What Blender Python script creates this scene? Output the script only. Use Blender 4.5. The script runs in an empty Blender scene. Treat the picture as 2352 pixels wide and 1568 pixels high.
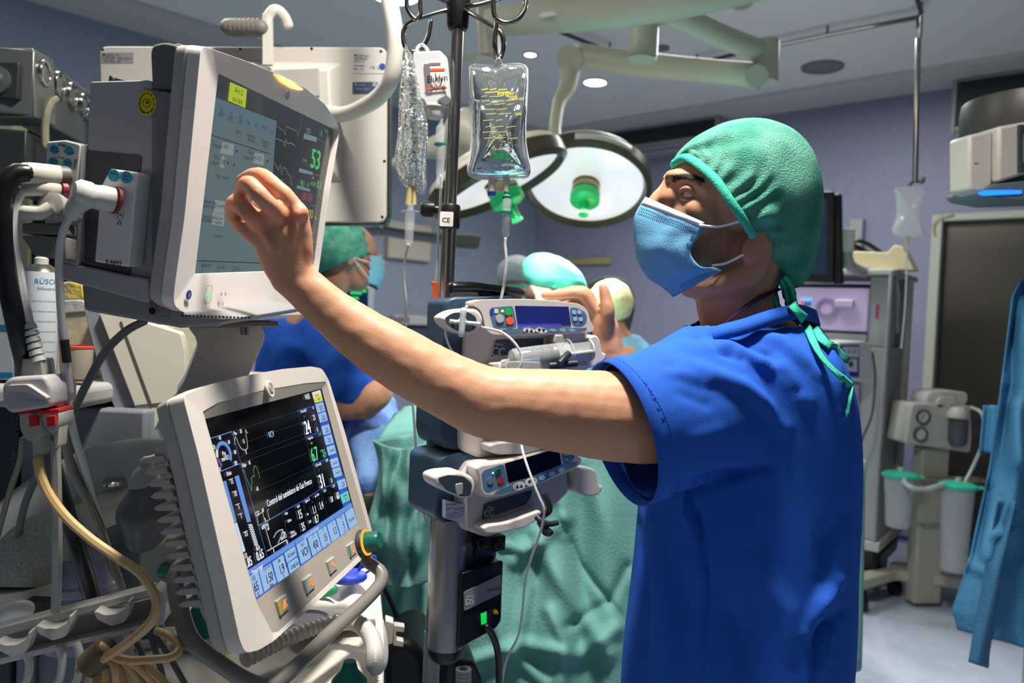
import bpy, bmesh, math, random
import numpy as np
from mathutils import Vector as V, Matrix, noise
R_=math.radians
sc=bpy.context.scene; COL=sc.collection
# ---------------------------------------------------------------- camera, world, lights, exposure
F=1834.0
CAM=V((0,0,1.40))
_m=Matrix.Rotation(R_(-1.7),3,'X')@Matrix.Identity(3)
_r=R_(2.5)
CF=(_m@V((0,1,0))).normalized(); _u0=(_m@V((0,0,1))).normalized(); _r0=V((1,0,0))
CR=math.cos(_r)*_r0+math.sin(_r)*_u0
CU=-math.sin(_r)*_r0+math.cos(_r)*_u0
cam=bpy.data.cameras.new('camera'); co=bpy.data.objects.new('camera',cam); COL.objects.link(co)
mw=Matrix((CR,CU,-CF)).transposed().to_4x4(); mw.translation=CAM; co.matrix_world=mw
cam.sensor_width=36; cam.lens=F/2352*36; cam.clip_start=.02; cam.clip_end=50
cam.dof.use_dof=True; cam.dof.focus_distance=1.15; cam.dof.aperture_fstop=4.5
sc.camera=co
sc.view_settings.view_transform='Standard'; sc.view_settings.look='None'; sc.view_settings.gamma=1
sc.view_settings.exposure=0.0; sc.view_settings.use_curve_mapping=False
w=bpy.data.worlds.new('world'); sc.world=w; w.use_nodes=True
w.node_tree.nodes['Background'].inputs[0].default_value=(.5,.55,.65,1); w.node_tree.nodes['Background'].inputs[1].default_value=.03
def P(px,py,d): return CAM+((px-1176)/F*CR+(784-py)/F*CU+CF)*d
def ray(px,py): return (px-1176)/F*CR+(784-py)/F*CU+CF
def proj(p):
    q=p-CAM; z=q.dot(CF); return (1176+F*q.dot(CR)/z, 784-F*q.dot(CU)/z)
def area(name,loc,to,size,power,col,shape='DISK',size_y=None,spread=None):
    l=bpy.data.lights.new(name,'AREA'); l.shape=shape; l.size=size; l.energy=power; l.color=col
    if size_y: l.size_y=size_y
    if spread: l.spread=R_(spread)
    o=bpy.data.objects.new(name,l); COL.objects.link(o); o.location=loc
    o.rotation_euler=(V(to)-V(loc)).to_track_quat('-Z','Y').to_euler(); return o
def spot(name,loc,to,power,col,angle,blend=.5,rad=.1):
    l=bpy.data.lights.new(name,'SPOT'); l.energy=power; l.color=col; l.spot_size=R_(angle); l.spot_blend=blend; l.shadow_soft_size=rad
    o=bpy.data.objects.new(name,l); COL.objects.link(o); o.location=loc
    o.rotation_euler=(V(to)-V(loc)).to_track_quat('-Z','Y').to_euler(); return o
HC=3.05
area('key_ceiling_lamp',(.06,.98,HC-.05),(.06,.98,0),.26,66,(1,.93,.84),spread=150)
area('far_room_fill',(1.2,4.3,HC-.05),(1.2,4.3,0),1.2,52,(.98,.98,1),'RECTANGLE',.6)  # unseen area light added to brighten the far walls and floor
area('left_side_fill',(-1.6,2.4,HC-.05),(-1.6,2.4,0),1.0,30,(1,.97,.90),'RECTANGLE',.4)  # added fill for the dim left side, no fixture there
area('rear_fill',(0.3,-1.6,HC-.05),(0.3,-1.6,0),1.2,1.5,(.85,.92,1),'RECTANGLE',.6)  # weak fill added behind the camera, not a real fitting
# ---------------------------------------------------------------- materials
def srgb(h):
    if not isinstance(h,str): return tuple(h)
    h=h.lstrip('#'); c=[int(h[i:i+2],16)/255 for i in (0,2,4)]
    return tuple(x/12.92 if x<=.04045 else ((x+.055)/1.055)**2.4 for x in c)
MATS={}
def mat(name,col='#808080',rough=.5,metal=0,emit=None,es=1,trans=0,alpha=1,bump=None,var=None,col2=None,ior=1.45,spec=.5,sss=0,coat=0,attr=False,wave=None,detail=3,transl=0):
    if name in MATS: return MATS[name]
    m=bpy.data.materials.new(name); m.use_nodes=True; nt=m.node_tree; N=nt.nodes; L=nt.links
    b=N['Principled BSDF']; c=srgb(col)+(1,)
    b.inputs['Base Color'].default_value=c; b.inputs['Roughness'].default_value=rough; b.inputs['Metallic'].default_value=metal
    b.inputs['IOR'].default_value=ior; b.inputs['Specular IOR Level'].default_value=spec
    if trans: b.inputs['Transmission Weight'].default_value=trans
    if alpha<1: b.inputs['Alpha'].default_value=alpha
    if coat: b.inputs['Coat Weight'].default_value=coat; b.inputs['Coat Roughness'].default_value=.1
    if sss: b.inputs['Subsurface Weight'].default_value=sss; b.inputs['Subsurface Radius'].default_value=(.012,.004,.002); b.inputs['Subsurface Scale'].default_value=1
    if emit: b.inputs['Emission Color'].default_value=srgb(emit)+(1,); b.inputs['Emission Strength'].default_value=es
    tc=N.new('ShaderNodeTexCoord')
    src=None
    if attr:
        a=N.new('ShaderNodeAttribute'); a.attribute_name='tint'; src=a.outputs['Color']
    if var:   # (scale, second colour)
        n=N.new('ShaderNodeTexNoise'); n.inputs['Scale'].default_value=var; n.inputs['Detail'].default_value=detail
        L.new(tc.outputs['Object'],n.inputs['Vector'])
        r=N.new('ShaderNodeValToRGB'); r.color_ramp.elements[0].position=.35; r.color_ramp.elements[1].position=.65
        r.color_ramp.elements[0].color=c; r.color_ramp.elements[1].color=srgb(col2 or col)+(1,)
        L.new(n.outputs['Fac'],r.inputs['Fac'])
        if src:
            mx=N.new('ShaderNodeMix'); mx.data_type='RGBA'; mx.blend_type='MULTIPLY'; mx.inputs['Factor'].default_value=1
            L.new(src,mx.inputs['A']); L.new(r.outputs['Color'],mx.inputs['B']); src=mx.outputs['Result']
        else: src=r.outputs['Color']
    if src: L.new(src,b.inputs['Base Color'])
    if bump:  # (scale,strength[,stretch])
        mp=N.new('ShaderNodeMapping'); L.new(tc.outputs['Object'],mp.inputs['Vector'])
        if len(bump)>2: mp.inputs['Scale'].default_value=bump[2]
        if wave:
            n=N.new('ShaderNodeTexWave'); n.inputs['Scale'].default_value=bump[0]; n.inputs['Distortion'].default_value=wave; o=n.outputs['Fac']
        else:
            n=N.new('ShaderNodeTexNoise'); n.inputs['Scale'].default_value=bump[0]; n.inputs['Detail'].default_value=4; o=n.outputs['Fac']
        L.new(mp.outputs['Vector'],n.inputs['Vector'])
        bp=N.new('ShaderNodeBump'); bp.inputs['Strength'].default_value=bump[1]; bp.inputs['Distance'].default_value=.01
        L.new(o,bp.inputs['Height']); L.new(bp.outputs['Normal'],b.inputs['Normal'])
    if transl:
        t=N.new('ShaderNodeBsdfTranslucent'); t.inputs['Color'].default_value=c
        if src: L.new(src,t.inputs['Color'])
        x=N.new('ShaderNodeMixShader'); x.inputs[0].default_value=transl
        out=N['Material Output']; L.new(b.outputs[0],x.inputs[1]); L.new(t.outputs[0],x.inputs[2]); L.new(x.outputs[0],out.inputs[0])
    MATS[name]=m; return m
def glow(name,col,es=1.0):
    return mat(name,'#050505',.4,emit=col,es=es,spec=.3)
# ---------------------------------------------------------------- mesh builder
class Fr:
    "flat working frame: origin o, right u, up v, out n"
    def __init__(s,o,u,v):
        s.o=V(o); s.u=V(u).normalized(); v=V(v); s.v=(v-s.u*v.dot(s.u)).normalized(); s.n=s.u.cross(s.v)
    def __call__(s,x,y,z=0): return s.o+s.u*x+s.v*y+s.n*z
    def px(s,px,py,z=0):
        r=ray(px,py); t=(s.o+s.n*z-CAM).dot(s.n)/r.dot(s.n); q=CAM+r*t-s.o
        return (q.dot(s.u),q.dot(s.v))
    def off(s,z): return Fr(s.o+s.n*z,s.u,s.v)
    def at(s,x,y,z=0): return Fr(s(x,y,z),s.u,s.v)
def yawfr(px,py,d,yaw,tilt=0,lean=0):
    "frame at pixel/depth facing the camera side, turned by yaw (deg, + = right end further), leaned back by tilt"
    a=R_(yaw); u=V((math.cos(a),math.sin(a),math.sin(R_(lean)))); n0=V((math.sin(a),-math.cos(a),0)); v=V((0,0,1))*math.cos(R_(tilt))-n0*math.sin(R_(tilt))
    return Fr(P(px,py,d),u,v)
def rnd(pts,r,n=4):
    out=[];N=len(pts)
    rr=r if isinstance(r,(list,tuple)) else [r]*N
    for i in range(N):
        p=V(pts[i]).to_2d();a=V(pts[i-1]).to_2d();b=V(pts[(i+1)%N]).to_2d()
        la=(a-p).length;lb=(b-p).length;k=min(rr[i],la*.48,lb*.48)
        if k<1e-6: out.append(tuple(p)); continue
        s=p+(a-p).normalized()*k; e=p+(b-p).normalized()*k
        for j in range(n+1):
            t=j/n; q=s*(1-t)**2+p*2*t*(1-t)+e*t*t; out.append(tuple(q))
    return out
def rect(x0,x1,y0,y1,r=0,n=4):
    q=[(x0,y0),(x1,y0),(x1,y1),(x0,y1)]; return rnd(q,r,n) if r else q
def crom(pts,n):
    "Catmull-Rom resample of tuples/vectors (any dimension) to n+1 points"
    A=np.array([list(p) for p in pts],float); m=len(A)
    if m==2: return [A[0]+(A[1]-A[0])*t for t in np.linspace(0,1,n+1)]
    dist=np.r_[0,np.cumsum(np.linalg.norm(np.diff(A[:,:3],axis=0),axis=1))+1e-9*np.arange(1,m)]
    out=[]
    for s in np.linspace(0,dist[-1],n+1):
        i=min(max(np.searchsorted(dist,s)-1,0),m-2); t=(s-dist[i])/(dist[i+1]-dist[i])
        p1,p2=A[i],A[i+1]; h=dist[i+1]-dist[i]
        m1=(A[i+1]-A[i-1])/(dist[i+1]-dist[i-1])*h if i>0 else p2-p1
        m2=(A[i+2]-A[i])/(dist[i+2]-dist[i])*h if i<m-2 else p2-p1
        out.append((2*t**3-3*t**2+1)*p1+(t**3-2*t**2+t)*m1+(-2*t**3+3*t**2)*p2+(t**3-t**2)*m2)
    return out
class B:
    def __init__(s): s.v=[];s.f=[];s.m=[];s.k=0
    def mt(s,k): s.k=k; return s
    def add(s,vs,fs):
        o=len(s.v); s.v+=[V(x) for x in vs]; s.f+=[tuple(i+o for i in f) for f in fs]; s.m+=[s.k]*len(fs); return s
    def prism(s,fr,pts,z0,z1,pts1=None):
        n=len(pts); q=pts1 or pts
        ar=sum(pts[i][0]*pts[(i+1)%n][1]-pts[(i+1)%n][0]*pts[i][1] for i in range(n))
        if (ar<0)!=(z1<z0): pts=pts[::-1]; q=q[::-1]
        vs=[fr(x,y,z0) for x,y in pts]+[fr(x,y,z1) for x,y in q]
        fs=[tuple(range(n-1,-1,-1)),tuple(range(n,2*n))]+[(i,(i+1)%n,n+(i+1)%n,n+i) for i in range(n)]
        return s.add(vs,fs)
    def face(s,fr,pts,z=0):
        n=len(pts); ar=sum(pts[i][0]*pts[(i+1)%n][1]-pts[(i+1)%n][0]*pts[i][1] for i in range(n))
        if ar<0: pts=pts[::-1]
        return s.add([fr(x,y,z) for x,y in pts],[tuple(range(n))])
    def box(s,fr,x0,x1,y0,y1,z0,z1,r=0): return s.prism(fr,rect(x0,x1,y0,y1,r),z0,z1)
    def loft(s,rings,cap=True,close=True):
        n=len(rings[0]); vs=[p for r in rings for p in r]; fs=[]
        for j in range(len(rings)-1):
            for i in range(n if close else n-1):
                a=j*n+i;b=j*n+(i+1)%n; fs.append((a,b,b+n,a+n))
        if cap and close: fs+= [tuple(range(n-1,-1,-1)),tuple(range((len(rings)-1)*n,len(rings)*n))]
        return s.add(vs,fs)
    def tube(s,pts,r,seg=10,n=None,smooth=True,hint=None,rb=None,cap=True,round_=False):
        "r: number or list per point; rb optional second radius along the other axis; hint: direction of first radius"
        m=len(pts); r=r if isinstance(r,(list,tuple)) else [r]*m; rb=rb or r
        rb=rb if isinstance(rb,(list,tuple)) else [rb]*m
        A=[tuple(V(p))+(r[i],rb[i]) for i,p in enumerate(pts)]
        if smooth and m>2: A=crom(A,n or (m-1)*5)
        elif n: A=crom(A,n)
        ps=[V((a[0],a[1],a[2])) for a in A]; rr=[(max(a[3],1e-5),max(a[4],1e-5)) for a in A]
        if round_:
            t0=(ps[0]-ps[1]).normalized(); t1=(ps[-1]-ps[-2]).normalized(); q0=ps[0];q1=ps[-1];a0=rr[0];a1=rr[-1]
            e=[(.35,.94),(.7,.71),(.92,.38),(.99,.1)]
            for k,c in e:
                ps.insert(0,q0+t0*min(a0)*k); rr.insert(0,(a0[0]*c,a0[1]*c)); ps.append(q1+t1*min(a1)*k); rr.append((a1[0]*c,a1[1]*c))
        T=[(ps[min(i+1,len(ps)-1)]-ps[max(i-1,0)]).normalized() for i in range(len(ps))]
        h=V(hint) if hint is not None else (V((0,0,1)) if abs(T[0].z)<.9 else V((1,0,0)))
        rings=[];a=h
        for i,p in enumerate(ps):
            if hint is not None: a=h-T[i]*h.dot(T[i])
            else: a=a-T[i]*a.dot(T[i])
            if a.length<1e-6: a=T[i].orthogonal()
            a=a.normalized(); b=T[i].cross(a)
            rings.append([p+a*rr[i][0]*math.cos(2*math.pi*k/seg)+b*rr[i][1]*math.sin(2*math.pi*k/seg) for k in range(seg)])
        return s.loft(rings,cap)
    def lathe(s,o,ax,prof,seg=24,cap=True):
        ax=V(ax).normalized(); a=ax.orthogonal().normalized(); b=ax.cross(a); o=V(o)
        rings=[[o+ax*z+(a*math.cos(2*math.pi*k/seg)+b*math.sin(2*math.pi*k/seg))*max(r,1e-5) for k in range(seg)] for r,z in prof]
        return s.loft(rings,cap)
    def cyl(s,p0,p1,r,seg=20,r1=None):
        p0=V(p0);p1=V(p1); return s.lathe(p0,p1-p0,[(r,0),(r1 if r1 is not None else r,(p1-p0).length)],seg)
    def ell(s,c,ax,r,seg=20,rings=12):
        "ellipsoid: centre, 3 axes (vectors), 3 radii"
        c=V(c); ax=[V(a) for a in ax]; rs=[]
        for j in range(1,rings):
            t=math.pi*j/rings
            rs.append([c+ax[0]*(r[0]*math.sin(t)*math.cos(2*math.pi*k/seg))+ax[1]*(r[1]*math.sin(t)*math.sin(2*math.pi*k/seg))+ax[2]*(-r[2]*math.cos(t)) for k in range(seg)])
        o=len(s.v); s.loft(rs,False); n=len(rs)*seg
        s.v+=[c-ax[2]*r[2],c+ax[2]*r[2]]
        for k in range(seg):
            s.f.append((o+n,o+(k+1)%seg,o+k)); s.f.append((o+n+1,o+n-seg+k,o+n-seg+(k+1)%seg)); s.m+=[s.k]*2
        return s
    def grid(s,fn,nu,nv):
        vs=[fn(i/nu,j/nv) for j in range(nv+1) for i in range(nu+1)]
        return s.add(vs,[(j*(nu+1)+i,j*(nu+1)+i+1,(j+1)*(nu+1)+i+1,(j+1)*(nu+1)+i) for j in range(nv) for i in range(nu)])
    def ring(s,fr,x,y,r0,r1,z0,z1,seg=32):
        rs=[(r1,z0),(r1,z1),(r0,z1),(r0,z0)]
        R=[[fr(x+r*math.cos(2*math.pi*k/seg),y+r*math.sin(2*math.pi*k/seg),z) for k in range(seg)] for r,z in rs]; R.append(R[0])
        return s.loft(R,False)
    def disc(s,fr,x,y,r,z0,z1,seg=28,ry=None):
        return s.prism(fr,[(x+r*math.cos(2*math.pi*k/seg),y+(ry or r)*math.sin(2*math.pi*k/seg)) for k in range(seg)],z0,z1)
    def line(s,fr,pts,w,z=.0006,h=.0003):
        for a,b in zip(pts,pts[1:]):
            a=V(a).to_2d();b=V(b).to_2d(); d=b-a
            if d.length<1e-7: continue
            d.normalize(); n=V((-d.y,d.x))*w/2; a=a-d*w*.3; b=b+d*w*.3
            s.face(fr,[tuple(a-n),tuple(b-n),tuple(b+n),tuple(a+n)],z)
        return s
    def text(s,fr,t,x,y,size,z=.0008,align='CENTER',sx=1,bold=0,rot=0):
        vs,fs=glyphs(t,align)
        c,sn=math.cos(rot),math.sin(rot)
        def f(p): a=p[0]*size*sx;b=(p[1]-.33)*size; return fr(x+a*c-b*sn,y+a*sn+b*c,z)
        s.add([f(p) for p in vs],fs)
        if bold:
            def g(p): a=p[0]*size*sx+bold*size;b=(p[1]-.33)*size; return fr(x+a*c-b*sn,y+a*sn+b*c,z+.00005)
            s.add([g(p) for p in vs],fs)
        return s
_G={}
def glyphs(t,align):
    k=(t,align)
    if k in _G: return _G[k]
    cu=bpy.data.curves.new('t','FONT'); cu.body=t; cu.align_x=align; cu.size=1; cu.resolution_u=3
    o=bpy.data.objects.new('t',cu); COL.objects.link(o); dg=bpy.context.evaluated_depsgraph_get()
    me=o.evaluated_get(dg).to_mesh(); r=([tuple(v.co) for v in me.vertices],[tuple(p.vertices) for p in me.polygons])
    o.evaluated_get(dg).to_mesh_clear(); bpy.data.objects.remove(o); bpy.data.curves.remove(cu); _G[k]=r; return r
def tag(o,label=None,cat=None,group=None,kind=None):
    if label: o['label']=label
    if cat: o['category']=cat
    if group: o['group']=group
    if kind: o['kind']=kind
    return o
def thing(name,label,cat,loc,group=None):
    o=bpy.data.objects.new(name,None); COL.objects.link(o); o.location=V(loc); o.empty_display_size=.05
    tag(o,label,cat,group); return o
def wloc(o):
    p=V((0,0,0))
    while o: p=p+V(o.location); o=o.parent
    return p
def part(name,b,mats,parent=None,bev=0,smooth=True,solid=0,label=None,ang=40,sub=0,seg=2,tint=None,so=-1,loc=None):
    me=bpy.data.meshes.new(name); base=wloc(parent) if parent else None
    vs=[V(x) for x in b.v]
    if base is None:
        base=V(loc) if loc is not None else V(((min(v.x for v in vs)+max(v.x for v in vs))/2,(min(v.y for v in vs)+max(v.y for v in vs))/2,min(v.z for v in vs)))
        ol=base
    else: ol=V((0,0,0))
    me.from_pydata([tuple(x-base) for x in vs],[],b.f)
    if not isinstance(mats,(list,tuple)): mats=[mats]
    for m in mats: me.materials.append(m)
    me.polygons.foreach_set('material_index',[min(k,len(mats)-1) for k in b.m]); me.validate(); me.update()
    if smooth:
        me.polygons.foreach_set('use_smooth',[True]*len(me.polygons))
        if smooth!='full':
            try: me.set_sharp_from_angle(angle=R_(ang))
            except Exception: pass
    if tint:
        a=me.color_attributes.new('tint','FLOAT_COLOR','POINT')
        for i,v in enumerate(vs): a.data[i].color=tint(v)+(1,)
    o=bpy.data.objects.new(name,me); COL.objects.link(o); o.location=ol; o.parent=parent
    if solid: md=o.modifiers.new('s','SOLIDIFY'); md.thickness=solid; md.offset=so
    if bev:
        md=o.modifiers.new('b','BEVEL'); md.width=bev; md.segments=seg; md.limit_method='ANGLE'; md.angle_limit=R_(35); md.harden_normals=False
    if sub: md=o.modifiers.new('u','SUBSURF'); md.levels=sub; md.render_levels=sub
    if label: o['label']=label
    return o
def solo(name,b,mats,label,cat,group=None,**k): return tag(part(name,b,mats,None,**k),label,cat,group)
def struct(name,b,mats,**k): return tag(part(name,b,mats,None,**k),kind='structure')
def fuse(b,voxel,smooth=6,fn=None,keep=None,fac=.5):
    "voxel-union of a builder's solids into one continuous skin; fn displaces, keep(center,normal) filters faces"
    me=bpy.data.meshes.new('f'); me.from_pydata([tuple(x) for x in b.v],[],b.f); me.update()
    bm=bmesh.new(); bm.from_mesh(me); bmesh.ops.recalc_face_normals(bm,faces=bm.faces); bm.to_mesh(me); bm.free()
    o=bpy.data.objects.new('f',me); COL.objects.link(o)
    r=o.modifiers.new('r','REMESH'); r.mode='VOXEL'; r.voxel_size=voxel; r.adaptivity=0
    s=o.modifiers.new('s','SMOOTH'); s.iterations=smooth; s.factor=fac
    dg=bpy.context.evaluated_depsgraph_get(); dg.update(); e=o.evaluated_get(dg); m2=e.to_mesh()
    vs=[v.co.copy() for v in m2.vertices]; ns=[v.normal.copy() for v in m2.vertices]; fs=[tuple(p.vertices) for p in m2.polygons]
    cs=[(p.center.copy(),p.normal.copy()) for p in m2.polygons] if keep else None
    e.to_mesh_clear(); bpy.data.objects.remove(o); bpy.data.meshes.remove(me)
    if keep: fs=[f for f,c in zip(fs,cs) if keep(c[0],c[1])]
    if fn: vs=[v+n*fn(v,n) for v,n in zip(vs,ns)]
    if keep:
        used=sorted({i for f in fs for i in f}); mp={j:i for i,j in enumerate(used)}; vs=[vs[j] for j in used]; fs=[tuple(mp[i] for i in f) for f in fs]
    q=B(); q.v=vs; q.f=fs; q.m=[0]*len(fs); return q
def pdist(x,y,pl):
    "distance of pixel to polyline and parameter 0..1"
    best=1e9;bt=0;n=len(pl)-1
    for i in range(n):
        ax,ay=pl[i];bx,by=pl[i+1];dx=bx-ax;dy=by-ay
        t=((x-ax)*dx+(y-ay)*dy)/(dx*dx+dy*dy+1e-9);t=0 if t<0 else 1 if t>1 else t
        d=math.hypot(x-ax-t*dx,y-ay-t*dy)
        if d<best: best=d;bt=(i+t)/n
    return best,bt
def folds(lst,base=.0,bs=9,side=None):
    "displacement made of cloth folds given as (polyline,width px,height m) plus soft noise"
    def f(v,n):
        h=base*noise.noise(v*bs)
        if n.dot(v-CAM)<0:
            x,y=proj(v)
            for pl,w,a in lst:
                d,t=pdist(x,y,pl)
                if d<3*w: h+=a*math.exp(-(d/w)**2)*math.sin(math.pi*min(max(t,.12),.88))
        return h
    return f
def cable(name,pts,r,m,label,cat='cable',group=None,n=None,seg=8,**k):
    b=B().tube(pts,r,seg,n or (len(pts)-1)*8,round_=True); return solo(name,b,m,label,cat,group,**k)
def PX(l,d=None):
    "list of (px,py,depth) or (px,py) with common depth -> points"
    return [P(p[0],p[1],p[2] if len(p)>2 else d) for p in l]
# shared materials
white=mat('white_plastic','#d9d6d0',.38); cream=mat('cream_plastic','#cfcbb8',.45); beige=mat('beige_metal','#b9b7a6',.5)
grey=mat('grey_plastic','#77777a',.45); dgrey=mat('dark_grey_plastic','#3d3f42',.45); black=mat('black_rubber','#0c0c0d',.4)
steel=mat('brushed_steel','#a8a49c',.22,1); chrome=mat('chrome','#c8c6c2',.12,1); navy=mat('navy_plastic','#1d3346',.4)
paper=mat('white_paper','#d8d8d6',.7); ink=mat('black_ink','#111111',.7)
clear=mat('clear_plastic','#eef3f5',.06,trans=.95,ior=1.2,spec=.6); 
tubeclear=mat('milky_tube','#dfe5e4',.2,alpha=.75)
skin=mat('skin','#ffffff',.5,attr=True,sss=.12,bump=(260,.04),spec=.35)
blue_cloth=mat('royal_blue_cotton','#2459bd',.85,bump=(900,.15),spec=.2)
green_nw=mat('green_nonwoven','#2fa48c',.75,bump=(500,.25),spec=.25)
def fitfr(q,h,dz=0):
    "frame of a rectangle (TL,TR,BR,BL pixels) of height h metres; origin bottom-left. returns frame,width"
    r=[ray(*p) for p in q]
    A=np.array([list(-r[1]),list(r[2]),list(-r[3])]).T
    b,c,d=np.linalg.solve(A,-np.array(list(r[0])))
    X=[r[0],r[1]*b,r[2]*c,r[3]*d]; s=h/(X[0]-X[3]).length; X=[CAM+x*s for x in X]
    f=Fr(X[3],((X[1]-X[0])+(X[2]-X[3])),X[0]-X[3]); return f,(X[1]-X[0]).length
def pxs(fr,l,z=0): return [fr.px(a,b,z) for a,b in l]
def frame_ring(b,fr,outer,inner,z0,z1,zi=None):
    "plate with a hole: outer and inner outlines (2D), joined by angle"
    cx=sum(p[0] for p in inner)/len(inner); cy=sum(p[1] for p in inner)/len(inner)
    angs=sorted({round(math.atan2(y-cy,x-cx),4) for x,y in list(outer)+list(inner)})
    def cast(pl,a):
        dx,dy=math.cos(a),math.sin(a);best=None
        for i in range(len(pl)):
            x1,y1=pl[i][0]-cx,pl[i][1]-cy;x2,y2=pl[(i+1)%len(pl)][0]-cx,pl[(i+1)%len(pl)][1]-cy
            den=dx*(y2-y1)-dy*(x2-x1)
            if abs(den)<1e-12: continue
            t=(x1*(y2-y1)-y1*(x2-x1))/den; s=(x1*dy-y1*dx)/den
            if t>0 and -1e-4<=s<=1.0001 and (best is None or t>best): best=t
        return (cx+dx*best,cy+dy*best)
    O=[cast(outer,a) for a in angs]; I=[cast(inner,a) for a in angs]
    R=[[fr(x,y,z0) for x,y in O],[fr(x,y,z1) for x,y in O],[fr(x,y,z1 if zi is None else zi) for x,y in I],[fr(x,y,z0) for x,y in I]]; R.append(R[0])
    b.loft(R,False); return b
# ---------------------------------------------------------------- the room
e1=V((.673,.740,0)).normalized(); e2=V((e1.y,-e1.x,0))
def hit(px,py,z): r=ray(px,py); t=(z-CAM.z)/r.z; return CAM+r*t
ptR=hit(2100,205,HC); ptL=hit(270,50,HC)
# corner = intersection of the two wall lines
_A=np.array([[-e2.x,-e1.x],[-e2.y,-e1.y]]); 
_s=np.linalg.solve(np.array([[e2.x,-e1.x],[e2.y,-e1.y]]),np.array([ptL.x-ptR.x,ptL.y-ptR.y])); C0=V((ptR.x+e2.x*_s[0],ptR.y+e2.y*_s[0],0))
WR=Fr(C0,e2,(0,0,1)); WL=Fr(C0,e1,(0,0,1))
LW=9.0; LR=9.0
print('corner',C0,'cam local', (CAM-C0).dot(e2),(CAM-C0).dot(e1))
wallm=mat('vinyl_wall','#85869f',.5,var=60,col2='#9091a9',detail=6,bump=(40,.03))
wallm2=mat('vinyl_wall_left','#8793a3',.45,var=60,col2='#929dac',detail=6,bump=(40,.03))
ceilm=mat('ceiling_paint','#e2e2de',.6,var=1.2,col2='#e6e4de')
floorm=mat('marbled_floor','#a5b3c6',.35,var=5,col2='#bcc7d6',detail=8)
def slab(fr,x0,x1,y0,y1,t=.12): return B().box(fr,x0,x1,y0,y1,-t,0)
struct('wall_right',slab(WR,0,LR,0,HC),wallm,smooth=False)
struct('wall_left',slab(WL,-LW,.12,0,HC),wallm2,smooth=False)
WB=Fr(WR(LR,0),-e1,(0,0,1)); struct('wall_front',slab(WB,-.12,LW,0,HC),wallm,smooth=False)
WC=Fr(WL(-LW,0),e2,(0,0,1)); WC=Fr(WC.o,-e2,(0,0,1)); struct('wall_back',slab(WC,-LR,0,0,HC),wallm,smooth=False)
FL=Fr(C0,e2,-e1)  # n = e2 x -e1
up=1 if FL.n.z>0 else -1
def flat(z0,z1):
    q=[WR(0,0),WR(LR,0),WR(LR,0)-e1*LW,C0-e1*LW]; b=B()
    vs=[V((p.x,p.y,z0)) for p in q]+[V((p.x,p.y,z1)) for p in q]
    return b.add(vs,[(0,1,2,3),(7,6,5,4),(0,4,5,1),(1,5,6,2),(2,6,7,3),(3,7,4,0)])
struct('floor',flat(-.1,0),floorm,smooth=False)
struct('ceiling',flat(HC,HC+.1),ceilm,smooth=False)
# skirting: raised floor covering with dark line
y0=WR.px(2100,1243)[1]
bb=B().box(WR,0,LR,0,y0,0,.012); bb.mt(1).box(WR,0,LR,y0,y0+.022,0,.014)
struct('baseboard_right',bb,[mat('skirt','#7d8ea8',.4),mat('skirt_line','#22376b',.5)],smooth=False)
bb=B().box(WL,-LW,0,0,y0,0,.012); bb.mt(1).box(WL,-LW,0,y0,y0+.022,0,.014)
struct('baseboard_left',bb,[MATS['skirt'],MATS['skirt_line']],smooth=False)
# plaster cove strip along the ceiling edge
struct('trim_1',B().box(WR,0,LR,HC-.0005,HC-.03,0,.45),mat('cove','#c6c0bd',.6),smooth=False)
struct('trim_2',B().box(WL,-LW,0,HC-.0005,HC-.027,0,.45),MATS['cove'],smooth=False)
# steel lift door
frd=mat('door_frame_cream','#b5b7a8',.5); std=mat('door_steel','#5b5850',.32,.85,bump=(30,.05,(1,1,40)))
x0,y1=WR.px(2151,497); x1=x0+1.75; x2,y2=WR.px(2174,512)
d=thing('door_1',None,None,WR((x0+x1)/2,0)); tag(d,kind='structure')
b=B().box(WR,x0,x2,0,y1,0,.10).box(WR,x2,x1,y2,y1,0,.10).box(WR,x1-.07,x1,0,y2,0,.10); part('door_frame',b,frd,d,bev=.006)
b=B().box(WR,x2,(x2+x1)/2-.003,0,y2,0,.03).box(WR,(x2+x1)/2+.003,x1-.07,0,y2,0,.03); part('door_panel',b,std,d)
wy=mat('yellow_wire','#b39a3c',.6)
cable('wire',[WR(*WR.px(2158,545),.11),WR(*WR.px(2156,522),.115),WR(*WR.px(2170,506),.12),WR(*WR.px(2200,498),.112)],.004,wy,'thin yellow wire taped round the corner of the steel door frame','wire')
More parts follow.
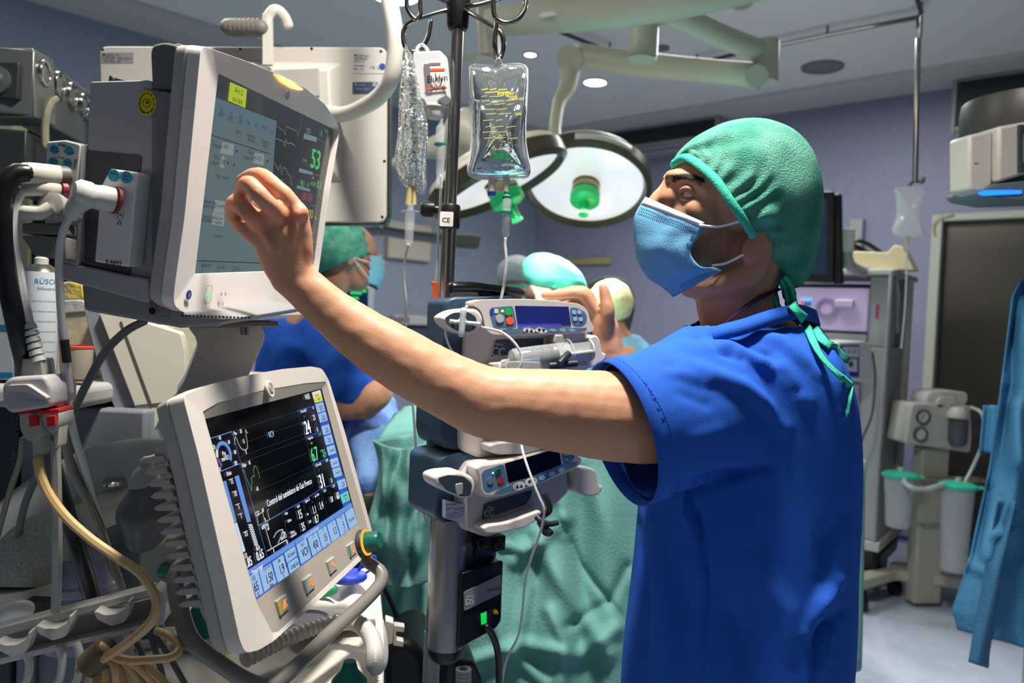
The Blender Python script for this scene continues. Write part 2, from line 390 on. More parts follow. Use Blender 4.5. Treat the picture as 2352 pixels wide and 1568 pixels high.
# air vents (boxes at the ceiling)
vg=mat('vent_dark','#15181b',.6); vb=mat('vent_bar','#3a3f43',.5,.3); vf=mat('vent_frame','#8c8e8c',.45)
def vent(name,pxa,pxb,pya,pyb,label,nb):
    W=WR.off(.18); xa,ya=W.px(pxa,pya); xb,_=W.px(pxb,pya); _,yb=W.px(pxa,pyb); ya=min(ya,HC-.035)
    t=thing(name,label,'air vent',W((xa+xb)/2,yb))
    b=B().box(W,xa,xb,yb,ya,-.18,-.012); part('duct_box',b,MATS['cove'],t)
    part('vent_backing',B().box(W,xa+.02,xb-.02,yb+.02,ya-.02,-.012,-.006),vg,t)
    b=B().box(W,xa,xb,yb-.012,yb+.012,-.012,.012).box(W,xa,xb,ya-.012,ya,-.012,.012).box(W,xa-.012,xa+.014,yb-.03,ya,-.012,.012).box(W,xb-.014,xb+.03,yb-.03,ya,-.012,.012); part('vent_frame',b,vf,t,bev=.004)
    g=B(); n=nb
    for i in range(1,n): x=xa+(xb-xa)*i/n; g.box(W,x-.003,x+.003,yb+.012,ya-.012,-.006,.004)
    for i in range(1,22): y=yb+(ya-yb)*i/22; g.box(W,xa+.01,xb-.01,y-.002,y+.002,-.004,.002)
    part('grille',g,vb,t)
    part('lower_slot',B().box(W,xa,xb,yb-.09,yb-.06,-.05,.012),vf,t,bev=.004)
vent('air_vent',1390,1648,268,345,'dark grille air vent box high on the wall behind the surgical lamps',70)
vent('air_vent',2198,2560,135,296,'dark slatted air vent box at the ceiling above the steel door',60)
# ceiling: downlights, speaker discs, smoke detector, rail
CE=Fr(V((0,0,HC)),(1,0,0),(0,-1,0)) # n down
lampm=glow('lamp_glass','#fff6e8',14); rim=mat('lamp_rim','#cfd0ce',.4)
def downlight(px,py,r,label,power=6):
    x,y=CE.px(px,py); t=thing('downlight',label,'ceiling light',CE(x,y,0),'round recessed ceiling downlights')
    part('rim',B().ring(CE,x,y,r,r+.015,0,.008),rim,t); part('diffuser',B().disc(CE,x,y,r,0,.005),lampm,t)
    q=CE(x,y,.03); spot('downlight_beam',q,q-V((0,0,2)),power,(1,.95,.86),150,1,r)
downlight(1367,188,.075,'large glowing downlight left of the lamp arm elbow, near the tip of the hooked arm',70)
downlight(1218,124,.035,'small bright downlight between the drip bag and the lamp arm',35)
downlight(908,-12,.12,'glowing downlight cut by the top edge above the curved white tube',45)
gd=mat('ceiling_disc','#77797a',.6)
for px,py,r,lb in ((1889,152,.12,'large flat grey disc in the ceiling beside the hanging drip rod'),(1521,108,.04,'small grey disc in the ceiling behind the lamp arm hub')):
    x,y=CE.px(px,py); solo('ceiling_speaker',B().disc(CE,x,y,r,0,.01).ring(CE,x,y,r*.97,r*1.05,0,.014),gd,lb,'ceiling speaker')
x,y=CE.px(1703,3); solo('smoke_detector',B().lathe(CE(x,y,0),CE.n,[(.055,0),(.055,.015),(.04,.03),(.02,.034)],24),mat('detector','#a9a795',.5),'small round cream smoke detector on the ceiling at the top edge','smoke detector')
rl=mat('rail_metal','#4c4d4c',.4,.6); W=CE.off(.05)
b=B()
pa=[W(*W.px(*p)) for p in ((1253,60),(1400,118))]; pb=[W(*W.px(*p)) for p in ((1600,145),(1700,122),(1900,80),(2108,40),(2116,28),(2104,-10))]
b.tube(pa,.012,8,smooth=False).tube(pb,.012,8,smooth=False)
for p in pa+pb[::2]: b.cyl(p,p+V((0,0,.051)),.006,8)
b.mt(1); q=pb[3]; b.cyl(q,q-V((0,0,.05)),.012,8)
solo('drip_rail',b,[rl,dgrey],'long dark metal rail under the ceiling carrying the drip rod','rail')
# shallow ceiling seam strip
b=B(); pp=[CE(*CE.px(*p),.0) for p in ((1110,130),(1330,60),(1500,20))]
# ================================================================ patient monitor (upper)
U,UW=fitfr([(497,167),(768,298),(726,618),(443,628)],.259)
UH=.259
print('U',UW,U.o,U.u,U.v)
us=Fr(U(U.px(432,420)[0]+.004,0),U.n,U.v)               # side plane, facing the camera
MU=thing('patient_monitor','large off-white patient monitor with grey-green touch screen showing 53 and a yellow note','monitor',U(UW/2,-.1,-.1))
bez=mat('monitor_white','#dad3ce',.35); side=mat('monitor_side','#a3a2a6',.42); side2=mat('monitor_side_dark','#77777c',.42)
out=[(462,104),(560,138),(640,170),(700,200),(748,240),(779,292),(779,312),(757,440),(735,600),(718,700),(700,722),(560,727),(420,718),(398,700),(401,660),(424,500),(440,330)]
o2=pxs(U,out,.012); inn=pxs(U,[(497,167),(768,298),(726,618),(443,628)])
def scale2(pts,s,c=None,dx=0,dy=0):
    cx=sum(p[0] for p in pts)/len(pts);cy=sum(p[1] for p in pts)/len(pts); return [(cx+(x-cx)*s+dx,cy+(y-cy)*s+dy) for x,y in pts]
o2r=rnd(o2,.012,4)
b=B(); frame_ring(b,U,o2r,inn,-.004,.012,.003); part('front_bezel',b,bez,MU,bev=.004,seg=3)
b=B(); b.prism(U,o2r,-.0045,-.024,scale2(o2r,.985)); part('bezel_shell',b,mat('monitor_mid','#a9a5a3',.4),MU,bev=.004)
b=B().prism(U,scale2(inn,1.005),-.0045,.0005); part('screen_glass',b,mat('screen_dark','#0c0e10',.13,emit='#8a9494',es=.10,spec=.6),MU)
# --- screen picture
SC=B(); sm=[glow('ui_grey_teal','#7d959b',.42),glow('ui_blue','#7898ac',.40),glow('ui_white','#a8b5b3',.5),mat('ui_ink','#10181a',.6),glow('ui_note','#b9cf2c',.75),glow('ui_green','#57d07c',.75),glow('ui_dark','#3a4240',.25),glow('ui_red','#b0506a',.6),glow('ui_yellow','#c9c92f',.7),glow('ui_bar','#8fa9b5',.5),glow('ui_wave','#9aa39d',.5)]
def up(*p): return pxs(U,p,.001)
SC.mt(0).face(U,up((483,219),(635,278),(624,430),(600,631),(443,628)),.0012)
SC.mt(1).face(U,up((483,219),(635,278),(632,313),(478,262)),.0015)
SC.mt(1).face(U,up((478,282),(513,293),(510,323),(473,310)),.0016)
SC.mt(3).line(U,up((478,308),(621,354)),.0011,.0018)
for q in (((509,325),(536,331),(534,357),(504,352)),((583,350),(606,354),(604,380),(579,374)),((503,360),(515,358),(513,386),(499,382)),((492,458),(517,463),(516,490),(489,487)),((487,487),(515,492),(513,520),(484,515))):
    SC.mt(2).face(U,up(*q),.0018)
SC.mt(4).face(U,up((527,188),(566,205),(562,248),(522,231)),.002)
def ut(s,px,py,size,m,bold=0,al='CENTER'): x,y=U.px(px,py); SC.mt(m).text(U,s,x,y,size,.0024,al,1,bold)
ut('Art 2',545,209,.011,3);ut('sin latir',543,230,.0105,3)
for s,x,y in (('P1',506,252),('ART',505,263),('P2',527,262),('PVC',526,273),('P3',549,270),('off',548,279),('P4',567,282),('P5',586,288),('Otro',604,292),('x',621,302),('ART1',545,304),('Retardo',574,312),('Autotit.',575,322),('Aumento',607,325),('HR2',606,335)): ut(s,x,y,.0085,3)
for s,x,y in (('Ajustar',470,313),('Etiqueta',495,333),('ART',516,337),('Escala',497,360),('mmHg',492,374),('0-200',506,371),('Punto',574,350),('presion PC',569,362),('AUTO',589,363),('Fijar a cero',508,405),('Presion de',476,462),('presion sup.',474,472),('20 mmHg',501,472),('Control de',473,497),('arritmias',472,505),('No inv.',499,500),('medio',498,510),('Cerrar',498,541),('Anterior',470,608),('Ayuda',505,612),('Datos',540,615)): ut(s,x,y,.0082,3)
for x,y in ((540,347),(611,370),(520,374),(534,379),(520,492)): 
    a,c=U.px(x,y); SC.mt(3).face(U,[(a-.003,c+.002),(a+.003,c+.002),(a,c-.003)],.0024)
SC.mt(3).line(U,up((447,598),(600,604)),.0012,.0024)
for x in (464,498,535): SC.mt(3).line(U,up((x,600),(x-2,626)),.0008,.0024)
# right half
ut('53',722,366,.047,5,.05); ut('0.1',730,424,.019,5,.03); ut('188/88',701,452,.021,7); ut('100',708,491,.023,8); ut('I',735,306,.014,5,.05);ut('FC 60',697,368,.006,5);ut('ST',690,418,.009,5);ut('0.2',693,422,.011,5);ut('-0.1',705,424,.009,5);ut('aVF',716,408,.007,8);ut('V 0.8',716,422,.010,8);ut('14:02',747,301,.008,2);ut('L 2',714,530,.016,2);ut('mmHg',734,455,.006,10);ut('96',722,500,.008,8);ut('Adulto',706,296,.007,2);ut('Quirof.',706,303,.007,2);ut('37.1',725,561,.008,10);ut('36.4',722,590,.008,10)
for (a,c,d_,e) in ((698,306,727,320),(687,386,718,396),(682,425,712,434),(700,548,728,552)):
    SC.mt(9).face(U,up((a,c),(d_,c+9),(d_-1,e+6),(a-2,e-2)),.0016)
for a,c,d_,e in ((727,318,752,330),(687,396,742,404),(712,470,742,478),(700,572,728,578)): SC.mt(10).line(U,up((a,c),(d_,e)),.0006,.0016)
def wav(l,m=10,w=.0011): SC.mt(m).line(U,up(*l),w,.0018)
wav([(633,318),(645,322),(651,326),(653,338),(655,320),(660,330),(668,328),(678,336)]);wav([(636,290),(650,300),(655,310),(656,290),(680,300),(684,312),(689,290),(692,275)],10,.0008)
wav([(628,372),(634,382),(638,390),(643,378),(646,400),(649,385),(655,386),(660,398),(667,406),(668,425)]);wav([(643,412),(650,414),(648,428),(660,440),(668,430),(670,415)],10,.0007)
# reflections are left to the glass
part('screen_image',SC,sm,MU,smooth=False)
# logo, alarm light, buttons
b=B(); lx,ly=U.px(660,219,.012); 
for k in range(3): b.ring(U,lx,ly,.0068-.0025*k,.0075-.0025*k,.012,.0126,24)
for k in range(5): b.ring(U,lx+.004*math.cos(k*1.257),ly+.004*math.sin(k*1.257),.0016,.0022,.012,.0127,10)
part('round_emblem',b,mat('emblem_grey','#55555a',.5),MU)
l=pxs(U,[(628,170),(650,177),(675,191),(697,206),(688,208),(668,203),(645,189)],.0125); b=B().prism(U,l,.0118,.0135); part('alarm_light',b,mat('alarm_glow','#ffe9a0',.4,emit='#ffc83c',es=1.1),MU,bev=.001,label='glowing yellow alarm light')
b=B()
for s,px_,py_ in (('6',634,173),('!',644,176)): x,y=U.px(px_,py_,.0125); b.text(U,s,x,y,.008,.0138)
part('alarm_symbols',b,ink,MU,smooth=False)
b=B(); b.k=0; x,y=U.px(434,677,.0125); b.disc(U,x,y,.0062,.0118,.0128); b.mt(1).text(U,'i',x,y,.009,.0131,'CENTER',1.3,.05)
part('blue_badge',b,[mat('badge_blue','#20408c',.5),mat('badge_white','#e8e8ee',.5)],MU)
b=B()
x,y=U.px(479,676,.0125); b.ring(U,x,y,.0028,.0036,.012,.0126,16); b.box(U,x-.0005,x+.0005,y,y+.004,.0122,.0127); x,y=U.px(495,675,.0125); b.line(U,[(x-.003,y),(x-.001,y+.001),(x+.001,y-.001),(x+.003,y)],.0008,.0127)
part('power_symbols',b,glow('led_green','#3ce060',1.6),MU)
b=B()
for q in (509,518): x,y=U.px(q,675,.0125); b.ring(U,x,y,.0022,.0029,.012,.0126,4)
x,y=U.px(479,676,.0125); frame_ring(b,U,rect(x-.009,x+.009,y-.012,y+.012,.004),rect(x-.0085,x+.0085,y-.0115,y+.0115,.004),.012,.0123)
part('key_outline',b,mat('key_outline','#8b8785',.5),MU)
# --- rear housing seen from the side
def sp(l,z=0): return pxs(us,l,z)
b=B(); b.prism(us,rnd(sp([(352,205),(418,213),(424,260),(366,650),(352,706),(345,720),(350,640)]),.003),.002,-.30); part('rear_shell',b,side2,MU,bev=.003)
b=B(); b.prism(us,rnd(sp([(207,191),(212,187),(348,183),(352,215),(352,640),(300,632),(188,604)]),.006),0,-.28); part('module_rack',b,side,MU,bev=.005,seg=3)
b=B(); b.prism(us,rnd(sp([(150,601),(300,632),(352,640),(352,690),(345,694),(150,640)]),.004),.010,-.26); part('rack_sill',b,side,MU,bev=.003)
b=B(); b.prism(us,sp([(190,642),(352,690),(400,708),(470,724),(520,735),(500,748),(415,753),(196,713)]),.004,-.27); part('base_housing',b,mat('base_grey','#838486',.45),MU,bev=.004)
b=B(); 
for i in range(19): 
    x,y=us.px(418+i*8.5,724+i*.3,.004); b.box(us,x,x+.0022,y-.001,y+.0012,.0042,.0052)
part('speaker_slots',b,black,MU)
b=B(); x,y=us.px(352,713,.004); b.ring(us,x,y,.0048,.0068,.004,.0062).mt(1).disc(us,x,y,.0048,.004,.0045); part('jack_socket',b,[mat('jack_rim','#8b8b8d',.35,.5),black],MU)
b=B(); x,y=us.px(380,718,.004); frame_ring(b,us,rect(x-.005,x+.005,y-.0055,y+.0055),rect(x-.0045,x+.0045,y-.005,y+.005),.0042,.0047); b.text(us,'⏚',x,y,.006,.0047); part('jack_mark',b,grey,MU)
b=B(); b.prism(us,rnd(sp([(350,208),(346,120),(352,103),(378,97),(405,102),(424,118),(418,150),(408,175),(400,208)]),.004),.001,-.035); 
q0=us(*us.px(388,116),-.02); q1=q0-us.n*.25; b.tube([q0,q0+(q1-q0)*.5+V((0,0,.004)),q1],.014,14); q2=q1-V((0,0,.06)); b.tube([q1,q2],.014,14)
part('carry_handle',b,mat('handle_grey','#6a6964',.35),MU,bev=.003,seg=3)
b=B(); b.prism(us,sp([(345,206),(348,206),(400,210),(398,214)]),.0015,.003); part('handle_seam',b,black,MU)
b=B(); b.prism(us,rnd(sp([(200,346),(326,358),(322,412),(300,632),(195,600)]),.004),0,.0016); part('module_bay',b,mat('bay_dark','#515156',.5),MU)
b=B(); b.prism(us,rnd(sp([(240,170),(243,169),(250,178),(252,190),(236,190)]),.002),-.01,-.03); b.prism(us,sp([(252,175),(300,186),(252,188)]),-.01,-.02); part('latch_tab',b,dgrey,MU)
b=B(); b.prism(us,sp([(309,493),(322,464),(337,466),(335,520),(322,530),(318,508)]),.002,.012); b.prism(us,sp([(318,521),(331,521),(331,533),(318,533)]),.002,.006); part('side_latch',b,mat('latch_dark','#2b2c2f',.45),MU,bev=.002)
# yellow round sticker
yl=mat('sticker_yellow','#d3c11e',.55); b=B(); x,y=us.px(338,237,.002); b.disc(us,x,y,.0122,.002,.0026,28,.0155)
b.mt(1)
for k in range(12): a=k*.5236; b.text(us,'%02d'%(21+k)if k<5 else 'ENE FEB MAR ABR MAY JUN JUL'.split()[k-5],x+.0095*math.cos(a),y+.012*math.sin(a),.0038,.0028,'CENTER',1,.06,a+1.57)
b.ring(us,x,y,.0048,.0054,.0026,.0029); b.text(us,'*',x,y-.001,.010,.003,'CENTER',1,.08)
part('date_sticker',b,[yl,ink],MU,label='round yellow date sticker')
# neuromuscular module
md=thing('monitor_module','white neuromuscular module plugged in the side bay of the patient monitor, with two blue dots','monitor module',us(*us.px(265,500)))
mwht=mat('module_white','#cfcdcf',.42)
b=B(); b.prism(us,rnd(sp([(236,428),(257,388),(320,396),(317,420),(300,613),(221,601)],.03),.003),.0017,.034); part('module_body',b,mwht,md,bev=.003)
cy=mat('cyan_key','#2f8fae',.55)
def dots(par,fr,z,l,r):
    b=B(); 
    for px_,py_,t1,t2 in l: x,y=fr.px(px_,py_,z); b.mt(0).disc(fr,x,y,r,z,z+.0008,24,r*.95); b.mt(1).text(fr,t1,x,y+.0022,.0042,z+.001); b.text(fr,t2,x,y-.0022,.0042,z+.001)
    part('round_key',b,[cy,ink],par)
dots(md,us,.034,[(262,403,'Start',''),(291,407,'Start','Stop')],.0078)
b=B(); x,y=us.px(262,603,.034); b.text(us,'E-NMT',x,y,.0072,.0346,'CENTER',1,.04); part('module_name',b,ink,md); b=B()
x,y=us.px(277,494,.034); b.text(us,'[+]',x,y,.007,.0346)
x,y=us.px(275,511,.034); b.line(us,[(x-.003,y-.002),(x,y+.003),(x+.003,y-.002),(x-.003,y-.002)],.0007,.0345); part('module_marks',b,ink,md)
b=B(); x,y=us.px(268,461,.034); c=us(x,y,.034); ax=(us.n*.72-us.u*.45+us.v*.1).normalized(); b.lathe(c,ax,[(.0165,0),(.0165,.004)],24); part('socket_ring',b,mat('socket_red','#7c2133',.5),md)
# plug + cable
pg=thing('sensor_plug','fat white round plug in the red ringed socket, its cable hanging down in front','plug',c)
wcab=mat('white_cable','#bfc0be',.45); b=B(); e=P(198,448,.955); ax=(e-c); L_=ax.length; ax.normalize()
b.lathe(c+ax*.004,ax,[(.0150,0),(.0155,.012),(.0142,.022),(.0142,L_-.012),(.0165,L_-.008),(.0172,L_+.004),(.013,L_+.010),(.004,L_+.012)],24); part('plug_body',b,mat('plug_white','#b5b5b0',.4),pg)
l=PX([(200,452,.955),(178,470,.95),(160,500,.95)]); b=B().tube(l,[.0135,.0115,.0085],12,10); part('strain_relief',b,MATS['plug_white'],pg)
l=PX([(160,500,.95),(145,530,.95),(136,590,.955),(137,660,.96),(143,760,.97),(150,880,.98),(166,980,1.0),(195,1080,1.04),(222,1180,1.08),(262,1300,1.12),(300,1400,1.15)]); b=B().tube(l,.0046,10,70); part('cable',b,wcab,pg)
b=B().tube(PX([(143,755,.9695),(151,830,.975),(160,900,.983)]),.0051,10,10); b.mt(1).tube(PX([(148,780,.966),(154,832,.970)]),.0052,10,6); part('cable_tag',b,[mat('tag_white','#b0aebc',.5),ink],pg)
# pressure module at the left end of the rack
lm=thing('monitor_module','grey module left of the monitor with four blue round keys and stacked plugs','monitor module',us(*us.px(150,460)))
b=B(); b.prism(us,rnd(sp([(107,325),(150,321),(190,331),(178,612),(140,600),(100,585)],.01),.003),.010,-.20); part('module_body',b,mat('module_grey','#a1a2a2',.45),lm,bev=.003)
b=B(); b.prism(us,rnd(sp([(109,327),(150,323),(186,332),(172,470),(104,455)],.012),.003),.010,.0135); part('face_plate',b,mat('plate_grey','#bcbfbd',.45),lm,bev=.001)
dots(lm,us,.0136,[(126,343,'Auto','On/Off'),(160,346,'Inicio','Cancelar'),(123,372,'Cero','P1'),(156,376,'Cero','P2')],.0062)
b=B(); 
for s,px_,py_ in (('PANI',143,334),('P inv',141,362)): x,y=us.px(px_,py_,.0136); b.text(us,s,x,y,.0045,.0145,'CENTER',1,.05)
x,y=us.px(173,378,.0136); b.text(us,'M-PSM',x,y,.0045,.0145,'CENTER',1,.05,1.45); part('printed_marks',b,ink,lm,smooth=False)
pc=mat('plug_cream','#b6b4a6',.45); bl=mat('plug_dark','#55544f',.5)
def plug(label,pts,r,m1,tip=None,tm=None):
    pts=PX(pts); t=thing('cable_plug',label,'plug',pts[-1],'plugs in the grey side module')
    part('plug_shell',B().tube(pts,r,14,10,hint=(0,0,1),rb=[q*.8 for q in r],round_=True),m1,t)
    if tip: a,c_=PX(tip); part('plug_collar',B().tube([a,c_],[r[0]*1.05]*2,14,smooth=False,hint=(0,0,1)),tm,t)
    return t
plug('topmost cream plug of the grey side module, joined to the fat black hose',[(140,402,.99),(100,400,.96),(58,398,.945),(30,402,.94)],[.0115,.0125,.0125,.009],pc,[(154,404,.995),(132,403,.985)],bl)
plug('second cream plug of the grey side module with a dark red collar',[(138,434,.99),(110,433,.965),(80,433,.955),(50,440,.95)],[.0085,.0095,.009,.006],pc,[(152,436,.99),(140,435,.985)],mat('collar_red','#7b1a2c',.5))
plug('long cream plug lowest in the row beside the grey module, half behind the cables',[(100,490,.985),(70,489,.97),(44,492,.96)],[.009,.009,.006],pc)
t=thing('round_plug','round grey quarter-turn plug on the left side module','plug',P(130,480,.97)); b=B(); c=P(150,488,.985); d_=P(112,470,.955); b.lathe(d_,c-d_,[(.010,0),(.0165,.002),(.0175,.010),(.015,.03),(.013,.045)],24); part('plug_disc',b,mat('plug_mid','#8d8c86',.42),t)
b=B(); b.tube(PX([(118,476,.955),(90,490,.95),(48,486,.95)]),.008,10,8); part('plug_arm',b,pc,t)
for k,(a,c_,lb) in enumerate((((50,510,150,540),(.97,.99),'upper flat grey plug block under the round plug, at the left of the monitor'),((48,540,150,590),(.965,.99),'lower flat grey plug block with slanted underside, at the left of the monitor'))):
    x0,y0_,x1_,y1_=a; f=yawfr(x0,y0_,.965,8); q=pxs(f,[(x0,y0_),(x1_,y0_+4),(x1_,y1_+8*k),(x0+30*k,y1_-4)]); solo('plug_block',B().prism(f,rnd(q,.003),0,-.035),mat('block_grey','#6b6a66',.5),lb,'plug',bev=.002)
bk=mat('hose_black','#101012',.3,bump=(60,.1)); 
cable('black_hose',PX([(60,398,.945),(30,400,.935),(10,440,.93),(4,520,.93),(12,620,.94),(32,720,.95),(55,820,.97),(90,960,1.03),(135,1120,1.08),(190,1300,1.13),(225,1420,1.2)]),.0115,bk,'thick black monitoring hose curving down the left edge of the photo','hose',seg=12)
cable('cable',PX([(50,440,.95),(38,460,.945),(32,520,.945),(40,600,.95),(52,680,.955),(66,745,.96)]),.0062,wcab,'light grey cable beside the thick black hose, ending in the ribbed plug')
# the ribbed mains plug going into the clamp block
t=thing('ribbed_plug','white plug with ribbed strain relief standing in the clamp block','plug',P(80,860,.97)); b=B(); 
for i in range(6): c=P(66+i*4,745+i*15,.96); b.tube([c,P(69+i*4,755+i*15,.96)],[.0075,.0085],12,smooth=False)
part('ribbed_relief',b,wcab,t); f=yawfr(60,820,.965,5); b=B().prism(f,rnd(pxs(f,[(62,822),(106,822),(112,862),(58,862)]),.003),.012,-.02); part('plug_body',b,mat('plug_white2','#9f9d9c',.45),t,bev=.003)
t=thing('clamp_block','grey plastic clamp block on the rail above two red-topped connectors','clamp',P(85,940,.97)); f=yawfr(40,900,.96,6)
b=B().prism(f,rnd(pxs(f,[(34,880),(50,862),(130,858),(145,885),(143,928),(52,942),(36,925)]),.006,4),.03,-.04); part('block_body',b,mat('clamp_grey','#a8a6a6',.42),t,bev=.004,seg=3)
b=B().prism(f,rnd(pxs(f,[(52,878),(100,876),(144,905),(140,912),(100,893),(56,890)]),.003),.03,.04); b.box(f,*[k for k in (f.px(78,912)[0],f.px(128,912)[0],f.px(78,914)[1],f.px(78,912)[1])],.03,.0305); part('block_lever',b,MATS['clamp_grey'],t,bev=.002)
rd=mat('latch_red','#b31a1c',.45)
for (x0,x1_,yb,lb) in ((54,104,1000,'left red-topped grey connector hanging from the clamp block, tan cable below'),(104,144,980,'right red-topped grey connector hanging from the clamp block, white cable below')):
    t=thing('connector',lb,'connector',P(x0+20,yb,.96),'red-topped connectors under the clamp block'); f=yawfr(x0,yb,.95,6)
    b=B().prism(f,rnd(pxs(f,[(x0,945),(x1_,942),(x1_,yb-10),(x1_-8,yb+8),(x0+20,yb+10),(x0+2,yb-15)]),.005),.01,-.03); b.prism(f,rnd(pxs(f,[(x0+22,yb),(x1_-4,yb-5),(x1_-8,yb+45),(x0+26,yb+50)]),.002),.004,-.02); part('connector_body',b,mat('conn_cream','#a39f96',.45),t,bev=.003,seg=3)
    b=B().prism(f,pxs(f,[(x0-2,940),(x1_,936),(x1_,944),(x0-2,950)]),.011,-.031); b.prism(f,rnd(pxs(f,[(x1_-24,952),(x1_-4,950),(x1_-3,973),(x1_-22,977)]),.001),.01,.0155); part('red_latch',b,rd,t,bev=.001)
tan=mat('tan_cable','#bd9f6e',.5)
cable('tan_cable',PX([(88,1055,.95),(92,1085,.95),(110,1130,.95),(150,1185,.95),(205,1235,.95),(262,1275,.95),(320,1315,.95),(350,1355,.95),(360,1390,.95),(345,1430,.95),(300,1470,.96),(250,1505,.98),(215,1525,1.0),(185,1540,1.0)]),.0058,tan,'tan cable sweeping from the left connector across to the cable rail')
cable('cable',PX([(127,1015,.955),(130,1120,.96),(131,1250,.97),(130,1340,.99),(128,1400,1.0)]),.0058,mat('cable_white2','#8f918c',.5),'straight whitish cable hanging below the right red connector')
cable('cable',PX([(330,738,1.03),(290,760,1.05),(240,810,1.08),(200,880,1.1),(165,950,1.13),(130,1010,1.15),(60,1150,1.2),(30,1300,1.25)]),.0055,mat('cable_dark','#606161',.45),'dark grey cable arching from under the patient monitor to the left')
cable('cable',PX([(142,990,1.0),(165,1080,1.03),(205,1160,1.05),(250,1270,1.08),(290,1380,1.12)]),.0048,mat('cable_olive','#7b7a6c',.5),'olive grey cable beside the black hose running down to the cable rail')
cable('cable',PX([(150,1020,1.02),(190,1120,1.05),(230,1200,1.07),(250,1290,1.1),(310,1400,1.14)]),.004,mat('cable_grey3','#5d5d58',.5),'thin dark cable crossing behind the tan cable')
cable('cable',PX([(52,1010,1.05),(45,1060,1.06),(22,1130,1.08),(0,1210,1.1),(-20,1290,1.12)]),.004,MATS['cable_olive'],'thin olive cable at the very left edge below the clamp block')
# neck bracket under the monitor
t=thing('monitor_bracket','pale grey bracket arm between the two stacked monitors','bracket',P(510,880,1.28)); f=Fr(P(510,760,1.22),U.u*.35+V((.8,0,0)),(0,0,1))
b=B().prism(f,rnd(pxs(f,[(432,752),(600,748),(609,768),(604,790),(572,860),(560,900),(404,905),(425,872),(455,795),(450,775)]),.004),.0,-.10); part('bracket_arm',b,mat('bracket_grey','#b9b8b5',.42),t,bev=.004,seg=3)
b=B().box(f,*(f.px(505,748)[0],f.px(632,748)[0],f.px(500,748)[1],f.px(500,735)[1]),.05,-.06); part('mount_plate',b,mat('plate_dark','#6d6d6c',.4),t,bev=.002)
b=B(); 
for q in (556,566): a=f(*f.px(q,768)); b.cyl(a+f.n*.01,a+f.n*.01+V((0,0,.012)),.003,10)
part('mount_bolt',b,steel,t)
# ================================================================ ventilator display (lower)
Lf,LWd=fitfr([(470,962),(738,892),(821,1202),(588,1377)],.235)
LH=.235; print('L',LWd,Lf.o,Lf.u,Lf.v,Lf.n)
ls=Fr(Lf(Lf.px(507,1240)[0]+.004,0),Lf.n,Lf.v)
ML=thing('ventilator_display','lower cream ventilator display showing waveforms, 24, 6.7 and 31 beside a green dial','monitor',Lf(LWd/2,-.08,-.06))
out=[(427,908),(470,888),(527,871),(590,857),(654,846),(720,840),(745,845),(760,870),(800,1000),(862,1226),(860,1255),(845,1275),(740,1375),(635,1471),(600,1492),(571,1498),(558,1470),(530,1340),(507,1240),(463,1045)]
o2r=rnd(pxs(Lf,out,.012),.008,3); inn=pxs(Lf,[(466,945),(500,925),(600,897),(700,880),(748,876),(752,885),(848,1226),(838,1262),(640,1450),(626,1453),(590,1385)],.006)
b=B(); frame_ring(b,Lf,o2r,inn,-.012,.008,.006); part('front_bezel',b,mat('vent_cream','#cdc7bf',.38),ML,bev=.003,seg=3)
scr=pxs(Lf,[(470,962),(738,892),(821,1202),(588,1377)])
b=B(); frame_ring(b,Lf,scale2(inn,1.004),scr,-.010,.0058,.0006); part('inner_bezel',b,mat('inner_beige','#a39c92',.42),ML)
part('screen_glass',B().prism(Lf,scale2(scr,1.01),-.008,0),mat('screen_black','#040507',.12,spec=.5),ML)
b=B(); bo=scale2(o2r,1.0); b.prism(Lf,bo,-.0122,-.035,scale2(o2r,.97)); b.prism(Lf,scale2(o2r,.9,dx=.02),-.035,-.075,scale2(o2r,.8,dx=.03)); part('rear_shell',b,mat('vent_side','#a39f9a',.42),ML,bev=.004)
# cooling fins down the left side
b=B(); slot=B(); 
for i in range(13):
    x=351+i*7.0; y=1045+i*27
    f0=Fr(ls.o,ls.u,ls.v)
    q=pxs(ls,[(x,y+4),(x+10,y-4),(x+50,y-8),(x+56,y+5),(x+50,y+7),(x+10,y+9)],-.02); b.prism(ls,q,.004,-.16)
    q=pxs(ls,[(x+34,y+13),(x+78,y+6),(x+76,y+11),(x+38,y+22)],.003); slot.prism(ls,q,.0034,-.004)
q=pxs(ls,[(384,922),(424,912),(456,1045),(500,1240),(536,1400),(560,1492),(545,1499),(505,1455),(470,1435),(456,1405),(392,1090),(384,1070),(350,1050),(352,1030),(382,1000)],.006); q=[(min(x_,-.016),y_) for x_,y_ in q]; b.prism(ls,q,.002,-.20)
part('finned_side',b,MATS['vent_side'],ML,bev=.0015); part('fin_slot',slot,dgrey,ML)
# emblem
b=B(); x,y=Lf.px(622,893,.013); b.disc(Lf,x,y,.0098,.0095,.0135,28,.0125); part('emblem_boss',b,MATS['vent_cream'],ML,bev=.001)
b=B(); b.disc(Lf,x,y+.001,.0066,.0135,.0142,24,.0078); b.mt(1)
for k in range(2): b.ring(Lf,x,y+.001,.0055-.002*k,.0060-.002*k,.0142,.0146,20)
b.text(Lf,'GE',x,y+.001,.007,.0147,'CENTER',.8,.05); part('emblem_disc',b,[mat('emblem_metal','#8d8880',.3,.6),mat('emblem_line','#c9c4ba',.4)],ML)
